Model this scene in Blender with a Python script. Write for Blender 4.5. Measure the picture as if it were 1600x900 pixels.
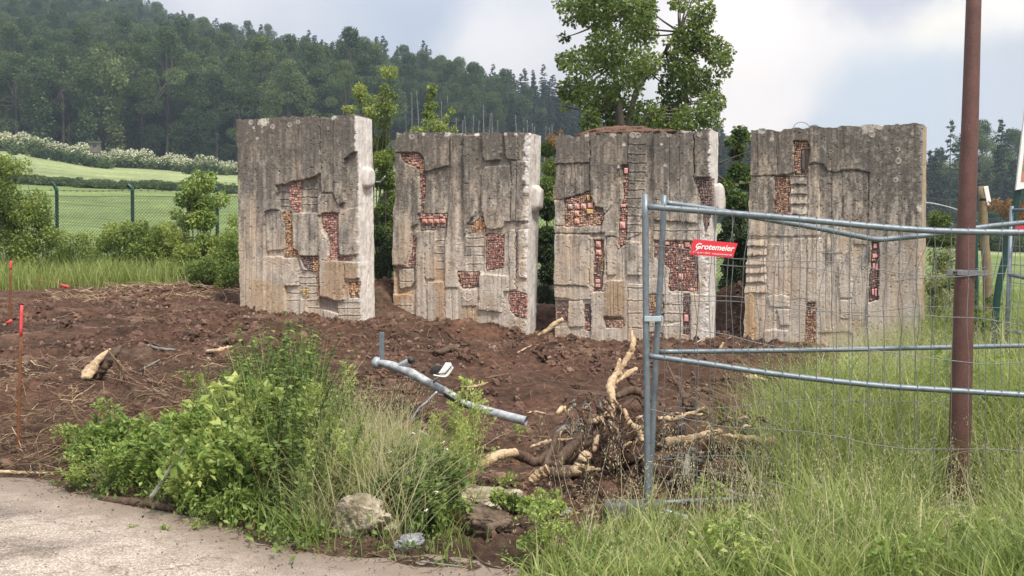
import bpy, math, random, time
import numpy as np
from mathutils import Vector, Matrix
T0 = time.time()
rng = np.random.default_rng(7)
random.seed(7)
sc = bpy.context.scene
for o in list(bpy.data.objects):
    bpy.data.objects.remove(o)
COL = sc.collection

# ------------------------------------------------------------------ camera
F = 1715.0                      # focal length in pixels of the 1600 px wide photograph
CAMZ = 1.65
PITCH = math.radians(1.5)
cam_d = bpy.data.cameras.new("camera"); cam = bpy.data.objects.new("camera", cam_d); COL.objects.link(cam)
cam.location = (0, 0, CAMZ); cam.rotation_euler = (math.radians(90) - PITCH, 0, 0)
cam_d.sensor_width = 36.0; cam_d.lens = 36.0 * F / 1600.0
cam_d.clip_start = 0.05; cam_d.clip_end = 6000
sc.camera = cam
sc.render.resolution_x = 1024; sc.render.resolution_y = 576
sc.view_settings.view_transform = 'Standard'; sc.view_settings.look = 'None'
sc.view_settings.gamma = 1.0; sc.view_settings.exposure = 0.48
try:
    sc.view_settings.use_curve_mapping = False
except Exception:
    pass
sc.cycles.use_denoising = True
sc.cycles.max_bounces = 7; sc.cycles.diffuse_bounces = 4; sc.cycles.transmission_bounces = 4
sc.cycles.volume_bounces = 0; sc.cycles.transparent_max_bounces = 8

def raydir(px, py):
    px = np.asarray(px, float); py = np.asarray(py, float)
    a = (px - 800) / F; b = (450 - py) / F
    return np.stack([a + 0 * b, math.cos(PITCH) + b * math.sin(PITCH) + 0 * a, -math.sin(PITCH) + b * math.cos(PITCH) + 0 * a], -1)
def P(px, py, Y):
    d = raydir(px, py); t = np.asarray(Y, float) / d[..., 1]
    return np.array([0, 0, CAMZ]) + d * t[..., None]
def proj(p):
    p = np.asarray(p, float) - np.array([0, 0, CAMZ])
    y = p[..., 1] * math.cos(PITCH) - p[..., 2] * math.sin(PITCH)
    z = p[..., 1] * math.sin(PITCH) + p[..., 2] * math.cos(PITCH)
    return 800 + F * p[..., 0] / y, 450 - F * z / y

# ------------------------------------------------------------------ world and sun
SUN_EL, SUN_AZ = math.radians(56), math.radians(148)    # azimuth from +Y towards +X
w = bpy.data.worlds.new("World"); sc.world = w; w.use_nodes = True
nt = w.node_tree; nt.nodes.clear()
def N(tree, typ, **kw):
    n = tree.nodes.new(typ)
    for k, v in kw.items():
        if k.startswith('i_'):
            key = k[2:]
            key = int(key) if key.isdigit() else key.replace('_', ' ')
            n.inputs[key].default_value = v
        else:
            setattr(n, k, v)
    return n
def L(tree, a, b): tree.links.new(a, b)
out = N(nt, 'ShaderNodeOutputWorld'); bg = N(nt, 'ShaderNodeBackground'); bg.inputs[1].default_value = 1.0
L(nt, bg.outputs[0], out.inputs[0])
sky = N(nt, 'ShaderNodeTexSky', sky_type='NISHITA', sun_disc=False)
sky.sun_elevation = SUN_EL; sky.sun_rotation = SUN_AZ
skys = N(nt, 'ShaderNodeVectorMath', operation='SCALE'); L(nt, sky.outputs[0], skys.inputs[0]); skys.inputs['Scale'].default_value = 0.10
tc = N(nt, 'ShaderNodeTexCoord')
nz = N(nt, 'ShaderNodeTexNoise', noise_dimensions='3D'); nz.inputs['Scale'].default_value = 7.0; nz.inputs['Detail'].default_value = 6; nz.inputs['Roughness'].default_value = 0.55
L(nt, tc.outputs['Generated'], nz.inputs['Vector'])
sub = N(nt, 'ShaderNodeVectorMath', operation='SUBTRACT'); L(nt, nz.outputs['Color'], sub.inputs[0]); sub.inputs[1].default_value = (.5, .5, .5)
scl = N(nt, 'ShaderNodeVectorMath', operation='SCALE'); L(nt, sub.outputs[0], scl.inputs[0]); scl.inputs['Scale'].default_value = 0.13
dirn = N(nt, 'ShaderNodeVectorMath', operation='ADD'); L(nt, tc.outputs['Generated'], dirn.inputs[0]); L(nt, scl.outputs[0], dirn.inputs[1])
nrm = N(nt, 'ShaderNodeVectorMath', operation='NORMALIZE'); L(nt, dirn.outputs[0], nrm.inputs[0])
big = N(nt, 'ShaderNodeTexNoise'); big.inputs['Scale'].default_value = 2.6; big.inputs['Detail'].default_value = 5
mp = N(nt, 'ShaderNodeMapping'); mp.inputs['Scale'].default_value = (1, 1, 2.6); L(nt, tc.outputs['Generated'], mp.inputs[0]); L(nt, mp.outputs[0], big.inputs['Vector'])
cr = N(nt, 'ShaderNodeValToRGB'); L(nt, big.outputs['Fac'], cr.inputs[0])
cr.color_ramp.elements[0].position = 0.36; cr.color_ramp.elements[0].color = (.54, .56, .61, 1)
cr.color_ramp.elements[1].position = 0.66; cr.color_ramp.elements[1].color = (.80, .78, .79, 1)
mix0 = N(nt, 'ShaderNodeMix', data_type='RGBA'); mix0.inputs[0].default_value = 0.85
L(nt, skys.outputs[0], mix0.inputs[6]); L(nt, cr.outputs[0], mix0.inputs[7])
cur = mix0.outputs[2]
def blob(px, py, r0, r1, colr, amt=1.0, sq=1.0):
    """soft cloud region centred on the direction of (px,py); r0/r1 inner/outer radius in degrees"""
    global cur
    d = raydir(px, py); d = d / np.linalg.norm(d)
    dv = N(nt, 'ShaderNodeVectorMath', operation='SUBTRACT'); L(nt, nrm.outputs[0], dv.inputs[0]); dv.inputs[1].default_value = tuple(d)
    ml = N(nt, 'ShaderNodeVectorMath', operation='MULTIPLY'); L(nt, dv.outputs[0], ml.inputs[0]); ml.inputs[1].default_value = (1.0, 1.0, sq)
    ln = N(nt, 'ShaderNodeVectorMath', operation='LENGTH'); L(nt, ml.outputs[0], ln.inputs[0])
    mr = N(nt, 'ShaderNodeMapRange', interpolation_type='SMOOTHSTEP'); L(nt, ln.outputs['Value'], mr.inputs[0])
    mr.inputs[1].default_value = math.radians(r0); mr.inputs[2].default_value = math.radians(r1); mr.inputs[3].default_value = amt; mr.inputs[4].default_value = 0
    mx = N(nt, 'ShaderNodeMix', data_type='RGBA'); L(nt, mr.outputs[0], mx.inputs[0]); L(nt, cur, mx.inputs[6]); mx.inputs[7].default_value = (*colr, 1)
    cur = mx.outputs[2]
blob(640, 30, 2, 9, (.47, .54, .66), .75, 1.6)
blob(470, 30, 0, 5, (.70, .71, .76), .7)
blob(330, -20, 0, 4, (.80, .80, .84), .8)
blob(790, 110, 1, 6, (.92, .88, .87), .9, 1.5)
blob(1000, 40, 1, 9, (.84, .80, .81), .85)
blob(1180, 150, 2.6, 8.0, (1.12, 1.02, .96), 1.0)
blob(1330, 90, 0.5, 5.5, (.98, .93, .90), .9, 1.6)
blob(1400, -10, 1.0, 4.0, (.60, .61, .70), .75, 1.8)
blob(1480, 55, 0.6, 3.6, (1.08, 1.01, .90), .9, 1.5)
blob(1590, 0, 0.8, 3.6, (1.08, 1.02, .93), .9, 1.3)
blob(1430, 275, 4.6, 7.4, (.68, .745, .82), .95)
blob(1590, 150, 1, 4.5, (.70, .73, .79), .8)
# overcast dome: brighter towards the zenith (CIE overcast), dimmed for the exposure in use
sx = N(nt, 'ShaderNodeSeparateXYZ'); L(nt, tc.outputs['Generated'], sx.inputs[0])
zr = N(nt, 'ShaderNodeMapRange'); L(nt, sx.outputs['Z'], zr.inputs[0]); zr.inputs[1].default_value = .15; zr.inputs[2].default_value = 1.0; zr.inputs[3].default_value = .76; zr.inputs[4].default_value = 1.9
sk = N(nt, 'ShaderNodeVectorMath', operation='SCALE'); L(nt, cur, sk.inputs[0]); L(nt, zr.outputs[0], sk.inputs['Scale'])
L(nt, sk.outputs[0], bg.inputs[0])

sd = bpy.data.lights.new("sun", 'SUN'); sd.energy = 3.6; sd.angle = math.radians(10); sd.color = (1, .91, .78)
sun = bpy.data.objects.new("sun", sd); COL.objects.link(sun)
v = Vector((math.sin(SUN_AZ) * math.cos(SUN_EL), math.cos(SUN_AZ) * math.cos(SUN_EL), math.sin(SUN_EL)))
sun.rotation_euler = v.to_track_quat('Z', 'Y').to_euler(); sun.location = (20, -10, 40)

# ------------------------------------------------------------------ numpy noise
_perm = np.random.default_rng(11).permutation(4096)
_val = np.random.default_rng(12).random(4096)
def _h(ix, iy): return _val[_perm[(_perm[ix & 4095] + iy) & 4095]]
def vnoise(x, y):
    x = np.asarray(x, float); y = np.asarray(y, float)
    ix = np.floor(x).astype(np.int64); iy = np.floor(y).astype(np.int64)
    fx = x - ix; fy = y - iy; fx = fx * fx * fx * (fx * (fx * 6 - 15) + 10); fy = fy * fy * fy * (fy * (fy * 6 - 15) + 10)
    a = _h(ix, iy); b = _h(ix + 1, iy); c = _h(ix, iy + 1); d = _h(ix + 1, iy + 1)
    return (a + (b - a) * fx) * (1 - fy) + (c + (d - c) * fx) * fy
def fbm(x, y, o=4, g=.5):
    s = 0; a = 1; t = 0
    for i in range(o):
        s = s + a * vnoise(x * 2 ** i + 17.3 * i, y * 2 ** i + 9.1 * i); t += a; a *= g
    return s / t
def sstep(a, b, x):
    t = np.clip((x - a) / (b - a), 0, 1); return t * t * (3 - 2 * t)

# ------------------------------------------------------------------ terrain
CPX = np.array([-300, 0, 200, 400, 600, 800, 1000, 1200, 1400, 1600, 1900], float)
TY = np.array([3, 5, 6.5, 8, 10, 12, 14, 16.5, 20, 24, 40, 60, 100, 140, 170, 190, 230, 300, 380, 450, 600, 1300], float)
TZ = np.array([
 [0]*11, [0]*11,
 [0, 0, 0, .02, .03, -.01, -.05, -.06, -.06, -.06, -.06],
 [0, 0, .06, .2, .14, -.01, -.06, -.06, -.06, -.05, -.05],
 [.2, .25, .3, .35, .26, .12, .06, .05, .05, .05, .05],
 [.42, .45, .5, .52, .45, .36, .28, .25, .22, .2, .2],
 [.6, .62, .66, .68, .58, .47, .40, .40, .38, .4, .4],
 [.8, .82, .85, .83, .7, .57, .55, .60, .55, .5, .5],
 [1.05, 1.05, 1.1, 1.1, 1.0, .9, .9, .9, .85, .65, .6],
 [1.25, 1.25, 1.25, 1.3, 1.3, 1.2, 1.1, 1.1, 1, .75, .7],
 [2.0, 2.0, 1.9, 1.9, 1.9, 1.8, 1.6, 1.5, 1.3, 1.1, 1.0],
 [3.9, 3.8, 3.4, 3.2, 3, 3, 2.8, 2.4, 1.9, 1.5, 1.3],
 [8.8, 8.5, 7.9, 7.4, 7, 6.5, 5, 4, 3, 2.4, 2],
 [14.5, 14, 12.2, 11.2, 11, 9.5, 7, 5, 3.6, 3, 2.5],
 [19, 18.5, 15.8, 14.5, 15, 14, 9, 6, 4.0, 3.5, 3],
 [21.5, 21, 18.5, 17.5, 18.5, 17, 10, 6.5, 4.4, 3.9, 3.4],
 [33, 32, 29, 27, 28, 25, 16, 9, 7, 6, 5],
 [55, 54, 50, 46, 44, 37, 26, 17, 13, 12, 11],
 [80, 78, 73, 65, 55, 41, 28, 16, 15, 16, 17],
 [97, 95, 89, 77, 63, 46, 30, 16, 15, 17, 18],
 [90, 88, 82, 70, 56, 40, 25, 14, 14, 15, 16],
 [60, 60, 55, 50, 45, 35, 25, 18, 14, 12, 12]], float)
RX = np.array([-60, -20, -6, -3.73, -3.12, -2.28, -1.8, -1.24, -.82, -.33, .3, 3, 10, 60])
RY = np.array([24, 12.5, 8.8, 8.0, 7.65, 7.1, 6.6, 6.08, 5.88, 5.7, 5.3, 4.9, 4.5, 2.0])
def road_edge(X): return np.interp(X, RX, RY)
def base_z(X, Y):
    X = np.asarray(X, float); Y = np.asarray(Y, float)
    Yc = np.clip(Y, 3, 1299.9)
    az = np.clip(800 + X / Yc * F, -299.9, 1899.9)
    ci = np.clip(np.searchsorted(CPX, az) - 1, 0, len(CPX) - 2); cf = (az - CPX[ci]) / (CPX[ci + 1] - CPX[ci]); cf = cf * cf * (3 - 2 * cf)
    ri = np.clip(np.searchsorted(TY, Yc) - 1, 0, len(TY) - 2); rf = (Yc - TY[ri]) / (TY[ri + 1] - TY[ri])
    z = (TZ[ri, ci] * (1 - cf) + TZ[ri, ci + 1] * cf) * (1 - rf) + (TZ[ri + 1, ci] * (1 - cf) + TZ[ri + 1, ci + 1] * cf) * rf
    return z
BUMPS = []    # (x, y, rx, ry, h) soil heaps
def soil_mask(X, Y):
    n = fbm(X * .9 + 5, Y * .9, 3) - .5
    az = 800 + X / np.maximum(Y, 1) * F
    right = np.interp(Y, [7, 8, 9.5, 12, 16, 20], [1150, 1210, 1275, 1450, 1460, 1460])
    m = sstep(0, .35, Y - road_edge(X) + n * .6) * (1 - sstep(20.6, 21.8, Y + n * 2.5)) * (1 - sstep(-40, 60, az - right + n * 120))
    return m
def ground_z(X, Y):
    X = np.asarray(X, float); Y = np.asarray(Y, float)
    z = base_z(X, Y)
    for (bx, by, rx, ry, h) in BUMPS:
        z = z + h * np.exp(-(((X - bx) / rx) ** 2 + ((Y - by) / ry) ** 2))
    near = (1 - sstep(24, 40, Y)) * sstep(-.1, .6, Y - road_edge(X))
    m = soil_mask(X, Y)
    a = fbm(X * 1.1, Y * 1.1, 3) - .5
    b = fbm(X * 4.3 + 31, Y * 4.3, 3) - .5
    c = fbm(X * 14 + 7, Y * 14, 3) - .5
    rid = np.abs(fbm(X * 6.5 + 3, Y * 5.5, 2) - .5)
    z = z + near * (a * .16 * (.25 + .75 * m) * sstep(6, 10, Y) + m * (1 - .72 * sstep(.50, .62, fbm(X * .45 + 3, Y * .9 + 1, 3))) * (b * .16 + c * .085 - rid * .10 + (np.abs(fbm(X * 11, Y * 9 + 5, 2) - .5)) * -.05))
    e = Y - road_edge(X) + (fbm(X * 2.2, Y * 2.2, 3) - .5) * .5
    z = z - .05 * (1 - sstep(-.12, .25, e)) * (1 - sstep(26, 30, Y))
    far = sstep(150, 260, Y)
    z = z + far * (fbm(X * .012, Y * .012, 3) - .5) * 9
    return z
_GY = np.exp(np.linspace(math.log(4), math.log(500), 2600))
def G(px, py):
    """first point where the ray through (px,py) meets the ground"""
    p = P(px, py, _GY); g = ground_z(p[:, 0], p[:, 1]); k = np.argmax(p[:, 2] < g)
    return p[k].copy()
def on(x, y, dz=0.0): return np.array([x, y, float(ground_z(x, y)) + dz])

# ------------------------------------------------------------------ geometry containers: (verts, tris, rnd, mat)
class Geo:
    __slots__ = ('v', 'f', 'r', 'm')
    def __init__(s, v, f, r=None, m=None):
        s.v = np.asarray(v, float).reshape(-1, 3); s.f = np.asarray(f, np.int64).reshape(-1, 3)
        s.r = np.full(len(s.v), .5) if r is None else np.broadcast_to(np.asarray(r, float), (len(s.v),)).copy()
        s.m = np.zeros(len(s.f), int) if m is None else np.broadcast_to(np.asarray(m, int), (len(s.f),)).copy()
    def moved(s, off): return Geo(s.v + np.asarray(off), s.f, s.r, s.m)
def merge(gs):
    gs = [g for g in gs if g is not None and len(g.v)]
    off = np.cumsum([0] + [len(g.v) for g in gs[:-1]])
    return Geo(np.concatenate([g.v for g in gs]), np.concatenate([g.f + o for g, o in zip(gs, off)]),
               np.concatenate([g.r for g in gs]), np.concatenate([g.m for g in gs]))
def unit(a): return a / np.maximum(np.linalg.norm(a, axis=-1, keepdims=True), 1e-9)
def inst(g, pos, R, s, r=None):
    """n copies of g: pos (n,3), R (n,3,3), s (n,) or (n,3); r (n,) replaces / shifts the random value"""
    n = len(pos); s = np.asarray(s, float)
    if s.ndim == 1: s = np.repeat(s[:, None], 3, 1)
    v = np.einsum('nij,nkj->nki', R, g.v[None] * s[:, None, :]) + pos[:, None, :]
    f = g.f[None] + (np.arange(n) * len(g.v))[:, None, None]
    rr = np.tile(g.r, (n, 1)) if r is None else np.clip(g.r[None] - .5 + np.asarray(r)[:, None], 0, 1)
    return Geo(v.reshape(-1, 3), f.reshape(-1, 3), rr.reshape(-1), np.tile(g.m, n))
def rotz(a):
    a = np.asarray(a, float); c, s = np.cos(a), np.sin(a); o = np.zeros_like(a); i = np.ones_like(a)
    return np.stack([np.stack([c, -s, o], -1), np.stack([s, c, o], -1), np.stack([o, o, i], -1)], -2)
def randrot(n):
    q = unit(rng.normal(size=(n, 4))); a, b, c, d = q.T
    return np.stack([np.stack([1-2*(c*c+d*d), 2*(b*c-a*d), 2*(b*d+a*c)], -1), np.stack([2*(b*c+a*d), 1-2*(b*b+d*d), 2*(c*d-a*b)], -1), np.stack([2*(b*d-a*c), 2*(c*d+a*b), 1-2*(b*b+c*c)], -1)], -2)
def basis(y, nrm_):
    """rotation whose local +Y is y and local +Z near nrm_"""
    y = unit(y); x = unit(np.cross(y, nrm_)); z = np.cross(x, y)
    return np.stack([x, y, z], -1)
def smooth_path(pts, k=5):
    pts = np.asarray(pts, float)
    if len(pts) < 3: return np.stack([pts[0] + (pts[-1] - pts[0]) * t for t in np.linspace(0, 1, k + 1)])
    q = np.vstack([2 * pts[0] - pts[1], pts, 2 * pts[-1] - pts[-2]]); o = []
    for i in range(1, len(q) - 2):
        for t in np.linspace(0, 1, k, endpoint=False):
            a, b, c, d = q[i - 1], q[i], q[i + 1], q[i + 2]
            o.append(.5 * ((2 * b) + (-a + c) * t + (2 * a - 5 * b + 4 * c - d) * t * t + (-a + 3 * b - 3 * c + d) * t ** 3))
    o.append(pts[-1]); return np.array(o)
def tube(pts, rad, n=6, caps=True, r=.5, m=0, lump=0.0, flat=1.0):
    pts = np.asarray(pts, float); k = len(pts); rad = np.interp(np.linspace(0, 1, k), np.linspace(0, 1, np.size(rad)), np.atleast_1d(rad)) if np.size(rad) > 1 else np.full(k, float(np.ravel(rad)[0]))
    t = unit(np.gradient(pts, axis=0)); up = np.array([0, 0, 1.]) if abs(t[0, 2]) < .9 else np.array([1., 0, 0])
    x = unit(np.cross(t, up)); y = np.cross(t, x)
    a = np.arange(n) / n * 2 * math.pi
    rr = rad[:, None] * (1 + (lump * rng.uniform(-1, 1, (k, n)) if lump else 0))
    v = pts[:, None] + rr[..., None] * (np.cos(a)[None, :, None] * x[:, None] + flat * np.sin(a)[None, :, None] * y[:, None])
    v = v.reshape(-1, 3); i = np.arange(k - 1)[:, None] * n; j = np.arange(n)[None]; j2 = (j + 1) % n
    q = np.stack([i + j, i + j2, i + n + j2, i + n + j], -1).reshape(-1, 4)
    f = np.concatenate([q[:, [0, 1, 2]], q[:, [0, 2, 3]]])
    if caps:
        v = np.vstack([v, pts[0], pts[-1]]); c0, c1 = k * n, k * n + 1
        jj = np.arange(n); f = np.concatenate([f, np.stack([np.full(n, c0), (jj + 1) % n, jj], -1), np.stack([np.full(n, c1), (k - 1) * n + jj, (k - 1) * n + (jj + 1) % n], -1)])
    return Geo(v, f, r, m)
def box(c, sx, sy, sz, R=None, m=0, r=.5, bev=0.0):
    h = np.array([sx, sy, sz]) / 2; b = min(bev, h.min() * .8)
    if b <= 0:
        v = np.array([[i, j, k] for i in (-1, 1) for j in (-1, 1) for k in (-1, 1)]) * h
        q = [[0, 1, 3, 2], [4, 6, 7, 5], [0, 4, 5, 1], [2, 3, 7, 6], [0, 2, 6, 4], [1, 5, 7, 3]]
        f = [[a[0], a[1], a[2]] for a in q] + [[a[0], a[2], a[3]] for a in q]
    else:
        import bmesh
        bm = bmesh.new(); bmesh.ops.create_cube(bm, size=1); bmesh.ops.scale(bm, vec=(sx, sy, sz), verts=bm.verts)
        bmesh.ops.bevel(bm, geom=bm.edges[:], offset=b, segments=2, affect='EDGES', profile=.6); bmesh.ops.triangulate(bm, faces=bm.faces)
        bm.verts.index_update(); v = np.array([p.co[:] for p in bm.verts]); f = [[p.index for p in q.verts] for q in bm.faces]; bm.free()
    v = np.asarray(v)
    if R is not None: v = v @ np.asarray(R).T
    return Geo(v + np.asarray(c), f, r, m)
def ico(sub=1):
    import bmesh
    bm = bmesh.new(); bmesh.ops.create_icosphere(bm, subdivisions=sub, radius=1.0)
    g = Geo([p.co[:] for p in bm.verts], [[p.index for p in q.verts] for q in bm.faces]); bm.free(); return g

def mesh_from(name, v, faces_batches, mats, rnd=None, col=None, midx=None, smooth=False):
    me = bpy.data.meshes.new(name); v = np.asarray(v, np.float32)
    me.vertices.add(len(v)); me.vertices.foreach_set('co', v.ravel())
    nl = sum(b.size for b in faces_batches); npoly = sum(len(b) for b in faces_batches)
    me.loops.add(nl); me.polygons.add(npoly)
    me.loops.foreach_set('vertex_index', np.concatenate([b.ravel() for b in faces_batches]).astype(np.int32))
    tot = np.concatenate([np.full(len(b), b.shape[1]) for b in faces_batches]); st = np.concatenate([[0], np.cumsum(tot)[:-1]])
    me.polygons.foreach_set('loop_start', st.astype(np.int32))
    for m in mats: me.materials.append(m)
    if midx is not None: me.polygons.foreach_set('material_index', np.asarray(midx, np.int32))
    me.polygons.foreach_set('use_smooth', np.full(npoly, smooth))
    if rnd is not None:
        a = me.attributes.new('rnd', 'FLOAT', 'POINT'); a.data.foreach_set('value', np.asarray(rnd, np.float32))
    if col is not None:
        a = me.attributes.new('col', 'FLOAT_COLOR', 'POINT'); c4 = np.ones((len(v), 4), np.float32); c4[:, :3] = col; a.data.foreach_set('color', c4.ravel())
    me.update(calc_edges=True); return me
def link(name, me, parent=None, loc=None):
    o = bpy.data.objects.new(name, me); COL.objects.link(o)
    if parent is not None: o.parent = parent
    if loc is not None: o.location = tuple(float(c) for c in loc)
    return o
def build(name, g, mats, parent=None, origin=None, smooth=False, col=None):
    """one mesh object from a Geo in world coordinates. parent: a thing whose 'org' is subtracted"""
    if not isinstance(mats, (list, tuple)): mats = [mats]
    if parent is not None:
        org = np.array(parent.get('_org', (0, 0, 0))); me = mesh_from(name, g.v - org, [g.f], mats, g.r, col, g.m, smooth)
        o = link(name, me, parent); o['_org'] = tuple(org)
        return o
    org = np.zeros(3) if origin is None else np.asarray(origin, float)
    o = link(name, mesh_from(name, g.v - org, [g.f], mats, g.r, col, g.m, smooth), None, org); o['_org'] = tuple(float(c) for c in org)
    return o
def tag(o, label=None, cat=None, group=None, kind=None):
    if label: o['label'] = label
    if cat: o['category'] = cat
    if group: o['group'] = group
    if kind: o['kind'] = kind
    return o
def thing(name, label, cat, loc, group=None):
    o = bpy.data.objects.new(name, None); COL.objects.link(o); o.location = tuple(float(c) for c in loc); o['_org'] = tuple(float(c) for c in loc)
    o.empty_display_size = .2
    return tag(o, label, cat, group)
def copy_tree(o, loc, rz=0, s=1.0, label=None, group=None):
    c = o.copy(); COL.objects.link(c); c.location = tuple(float(q) for q in loc); c.rotation_euler = (0, 0, rz); c.scale = (s, s, s) if np.isscalar(s) else s
    if label: c['label'] = label
    if group: c['group'] = group
    for ch in o.children:
        d = ch.copy(); COL.objects.link(d); d.parent = c
    return c

# ------------------------------------------------------------------ materials
def newmat(name):
    m = bpy.data.materials.new(name); m.use_nodes = True; t = m.node_tree; t.nodes.clear()
    o = N(t, 'ShaderNodeOutputMaterial'); p = N(t, 'ShaderNodeBsdfPrincipled'); L(t, p.outputs[0], o.inputs[0]); return m, t, p, o
def attr(t, name): return N(t, 'ShaderNodeAttribute', attribute_name=name, attribute_type='GEOMETRY')
def noise(t, scale, detail=4, rough=.55, vec=None, dist=0):
    n = N(t, 'ShaderNodeTexNoise'); n.inputs['Scale'].default_value = scale; n.inputs['Detail'].default_value = detail; n.inputs['Roughness'].default_value = rough; n.inputs['Distortion'].default_value = dist
    if vec is not None: L(t, vec, n.inputs['Vector'])
    return n
def ramp(t, fac, stops):
    r = N(t, 'ShaderNodeValToRGB'); L(t, fac, r.inputs[0]); e = r.color_ramp.elements
    while len(e) < len(stops): e.new(.5)
    for i, (p, c) in enumerate(stops): e[i].position = p; e[i].color = (*c, 1) if len(c) == 3 else c
    return r
def mixc(t, a, b, fac, mode='MIX'):
    m = N(t, 'ShaderNodeMix', data_type='RGBA', blend_type=mode)
    for s, i in ((a, 6), (b, 7), (fac, 0)):
        if hasattr(s, 'links'): L(t, s, m.inputs[i])
        else: m.inputs[i].default_value = (*s, 1) if i > 0 else s
    return m.outputs[2]
def bump(t, p, h, dist, strength=1.0):
    b = N(t, 'ShaderNodeBump'); b.inputs['Distance'].default_value = dist; b.inputs['Strength'].default_value = strength; L(t, h, b.inputs['Height']); L(t, b.outputs[0], p.inputs['Normal'])
def tcoord(t, what='Object'): return N(t, 'ShaderNodeTexCoord').outputs[what]
def leafmat(name, stops, rough=.55, trans=.3, objvar=0.0):
    m, t, p, o = newmat(name); a = attr(t, 'rnd'); f = a.outputs['Fac']
    if objvar:
        oi = N(t, 'ShaderNodeObjectInfo'); mm = N(t, 'ShaderNodeMath', operation='MULTIPLY_ADD'); L(t, oi.outputs['Random'], mm.inputs[0]); mm.inputs[1].default_value = objvar; mm.inputs[2].default_value = -objvar / 2
        ad = N(t, 'ShaderNodeMath', operation='ADD'); L(t, f, ad.inputs[0]); L(t, mm.outputs[0], ad.inputs[1]); f = ad.outputs[0]
    r = ramp(t, f, stops); L(t, r.outputs[0], p.inputs['Base Color']); p.inputs['Roughness'].default_value = rough; p.inputs['Specular IOR Level'].default_value = .3
    tr = N(t, 'ShaderNodeBsdfTranslucent'); hs = N(t, 'ShaderNodeHueSaturation'); hs.inputs['Value'].default_value = 1.5; hs.inputs['Hue'].default_value = .485; L(t, r.outputs[0], hs.inputs['Color']); L(t, hs.outputs[0], tr.inputs[0])
    mx = N(t, 'ShaderNodeMixShader'); mx.inputs[0].default_value = trans; L(t, p.outputs[0], mx.inputs[1]); L(t, tr.outputs[0], mx.inputs[2]); L(t, mx.outputs[0], o.inputs[0]); return m
def plain(name, c, rough=.6, metal=0, nscale=20, namt=.25, bdist=.002, bscale=60, c2=None):
    m, t, p, o = newmat(name); v = tcoord(t); n = noise(t, nscale, 5, .6, v)
    c2 = c2 or tuple(x * (1 - namt) for x in c)
    r = ramp(t, n.outputs['Fac'], [(.35, c2), (.65, c)]); L(t, r.outputs[0], p.inputs['Base Color']); p.inputs['Roughness'].default_value = rough; p.inputs['Metallic'].default_value = metal
    n2 = noise(t, bscale, 4, .6, v); bump(t, p, n2.outputs['Fac'], bdist); return m
M = {}
# green of different plants
M['beech'] = leafmat('beech_leaves', [(0, (.020, .046, .016)), (.5, (.066, .115, .036)), (1, (.160, .200, .062))], .6, .25, .55)
M['conifer'] = leafmat('conifer_needles', [(0, (.014, .030, .020)), (.5, (.040, .070, .040)), (1, (.095, .125, .062))], .65, .12, .65)
M['shrub'] = leafmat('shrub_leaves', [(0, (.045, .085, .020)), (.5, (.125, .190, .042)), (1, (.34, .40, .10))], .5, .35, .25)
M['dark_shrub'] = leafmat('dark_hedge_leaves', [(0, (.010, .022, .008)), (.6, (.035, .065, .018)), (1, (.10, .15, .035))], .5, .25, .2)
M['hedge'] = leafmat('hedge_strip_leaves', [(0, (.05, .085, .03)), (.5, (.10, .15, .05)), (1, (.20, .25, .09))], .6, .25, .1)
M['blossom'] = leafmat('elder_leaves_and_blossom', [(0, (.05, .09, .025)), (.62, (.15, .21, .07)), (.72, (.50, .52, .36)), (1, (.72, .70, .55))], .6, .25, .1)
M['tree'] = leafmat('maple_leaves', [(0, (.040, .075, .018)), (.5, (.105, .160, .038)), (1, (.25, .31, .085))], .5, .42)
M['weed'] = leafmat('weed_leaves', [(0, (.030, .065, .016)), (.5, (.110, .175, .042)), (1, (.32, .41, .11))], .5, .35)
M['bright'] = leafmat('bright_leaves', [(0, (.06, .11, .022)), (.5, (.19, .28, .062)), (1, (.46, .52, .17))], .45, .35)
M['grass'] = leafmat('grass_blades', [(0, (.08, .125, .03)), (.45, (.21, .285, .075)), (.8, (.38, .43, .16)), (1, (.60, .54, .33))], .5, .45)
M['dry'] = leafmat('pale_grass', [(0, (.16, .20, .07)), (.5, (.34, .35, .17)), (1, (.60, .54, .36))], .6, .35)
M['brown_leaf'] = leafmat('withered_leaves', [(0, (.09, .045, .018)), (.5, (.24, .13, .05)), (1, (.38, .24, .09))], .7, .25)
M['flower'] = plain('white_petals', (.85, .85, .78), .6)
# bark, soil, wood
def bark(name, c1, c2, sc_=12):
    m, t, p, o = newmat(name); v = tcoord(t); mp_ = N(t, 'ShaderNodeMapping'); mp_.inputs['Scale'].default_value = (1, 1, .3); L(t, v, mp_.inputs[0])
    n = noise(t, sc_, 6, .65, mp_.outputs[0]); r = ramp(t, n.outputs['Fac'], [(.3, c1), (.7, c2)]); L(t, r.outputs[0], p.inputs['Base Color']); p.inputs['Roughness'].default_value = .85
    bump(t, p, n.outputs['Fac'], .02); return m
M['bark'] = bark('grey_bark', (.035, .030, .025), (.10, .085, .07))
M['deadbark'] = bark('bleached_bark', (.12, .115, .11), (.27, .26, .24), 3)
M['root_bark'] = bark('root_bark', (.05, .030, .020), (.15, .095, .060), 25)
M['twig'] = leafmat('twig_colours', [(0, (.030, .018, .012)), (.45, (.12, .075, .045)), (.8, (.34, .24, .15)), (1, (.60, .47, .31))], .8, 0.0)
M['lichen_twig'] = bark('lichened_twig', (.12, .13, .10), (.36, .38, .30), 40)
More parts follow.
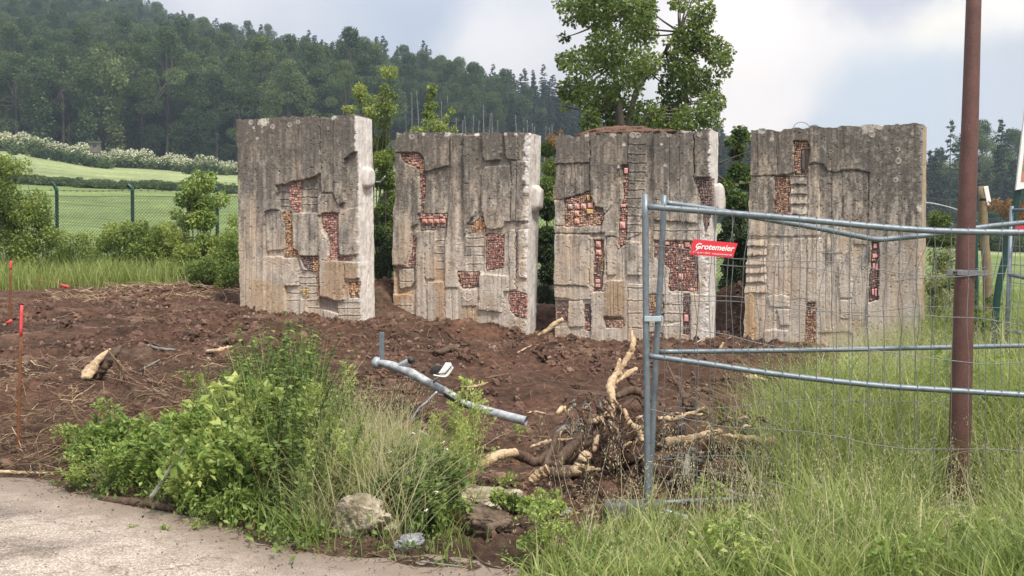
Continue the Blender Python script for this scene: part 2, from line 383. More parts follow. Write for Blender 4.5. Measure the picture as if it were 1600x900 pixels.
def stripped(name):
    m, t, p, o = newmat(name); v = tcoord(t); n = noise(t, 16, 8, .75, v, .6); n2 = noise(t, 70, 5, .7, v)
    r = ramp(t, n.outputs['Fac'], [(.32, (.15, .09, .05)), (.42, (.46, .31, .18)), (.55, (.70, .53, .34)), (.75, (.80, .67, .48))]); L(t, r.outputs[0], p.inputs['Base Color']); p.inputs['Roughness'].default_value = .75
    bump(t, p, n2.outputs['Fac'], .02); return m
M['wood'] = stripped('stripped_root_wood')
def soilmat():
    m, t, p, o = newmat('ground_cover'); v = tcoord(t); a = attr(t, 'col')
    n = noise(t, 11, 9, .74, v); n2 = noise(t, 60, 6, .7, v); n3 = noise(t, 1.3, 4, .55, v)
    r = ramp(t, n.outputs['Fac'], [(.30, (.34, .33, .32)), (.5, (.95, .95, .95)), (.68, (1.7, 1.7, 1.7))])
    r3 = ramp(t, n3.outputs['Fac'], [(.3, (.72, .72, .72)), (.7, (1.25, 1.25, 1.25))])
    c = mixc(t, a.outputs['Color'], r.outputs[0], 1.0, 'MULTIPLY'); c = mixc(t, c, r3.outputs[0], 1.0, 'MULTIPLY')
    mp_ = N(t, 'ShaderNodeMapping'); mp_.inputs['Scale'].default_value = (.22, .9, .2); mp_.inputs['Rotation'].default_value = (0, 0, .15); L(t, v, mp_.inputs[0]); n4 = noise(t, .7, 6, .65, mp_.outputs[0]); r4 = ramp(t, n4.outputs['Fac'], [(.32, (.74, .78, .72)), (.5, (1, 1, 1)), (.68, (1.2, 1.16, 1.1))]); c = mixc(t, c, r4.outputs[0], 1.0, 'MULTIPLY')
    L(t, c, p.inputs['Base Color']); p.inputs['Roughness'].default_value = .9; p.inputs['Specular IOR Level'].default_value = .25
    ad = N(t, 'ShaderNodeMath', operation='ADD'); L(t, n.outputs['Fac'], ad.inputs[0]); L(t, n2.outputs['Fac'], ad.inputs[1]); bump(t, p, ad.outputs[0], .06); return m
M['ground'] = soilmat()
def clodmat():
    m, t, p, o = newmat('soil_clods'); v = tcoord(t); a = attr(t, 'rnd'); n = noise(t, 30, 5, .6, v)
    r = ramp(t, a.outputs['Fac'], [(0, (.045, .025, .017)), (.5, (.140, .076, .051)), (.85, (.235, .145, .10)), (1, (.34, .26, .20))]); r2 = ramp(t, n.outputs['Fac'], [(.3, (.6, .6, .6)), (.7, (1.25, 1.25, 1.25))])
    L(t, mixc(t, r.outputs[0], r2.outputs[0], 1, 'MULTIPLY'), p.inputs['Base Color']); p.inputs['Roughness'].default_value = .9; bump(t, p, n.outputs['Fac'], .02); return m
M['clod'] = clodmat()
def roadmat():
    m, t, p, o = newmat('old_asphalt'); v = tcoord(t)
    n = noise(t, 1.1, 6, .6, v, .4); n2 = noise(t, 48, 6, .8, v); n3 = noise(t, 3.5, 8, .7, v, .8); vo = N(t, 'ShaderNodeTexVoronoi'); vo.inputs['Scale'].default_value = 75; L(t, v, vo.inputs['Vector'])
    r = ramp(t, n.outputs['Fac'], [(.30, (.20, .17, .15)), (.42, (.42, .36, .305)), (.50, (.58, .50, .425)), (.62, (.66, .575, .49)), (.75, (.46, .42, .37))])
    g = ramp(t, vo.outputs['Distance'], [(.12, (1.15, 1.15, 1.15)), (.5, (.55, .55, .55))]); s = ramp(t, n2.outputs['Fac'], [(.38, (.42, .40, .38)), (.48, (1, 1, 1)), (.66, (1.1, 1.1, 1.1))]); d = ramp(t, n3.outputs['Fac'], [(.35, (.62, .59, .56)), (.5, (1.0, .98, .96)), (.65, (1.08, 1.06, 1.04))])
    c = mixc(t, r.outputs[0], g.outputs[0], 1, 'MULTIPLY'); c = mixc(t, c, s.outputs[0], 1, 'MULTIPLY'); c = mixc(t, c, d.outputs[0], 1, 'MULTIPLY')
    nd = noise(t, 2.2, 5, .6, v); ds = N(t, 'ShaderNodeVectorMath', operation='MULTIPLY_ADD'); L(t, nd.outputs['Color'], ds.inputs[0]); ds.inputs[1].default_value = (.8, .8, .8); L(t, v, ds.inputs[2])
    vc = N(t, 'ShaderNodeTexVoronoi', feature='DISTANCE_TO_EDGE'); vc.inputs['Scale'].default_value = .75; L(t, ds.outputs[0], vc.inputs['Vector']); ck = ramp(t, vc.outputs['Distance'], [(.003, (.55, .50, .45)), (.009, (1, 1, 1))]); c = mixc(t, c, ck.outputs[0], 1, 'MULTIPLY')
    a = attr(t, 'col'); nw = noise(t, 6, 7, .7, v); sw = N(t, 'ShaderNodeMath', operation='MULTIPLY_ADD'); L(t, nw.outputs['Fac'], sw.inputs[0]); sw.inputs[1].default_value = 1.6; sw.inputs[2].default_value = -1.3; s2 = N(t, 'ShaderNodeSeparateColor'); L(t, a.outputs['Color'], s2.inputs[0])
    ad = N(t, 'ShaderNodeMath', operation='MULTIPLY_ADD', use_clamp=True); L(t, s2.outputs[0], ad.inputs[0]); ad.inputs[1].default_value = 1.5; L(t, sw.outputs[0], ad.inputs[2]); c = mixc(t, c, (.21, .165, .13), ad.outputs[0])
    L(t, c, p.inputs['Base Color']); p.inputs['Roughness'].default_value = .9; bump(t, p, vo.outputs['Distance'], .006); return m
M['road'] = roadmat()
def concmat(name='weathered_concrete'):
    m, t, p, o = newmat(name); v = tcoord(t); a = attr(t, 'col'); n = noise(t, 22, 8, .7, v); n2 = noise(t, 95, 4, .7, v)
    mp_ = N(t, 'ShaderNodeMapping'); mp_.inputs['Scale'].default_value = (22, 22, 1.0); L(t, v, mp_.inputs[0]); n3 = noise(t, 1, 4, .6, mp_.outputs[0])
    r = ramp(t, n.outputs['Fac'], [(.28, (.72, .71, .70)), (.5, (1, 1, 1)), (.75, (1.2, 1.19, 1.17))]); r2 = ramp(t, n2.outputs['Fac'], [(.32, (.72, .72, .72)), (.5, (1.02, 1.02, 1.02)), (.7, (1.12, 1.12, 1.12))]); r3 = ramp(t, n3.outputs['Fac'], [(.3, (.86, .86, .86)), (.6, (1.05, 1.05, 1.05))])
    c = mixc(t, a.outputs['Color'], r.outputs[0], 1, 'MULTIPLY'); c = mixc(t, c, r2.outputs[0], 1, 'MULTIPLY'); c = mixc(t, c, r3.outputs[0], 1, 'MULTIPLY'); L(t, c, p.inputs['Base Color']); p.inputs['Roughness'].default_value = .88
    ad = N(t, 'ShaderNodeMath', operation='MULTIPLY_ADD'); L(t, n3.outputs['Fac'], ad.inputs[0]); ad.inputs[1].default_value = .22; L(t, n2.outputs['Fac'], ad.inputs[2]); bump(t, p, ad.outputs[0], .007); return m
M['concrete'] = concmat()
def tilemat():
    m, t, p, o = newmat('glazed_ceramic'); a = attr(t, 'col'); v = tcoord(t); n = noise(t, 40, 4, .6, v); r = ramp(t, n.outputs['Fac'], [(.3, (.7, .7, .7)), (.65, (1.1, 1.1, 1.1))])
    L(t, mixc(t, a.outputs['Color'], r.outputs[0], 1, 'MULTIPLY'), p.inputs['Base Color']); p.inputs['Roughness'].default_value = .75; bump(t, p, n.outputs['Fac'], .004); return m
M['tile'] = tilemat()
M['galv'] = plain('galvanised_steel', (.22, .265, .30), .45, .45, 30, .3, .001, 200)
M['wire'] = plain('grey_wire', (.23, .24, .25), .5, .5, 60, .3, .0005)
M['galv_pale'] = plain('scuffed_galvanised', (.50, .53, .56), .5, .25, 18, .5, .002, 90)
M['clamp'] = plain('zinc_clamp', (.50, .60, .66), .4, .4, 30, .2, .001)
M['green_steel'] = plain('green_coated_steel', (.010, .060, .048), .4, .1, 20, .3, .001)
M['chain'] = plain('chain_link_wire', (.09, .12, .11), .5, .3, 60, .3, .0004)
def rustred():
    m, t, p, o = newmat('red_brown_paint'); v = tcoord(t); n = noise(t, 7, 6, .6, v); n2 = noise(t, 90, 4, .7, v)
    r = ramp(t, n.outputs['Fac'], [(.3, (.085, .038, .031)), (.6, (.125, .058, .047)), (.8, (.16, .08, .064))]); s = ramp(t, n2.outputs['Fac'], [(.36, (.55, .5, .5)), (.45, (1, 1, 1)), (.62, (1, 1, 1)), (.70, (2.1, 2.1, 2.05))])
    L(t, mixc(t, r.outputs[0], s.outputs[0], 1, 'MULTIPLY'), p.inputs['Base Color']); p.inputs['Roughness'].default_value = .48; bump(t, p, n2.outputs['Fac'], .002); return m
M['redpost'] = rustred()
M['signred'] = plain('red_sign_face', (.66, .035, .055), .35, 0, 8, .12, .0005)
M['white'] = plain('white_paint', (.82, .82, .80), .4, 0, 10, .1, .0005)
M['black'] = plain('black_plastic', (.035, .030, .027), .5, 0, 10, .3, .001)
M['rust'] = plain('rusty_steel', (.22, .085, .035), .85, 0, 30, .45, .003)
M['marker'] = plain('marker_paint', (.80, .08, .09), .6, 0, 20, .25, .001)
M['oldwood'] = plain('weathered_post_wood', (.26, .21, .12), .85, 0, 14, .4, .005)
M['foot'] = plain('grey_fence_foot', (.11, .11, .10), .8, 0, 20, .35, .004)
M['stone_pale'] = plain('pale_limestone', (.50, .44, .34), .85, 0, 9, .6, .03, 26, (.15, .125, .07))
M['stone_grey'] = plain('grey_stone', (.34, .35, .37), .85, 0, 9, .5, .015, 20)
M['stone_brown'] = plain('brown_sandstone', (.26, .155, .095), .85, 0, 9, .35, .01, 20)
M['stone_dark'] = plain('earth_stained_stone', (.16, .115, .08), .9, 0, 14, .6, .02, 24, (.05, .035, .025))
M['hide'] = plain('weathered_boards', (.16, .145, .13), .9, 0, 3, .3, .01)

# ------------------------------------------------------------------ concrete slabs: traced relief in zoomed photo coordinates
def poly_in(pts, x, y):
    pts = np.asarray(pts, float); ins = np.zeros(x.shape, bool); j = len(pts) - 1
    for i in range(len(pts)):
        xi, yi = pts[i]; xj, yj = pts[j]
        c = ((yi > y) != (yj > y)) & (x < (xj - xi) * (y - yi) / ((yj - yi) or 1e-9) + xi); ins ^= c; j = i
    return ins
PINK = [(.52, .24, .20), (.62, .33, .27), (.42, .17, .14), (.30, .11, .10), (.58, .40, .33), (.16, .08, .07)]
ORAN = [(.52, .24, .09), (.60, .34, .13), (.40, .17, .07), (.62, .45, .20), (.22, .10, .05), (.55, .33, .24)]
DARK = [(.13, .085, .085), (.20, .12, .115), (.09, .06, .06), (.28, .16, .15), (.16, .11, .11)]
PEACH = [(.62, .36, .27), (.68, .46, .36), (.52, .28, .19), (.60, .42, .26), (.32, .17, .12)]
YELL = [(.62, .47, .16), (.68, .55, .24), (.50, .34, .12)]
SLABS = [
 dict(zb=(370, 170, 5.296), corners=[(376, 188), (561, 179.5), (566, 500), (381, 487)], Yr=16.2, th=24, T=.36, right_px=16,
  label='leftmost concrete slab, taller right edge, pink strip of mosaic and pale lug on its white side',
  sets=[(3, [(-60, 0), (1100, 0), (1100, 1900), (-60, 1900)]),
   (6, [(-60, 0), (712, 0), (712, 540), (650, 570), (540, 600), (490, 598), (440, 625), (345, 632), (360, 760), (372, 835), (255, 845), (258, 1900), (-60, 1900)]),
   (4, [(256, 848), (395, 842), (418, 1000), (415, 1160), (265, 1180)]), (2.4, [(262, 1182), (402, 1168), (402, 1225), (262, 1225)]),
   (4.6, [(256, 1226), (400, 1226), (432, 1680), (432, 1900), (250, 1900)]),
   (5, [(716, 0), (832, 0), (832, 700), (716, 690)]),
   (6.6, [(832, 0), (1100, 0), (1100, 300), (1018, 355), (960, 385), (915, 420), (908, 470), (912, 770), (865, 805), (840, 740), (830, 700)]),
   (1.6, [(350, 636), (442, 634), (455, 850), (372, 838), (358, 760)]), (1.6, [(545, 608), (712, 548), (722, 680), (690, 700), (680, 862), (545, 862)]),
   (4.8, [(690, 730), (720, 705), (815, 710), (860, 800), (900, 860), (690, 880), (682, 820)]),
   (5.4, [(930, 832), (1010, 820), (1015, 1200), (940, 1214), (868, 1212), (862, 870), (905, 850)]),
   (-2.5, [(450, 622), (490, 600), (540, 600), (545, 850), (500, 855), (460, 820), (445, 700)]),
   (5, [(478, 870), (690, 862), (725, 1010), (775, 1090), (770, 1250), (700, 1250), (700, 1220), (535, 1218), (490, 1170)]),
   (-2.5, [(395, 870), (430, 845), (465, 860), (470, 1000), (480, 1160), (525, 1180), (525, 1228), (405, 1228), (420, 1130), (418, 1000)]),
   (5.2, [(706, 1250), (905, 1262), (905, 1585), (850, 1588), (780, 1565), (706, 1550)]),
   (-2.5, [(725, 865), (850, 865), (858, 1225), (960, 1220), (960, 1255), (770, 1250), (790, 1150), (775, 1050), (725, 990)]),
   (1.4, [(525, 1240), (560, 1330), (668, 1350), (690, 1600), (735, 1650), (735, 1900), (425, 1900), (415, 1465), (520, 1465)]),
   (-2.5, [(540, 1222), (700, 1222), (705, 1590), (680, 1590), (668, 1350), (600, 1335), (570, 1300)]),
   (4.2, [(403, 1235), (480, 1235), (478, 1462), (413, 1462)]), (-2, [(535, 1488), (602, 1488), (596, 1560), (582, 1572)]), (3.2, [(535, 1572), (590, 1572), (590, 1900), (535, 1900)]),
   (-1.5, [(690, 1560), (780, 1575), (840, 1600), (840, 1650), (900, 1710), (690, 1650)]),
   (5.2, [(915, 1262), (1036, 1272), (1036, 1395), (945, 1412), (915, 1400)]), (-3, [(935, 1440), (1036, 1430), (1022, 1570), (950, 1560)]),
   (2.4, [(845, 1602), (1100, 1602), (1100, 1900), (845, 1900)]), (4.4, [(1045, 1250), (1110, 1250), (1110, 1900), (1045, 1900)])],
  hg=[(350, 455, [690, 752, 810]), (548, 680, [668, 735, 797]), (525, 668, [1338, 1400, 1450]), (425, 535, [1465, 1528, 1590]), (592, 690, [1468, 1530, 1590, 1650]), (845, 1040, [1655, 1712])],
  vg=[(150, 600, 1700), (100, 900, 1700), (185, 500, 1400), (310, 860, 1700), (375, 860, 1160), (432, 640, 700)],
  mos=[(PINK, 19, [(450, 622), (490, 602), (540, 602), (545, 850), (500, 855), (460, 820), (447, 700)]), (ORAN, 17, [(398, 872), (430, 848), (465, 862), (470, 1000), (480, 1160), (525, 1182), (525, 1226), (405, 1226), (420, 1130), (418, 1000)]),
   (PINK, 18, [(728, 868), (848, 868), (858, 1225), (956, 1222), (956, 1252), (772, 1248), (792, 1150), (777, 1050), (728, 988)]), (ORAN, 18, [(640, 1225), (698, 1225), (703, 1588), (682, 1588), (670, 1350), (640, 1340)]), (DARK, 20, [(545, 1225), (636, 1225), (636, 1338), (600, 1333), (572, 1300)]), (YELL, 14, [(540, 1490), (600, 1490), (594, 1560), (583, 1568)]), (ORAN, 26, [(940, 1445), (1032, 1436), (1020, 1565), (953, 1556)])],
  stain=[((.46, .33, .20), [(150, 1420), (425, 1420), (430, 1700), (150, 1700)]), ((.40, .26, .15), [(760, 1262), (905, 1262), (1040, 1290), (1040, 1400), (905, 1590), (720, 1550)])],
  blots=[(250, 115, 46, (.62, .57, .50)), (835, 75, 30, (.60, .55, .48)), (200, 250, 13, (.6, .56, .5)), (170, 160, 12, (.55, .5, .45))], rings=[(467, 140, 17), (328, 155, 16), (150, 120, 16), (538, 118, 14)],
  left=[(0, 0), (1900, 0)], dark=.62, lugs=[(1.0, 555, .17)]),
 dict(zb=(610, 195, 5.292), corners=[(622, 208), (831, 208), (823, 521), (617, 506)], Yr=16.3, th=23, T=.36, right_px=16,
  label='second concrete slab from the left, with a pink square of mosaic and broad white right edge',
  sets=[(3, [(-60, 0), (1300, 0), (1300, 1900), (-60, 1900)]),
   (5.4, [(-60, 0), (500, 0), (505, 170), (490, 340), (420, 365), (305, 388), (285, 260), (240, 228), (100, 232), (-60, 235)]),
   (5.6, [(-60, 235), (100, 240), (150, 330), (240, 360), (262, 500), (265, 720), (245, 740), (240, 820), (190, 850), (180, 950), (170, 1060), (135, 1160), (-60, 1168)]),
   (5.6, [(515, 80), (600, 80), (585, 300), (580, 850), (560, 1200), (572, 1345), (470, 1345), (470, 1000), (505, 700)]),
   (5.8, [(620, 90), (740, 90), (725, 400), (715, 740), (650, 820), (640, 900), (625, 900)]),
   (6.4, [(780, 0), (940, 0), (935, 190), (920, 295), (810, 303), (780, 280)]), (5.0, [(945, 0), (1060, 0), (1062, 295), (990, 293), (970, 270)]), (4.4, [(1062, 0), (1300, 0), (1300, 297), (1066, 297)]),
   (5.8, [(770, 400), (790, 345), (1000, 345), (1010, 500), (1000, 700), (1000, 800), (960, 805), (940, 850), (880, 865), (810, 860), (790, 780), (770, 700)]),
   (4.6, [(1015, 300), (1055, 300), (1045, 797), (1005, 797)]), (5.2, [(1062, 302), (1300, 302), (1300, 800), (1050, 798)]),
   (2.2, [(640, 890), (785, 890), (785, 1215), (640, 1205)]), (2.2, [(388, 870), (466, 870), (466, 1290), (385, 1290)]),
   (5, [(305, 880), (386, 880), (386, 1255), (370, 1280), (315, 1275), (300, 1250)]), (5.2, [(230, 880), (303, 880), (298, 1280), (312, 1900), (225, 1900)]),
   (.2, [(45, 1175), (212, 1180), (215, 1360), (120, 1400), (50, 1400)]), (3.4, [(80, 1190), (200, 1190), (205, 1300), (180, 1340), (100, 1355), (80, 1330)]),
   (-2.5, [(105, 240), (250, 235), (290, 290), (300, 460), (285, 730), (270, 730), (255, 380), (200, 340), (150, 320), (115, 290)]),
   (-2.5, [(250, 740), (480, 735), (480, 830), (470, 860), (260, 875), (245, 800)]), (-2.5, [(660, 830), (700, 810), (760, 755), (790, 790), (798, 885), (690, 890)]),
   (-2.5, [(800, 920), (825, 900), (950, 905), (940, 1180), (800, 1210)]), (-1.5, [(195, 920), (230, 930), (220, 1170), (150, 1165), (190, 1060)]),
   (-2.2, [(565, 1215), (745, 1215), (745, 1345), (600, 1350), (580, 1300)]), (4.2, [(605, 1362), (730, 1362), (730, 1495), (605, 1495)]), (3, [(605, 1500), (730, 1500), (730, 1900), (605, 1900)]),
   (5.8, [(755, 1232), (990, 1247), (990, 1370), (950, 1380), (930, 1545), (820, 1540), (745, 1530)]),
   (5.2, [(1062, 870), (1300, 870), (1300, 1272), (1080, 1265), (1075, 1200)]), (4.2, [(990, 870), (1048, 870), (1048, 1362), (1000, 1362)]),
   (-1, [(990, 1375), (1050, 1375), (1140, 1400), (1140, 1600), (1050, 1590), (1000, 1530), (985, 1450)]),
   (4.4, [(-60, 1402), (200, 1402), (197, 1900), (-60, 1900)]), (4.4, [(470, 1350), (562, 1350), (562, 1900), (470, 1900)]), (4.6, [(390, 1300), (462, 1300), (462, 1900), (320, 1900), (320, 1300)])],
  hg=[(640, 785, [938, 1010, 1082, 1155]), (388, 466, [960, 1010, 1070, 1130, 1195]), (80, 200, [1297]), (-60, 200, [1495, 1575])],
  vg=[(930, 880, 1540), (1005, 320, 795), (440, 400, 720), (700, 1500, 1700), (640, 1500, 1700), (520, 1350, 1700), (1048, 870, 1600)],
  mos=[(PINK, 20, [(110, 243), (250, 238), (280, 290), (240, 350), (200, 340), (150, 320), (118, 290)]), (PINK, 16, [(258, 390), (295, 400), (298, 460), (285, 728), (272, 728)]), (ORAN, 16, [(255, 270), (288, 290), (292, 395), (258, 390)]),
   (PINK, 22, [(255, 744), (478, 738), (478, 765), (255, 775)]), (DARK, 26, [(265, 820), (475, 815), (468, 858), (262, 870)]), (ORAN, 20, [(665, 830), (702, 812), (760, 758), (788, 792), (796, 883), (692, 888)]), (PINK, 15, [(803, 922), (827, 903), (948, 908), (938, 1178), (803, 1206)]), (PINK, 18, [(197, 925), (228, 935), (218, 1168), (155, 1162), (192, 1060)]), (PINK + ORAN + DARK, 22, [(568, 1218), (742, 1218), (742, 1342), (602, 1347), (583, 1300)]), (PINK, 18, [(992, 1380), (1048, 1380), (1138, 1404), (1135, 1596), (1050, 1586), (1002, 1528), (988, 1450)])],
  big=[((.55, .27, .22), [(272, 778), (318, 778), (318, 818), (272, 818)], 1), ((.55, .27, .22), [(322, 778), (366, 778), (366, 818), (322, 818)], 1), ((.55, .30, .24), [(370, 777), (416, 777), (416, 817), (370, 817)], 1), ((.58, .30, .25), [(420, 776), (466, 776), (466, 816), (420, 816)], 1)],
  stain=[((.40, .25, .13), [(388, 1180), (470, 1180), (470, 1700), (388, 1700)]), ((.42, .24, .10), [(45, 1180), (75, 1180), (75, 1400), (200, 1380), (200, 1440), (45, 1480)]), ((.45, .32, .2), [(590, 1500), (740, 1500), (740, 1640), (590, 1640)])],
  blots=[(490, 85, 26, (.6, .55, .48)), (300, 78, 22, (.58, .52, .46)), (725, 82, 20, (.6, .55, .5)), (970, 80, 14, (.6, .56, .5)), (1055, 85, 14, (.6, .56, .5))], rings=[(200, 107, 18), (655, 1420, 34)],
  left=[(0, 0), (360, 0), (380, 12), (560, 8), (660, 6), (700, -8), (1160, -10), (1180, 2), (1900, -2)], dark=.5, lugs=[(1.0, 610, .22)]),
 dict(zb=(860, 190, 5.0), corners=[(872, 213), (1113, 203), (1108, 528), (869, 524)], Yr=15.3, th=24, T=.36, right_px=12,
  label='third concrete slab from the left, with soil on its top and the big patch of pink mosaic',
  sets=[(3, [(-60, 0), (1500, 0), (1500, 1900), (-60, 1900)]),
   (5.6, [(-60, 0), (322, 0), (322, 325), (-60, 337)]), (4.4, [(-60, 340), (320, 330), (320, 540), (240, 570), (120, 605), (-60, 612)]),
   (5.6, [(325, 0), (610, 0), (605, 345), (560, 350), (555, 620), (530, 650), (525, 900), (445, 900), (445, 870), (405, 870), (425, 760), (440, 715), (355, 660), (325, 560)]),
   (3.9, [(497, 480), (555, 350), (555, 620), (530, 650), (525, 860), (470, 860), (440, 720), (490, 650)]),
   (5.2, [(-60, 822), (400, 822), (400, 872), (-60, 876)]), (5, [(-60, 620), (116, 620), (116, 812), (-60, 812)]),
   (4, [(615, 0), (756, 0), (756, 560), (716, 870), (600, 925), (605, 700), (615, 500)]), (2.6, [(760, 0), (815, 0), (815, 800), (770, 920), (720, 920), (756, 560)]),
   (5.8, [(820, 0), (1128, 0), (1130, 440), (1165, 560), (1180, 650), (1165, 800), (1020, 780), (820, 775)]), (6.4, [(1136, 0), (1500, 0), (1500, 430), (1136, 440)]),
   (4, [(820, 802), (1180, 802), (1180, 928), (820, 928)]), (-1.5, [(1142, 446), (1290, 436), (1280, 700), (1215, 880), (1185, 650), (1160, 540)]), (4.5, [(1215, 885), (1290, 700), (1500, 700), (1500, 1350), (1160, 1350), (1160, 930)]),
   (5.8, [(-60, 880), (322, 885), (312, 1288), (-60, 1265)]), (4.2, [(325, 905), (445, 900), (440, 1325), (318, 1325)]), (5, [(450, 905), (528, 905), (520, 1010), (520, 1197), (450, 1197)]),
   (5.2, [(600, 935), (716, 940), (716, 1202), (605, 1197)]), (4.6, [(-60, 1275), (325, 1292), (325, 1396), (200, 1390), (120, 1378), (-60, 1365)]), (4.6, [(152, 1402), (270, 1402), (266, 1602), (152, 1602)]), (3.6, [(-60, 1610), (160, 1600), (160, 1900), (-60, 1900)]),
   (5, [(330, 1330), (440, 1330), (412, 1900), (325, 1900)]), (5.2, [(447, 1242), (566, 1242), (566, 1520), (430, 1520)]), (4, [(620, 1270), (732, 1270), (732, 1900), (610, 1900)]), (3.4, [(740, 1230), (930, 1230), (930, 1345), (740, 1345)]),
   (5, [(1108, 1350), (1500, 1350), (1500, 1900), (1102, 1900)]), (4.4, [(885, 1592), (1035, 1570), (1035, 1900), (885, 1900)]), (3.8, [(895, 1345), (1038, 1345), (1038, 1560), (895, 1560)]),
   (-2.5, [(120, 610), (240, 575), (310, 545), (330, 590), (355, 640), (355, 670), (420, 670), (425, 760), (400, 812), (230, 820), (120, 820)]),
   (-2.5, [(575, 345), (615, 345), (615, 500), (605, 700), (600, 870), (595, 960), (530, 1000), (545, 870), (555, 680), (580, 600)]), (-2.5, [(352, 925), (425, 925), (425, 1100), (415, 1322), (345, 1322), (350, 1100)]),
   (.6, [(-60, 1392), (145, 1400), (150, 1560), (-60, 1600)]), (-1.5, [(275, 1430), (325, 1430), (320, 1640), (275, 1630)]), (-2.2, [(430, 1535), (580, 1535), (580, 1602), (440, 1612)]),
   (-2.5, [(820, 932), (1100, 932), (1155, 960), (1155, 1322), (940, 1322), (930, 1270), (945, 1150), (820, 1060)]), (-2.2, [(775, 1350), (885, 1350), (890, 1520), (775, 1520)]), (-1.5, [(1045, 1350), (1095, 1350), (1090, 1660), (1040, 1660)]), (-1, [(770, 1650), (880, 1650), (880, 1780), (770, 1780)])],
  hg=[(615, 756, [185, 260, 330, 400, 470, 540]), (600, 720, [605, 675, 740, 810, 870]), (615, 732, [1300, 1400, 1495, 1610]), (820, 1180, [855]), (885, 1038, [1430, 1500])],
  vg=[(120, 340, 600), (170, 340, 590), (200, 340, 580), (255, 340, 560), (475, 1245, 1518), (505, 1245, 1518), (540, 1245, 1518), (940, 120, 770), (1020, 120, 770), (562, 930, 1230), (170, 900, 1250)],
  mos=[(PEACH, 17, [(125, 612), (240, 578), (308, 550), (330, 595), (353, 642), (353, 700), (420, 700), (423, 758), (400, 808), (230, 816), (125, 816)]), (PINK, 20, [(580, 350), (613, 350), (613, 500), (603, 700), (598, 870), (593, 955), (535, 992), (548, 870), (558, 680), (582, 600)]), (PINK + DARK, 17, [(355, 928), (405, 928), (405, 1100), (412, 1318), (348, 1318), (353, 1100)]), (YELL, 12, [(408, 1010), (424, 1010), (420, 1180), (406, 1180)]),
   (DARK + PINK[:2], 17, [(50, 1398), (143, 1404), (147, 1556), (50, 1594)]), (DARK, 18, [(278, 1434), (323, 1434), (318, 1560), (278, 1560)]), (PINK, 18, [(278, 1562), (320, 1562), (318, 1636), (278, 1627)]), (PEACH, 17, [(434, 1548), (577, 1548), (577, 1600), (442, 1608)]),
   (PINK, 17, [(824, 936), (1098, 936), (1152, 963), (1152, 1318), (944, 1318), (934, 1270), (948, 1150), (824, 1058)]), (PINK + YELL, 19, [(778, 1354), (883, 1354), (887, 1516), (778, 1516)]), (DARK, 17, [(1048, 1360), (1092, 1360), (1087, 1655), (1043, 1655)]), (DARK, 21, [(1146, 452), (1284, 440), (1276, 700), (1216, 870), (1188, 650), (1164, 540)]), (PINK, 18, [(773, 1655), (877, 1655), (877, 1760), (773, 1760)])],
  big=[((.62, .36, .30), [(195, 640), (235, 640), (235, 685), (195, 685)], 1), ((.62, .38, .31), [(243, 640), (287, 640), (287, 685), (243, 685)], 1), ((.66, .38, .31), [(298, 635), (343, 635), (343, 677), (298, 677)], 0), ((.62, .36, .30), [(195, 695), (233, 695), (233, 740), (195, 740)], 1), ((.66, .36, .28), [(195, 757), (235, 757), (235, 800), (195, 800)], 1), ((.60, .40, .16), [(286, 682), (345, 684), (345, 722), (290, 724)], 0), ((.45, .40, .38), [(143, 645), (180, 643), (182, 685), (143, 685)], 1), ((.60, .38, .18), [(288, 572), (318, 568), (320, 620), (298, 622)], 0),
       ((.70, .36, .32), [(583, 363), (614, 363), (614, 410), (583, 410)], 0), ((.68, .36, .33), [(548, 780), (592, 780), (592, 838), (548, 838)], 1), ((.66, .36, .32), [(556, 648), (598, 642), (596, 668), (556, 672)], 0),
       ((.62, .33, .29), [(362, 932), (402, 932), (402, 985), (362, 985)], 1), ((.64, .36, .31), [(362, 1000), (406, 1000), (406, 1045), (362, 1045)], 1), ((.64, .36, .31), [(358, 1228), (398, 1228), (398, 1260), (358, 1260)], 0), ((.62, .34, .29), [(358, 1265), (398, 1265), (398, 1296), (358, 1296)], 0),
       ((.66, .36, .30), [(1003, 1185), (1043, 1185), (1043, 1238), (1003, 1238)], 1), ((.64, .36, .30), [(1005, 955), (1047, 955), (1047, 1000), (1005, 1000)], 1), ((.60, .34, .28), [(903, 938), (937, 938), (937, 965), (903, 965)], 0), ((.70, .38, .33), [(1095, 1298), (1138, 1298), (1138, 1322), (1095, 1322)], 0), ((.50, .26, .22), [(1055, 940), (1095, 940), (1095, 985), (1055, 985)], 0),
       ((.66, .34, .32), [(1050, 1505), (1085, 1505), (1085, 1565), (1050, 1565)], 0)],
  stain=[((.34, .22, .12), [(440, 1245), (600, 1245), (590, 1560), (425, 1560)]), ((.55, .48, .42), [(1100, 1400), (1240, 1400), (1240, 1700), (1100, 1700)])],
  blots=[(300, 110, 18, (.55, .5, .45)), (1070, 70, 40, (.55, .5, .44)), (500, 110, 26, (.5, .46, .4)), (910, 342, 16, (.55, .52, .46)), (548, 357, 13, (.7, .66, .6)), (590, 185, 14, (.5, .48, .42)), (878, 180, 12, (.5, .48, .42))], rings=[(938, 108, 18), (1178, 104, 18), (655, 110, 20), (695, 112, 18)],
  left=[(0, 0), (440, 0), (520, -24), (600, -20), (660, 0), (800, -2), (900, 0), (1300, -6), (1900, -4)], dark=.48, lugs=[(1.0, 600, .24)]),
 dict(zb=(1160, 185, 4.737), corners=[(1177, 204.5), (1443, 193), (1440, 546), (1168, 540)], Yr=14.4, th=27, T=.34, right_px=8,
  label='rightmost concrete slab beside the red-brown post, dark lichened top and two stacks of stepped ledges',
  sets=[(5.4, [(-60, 0), (1600, 0), (1600, 1900), (-60, 1900)]),
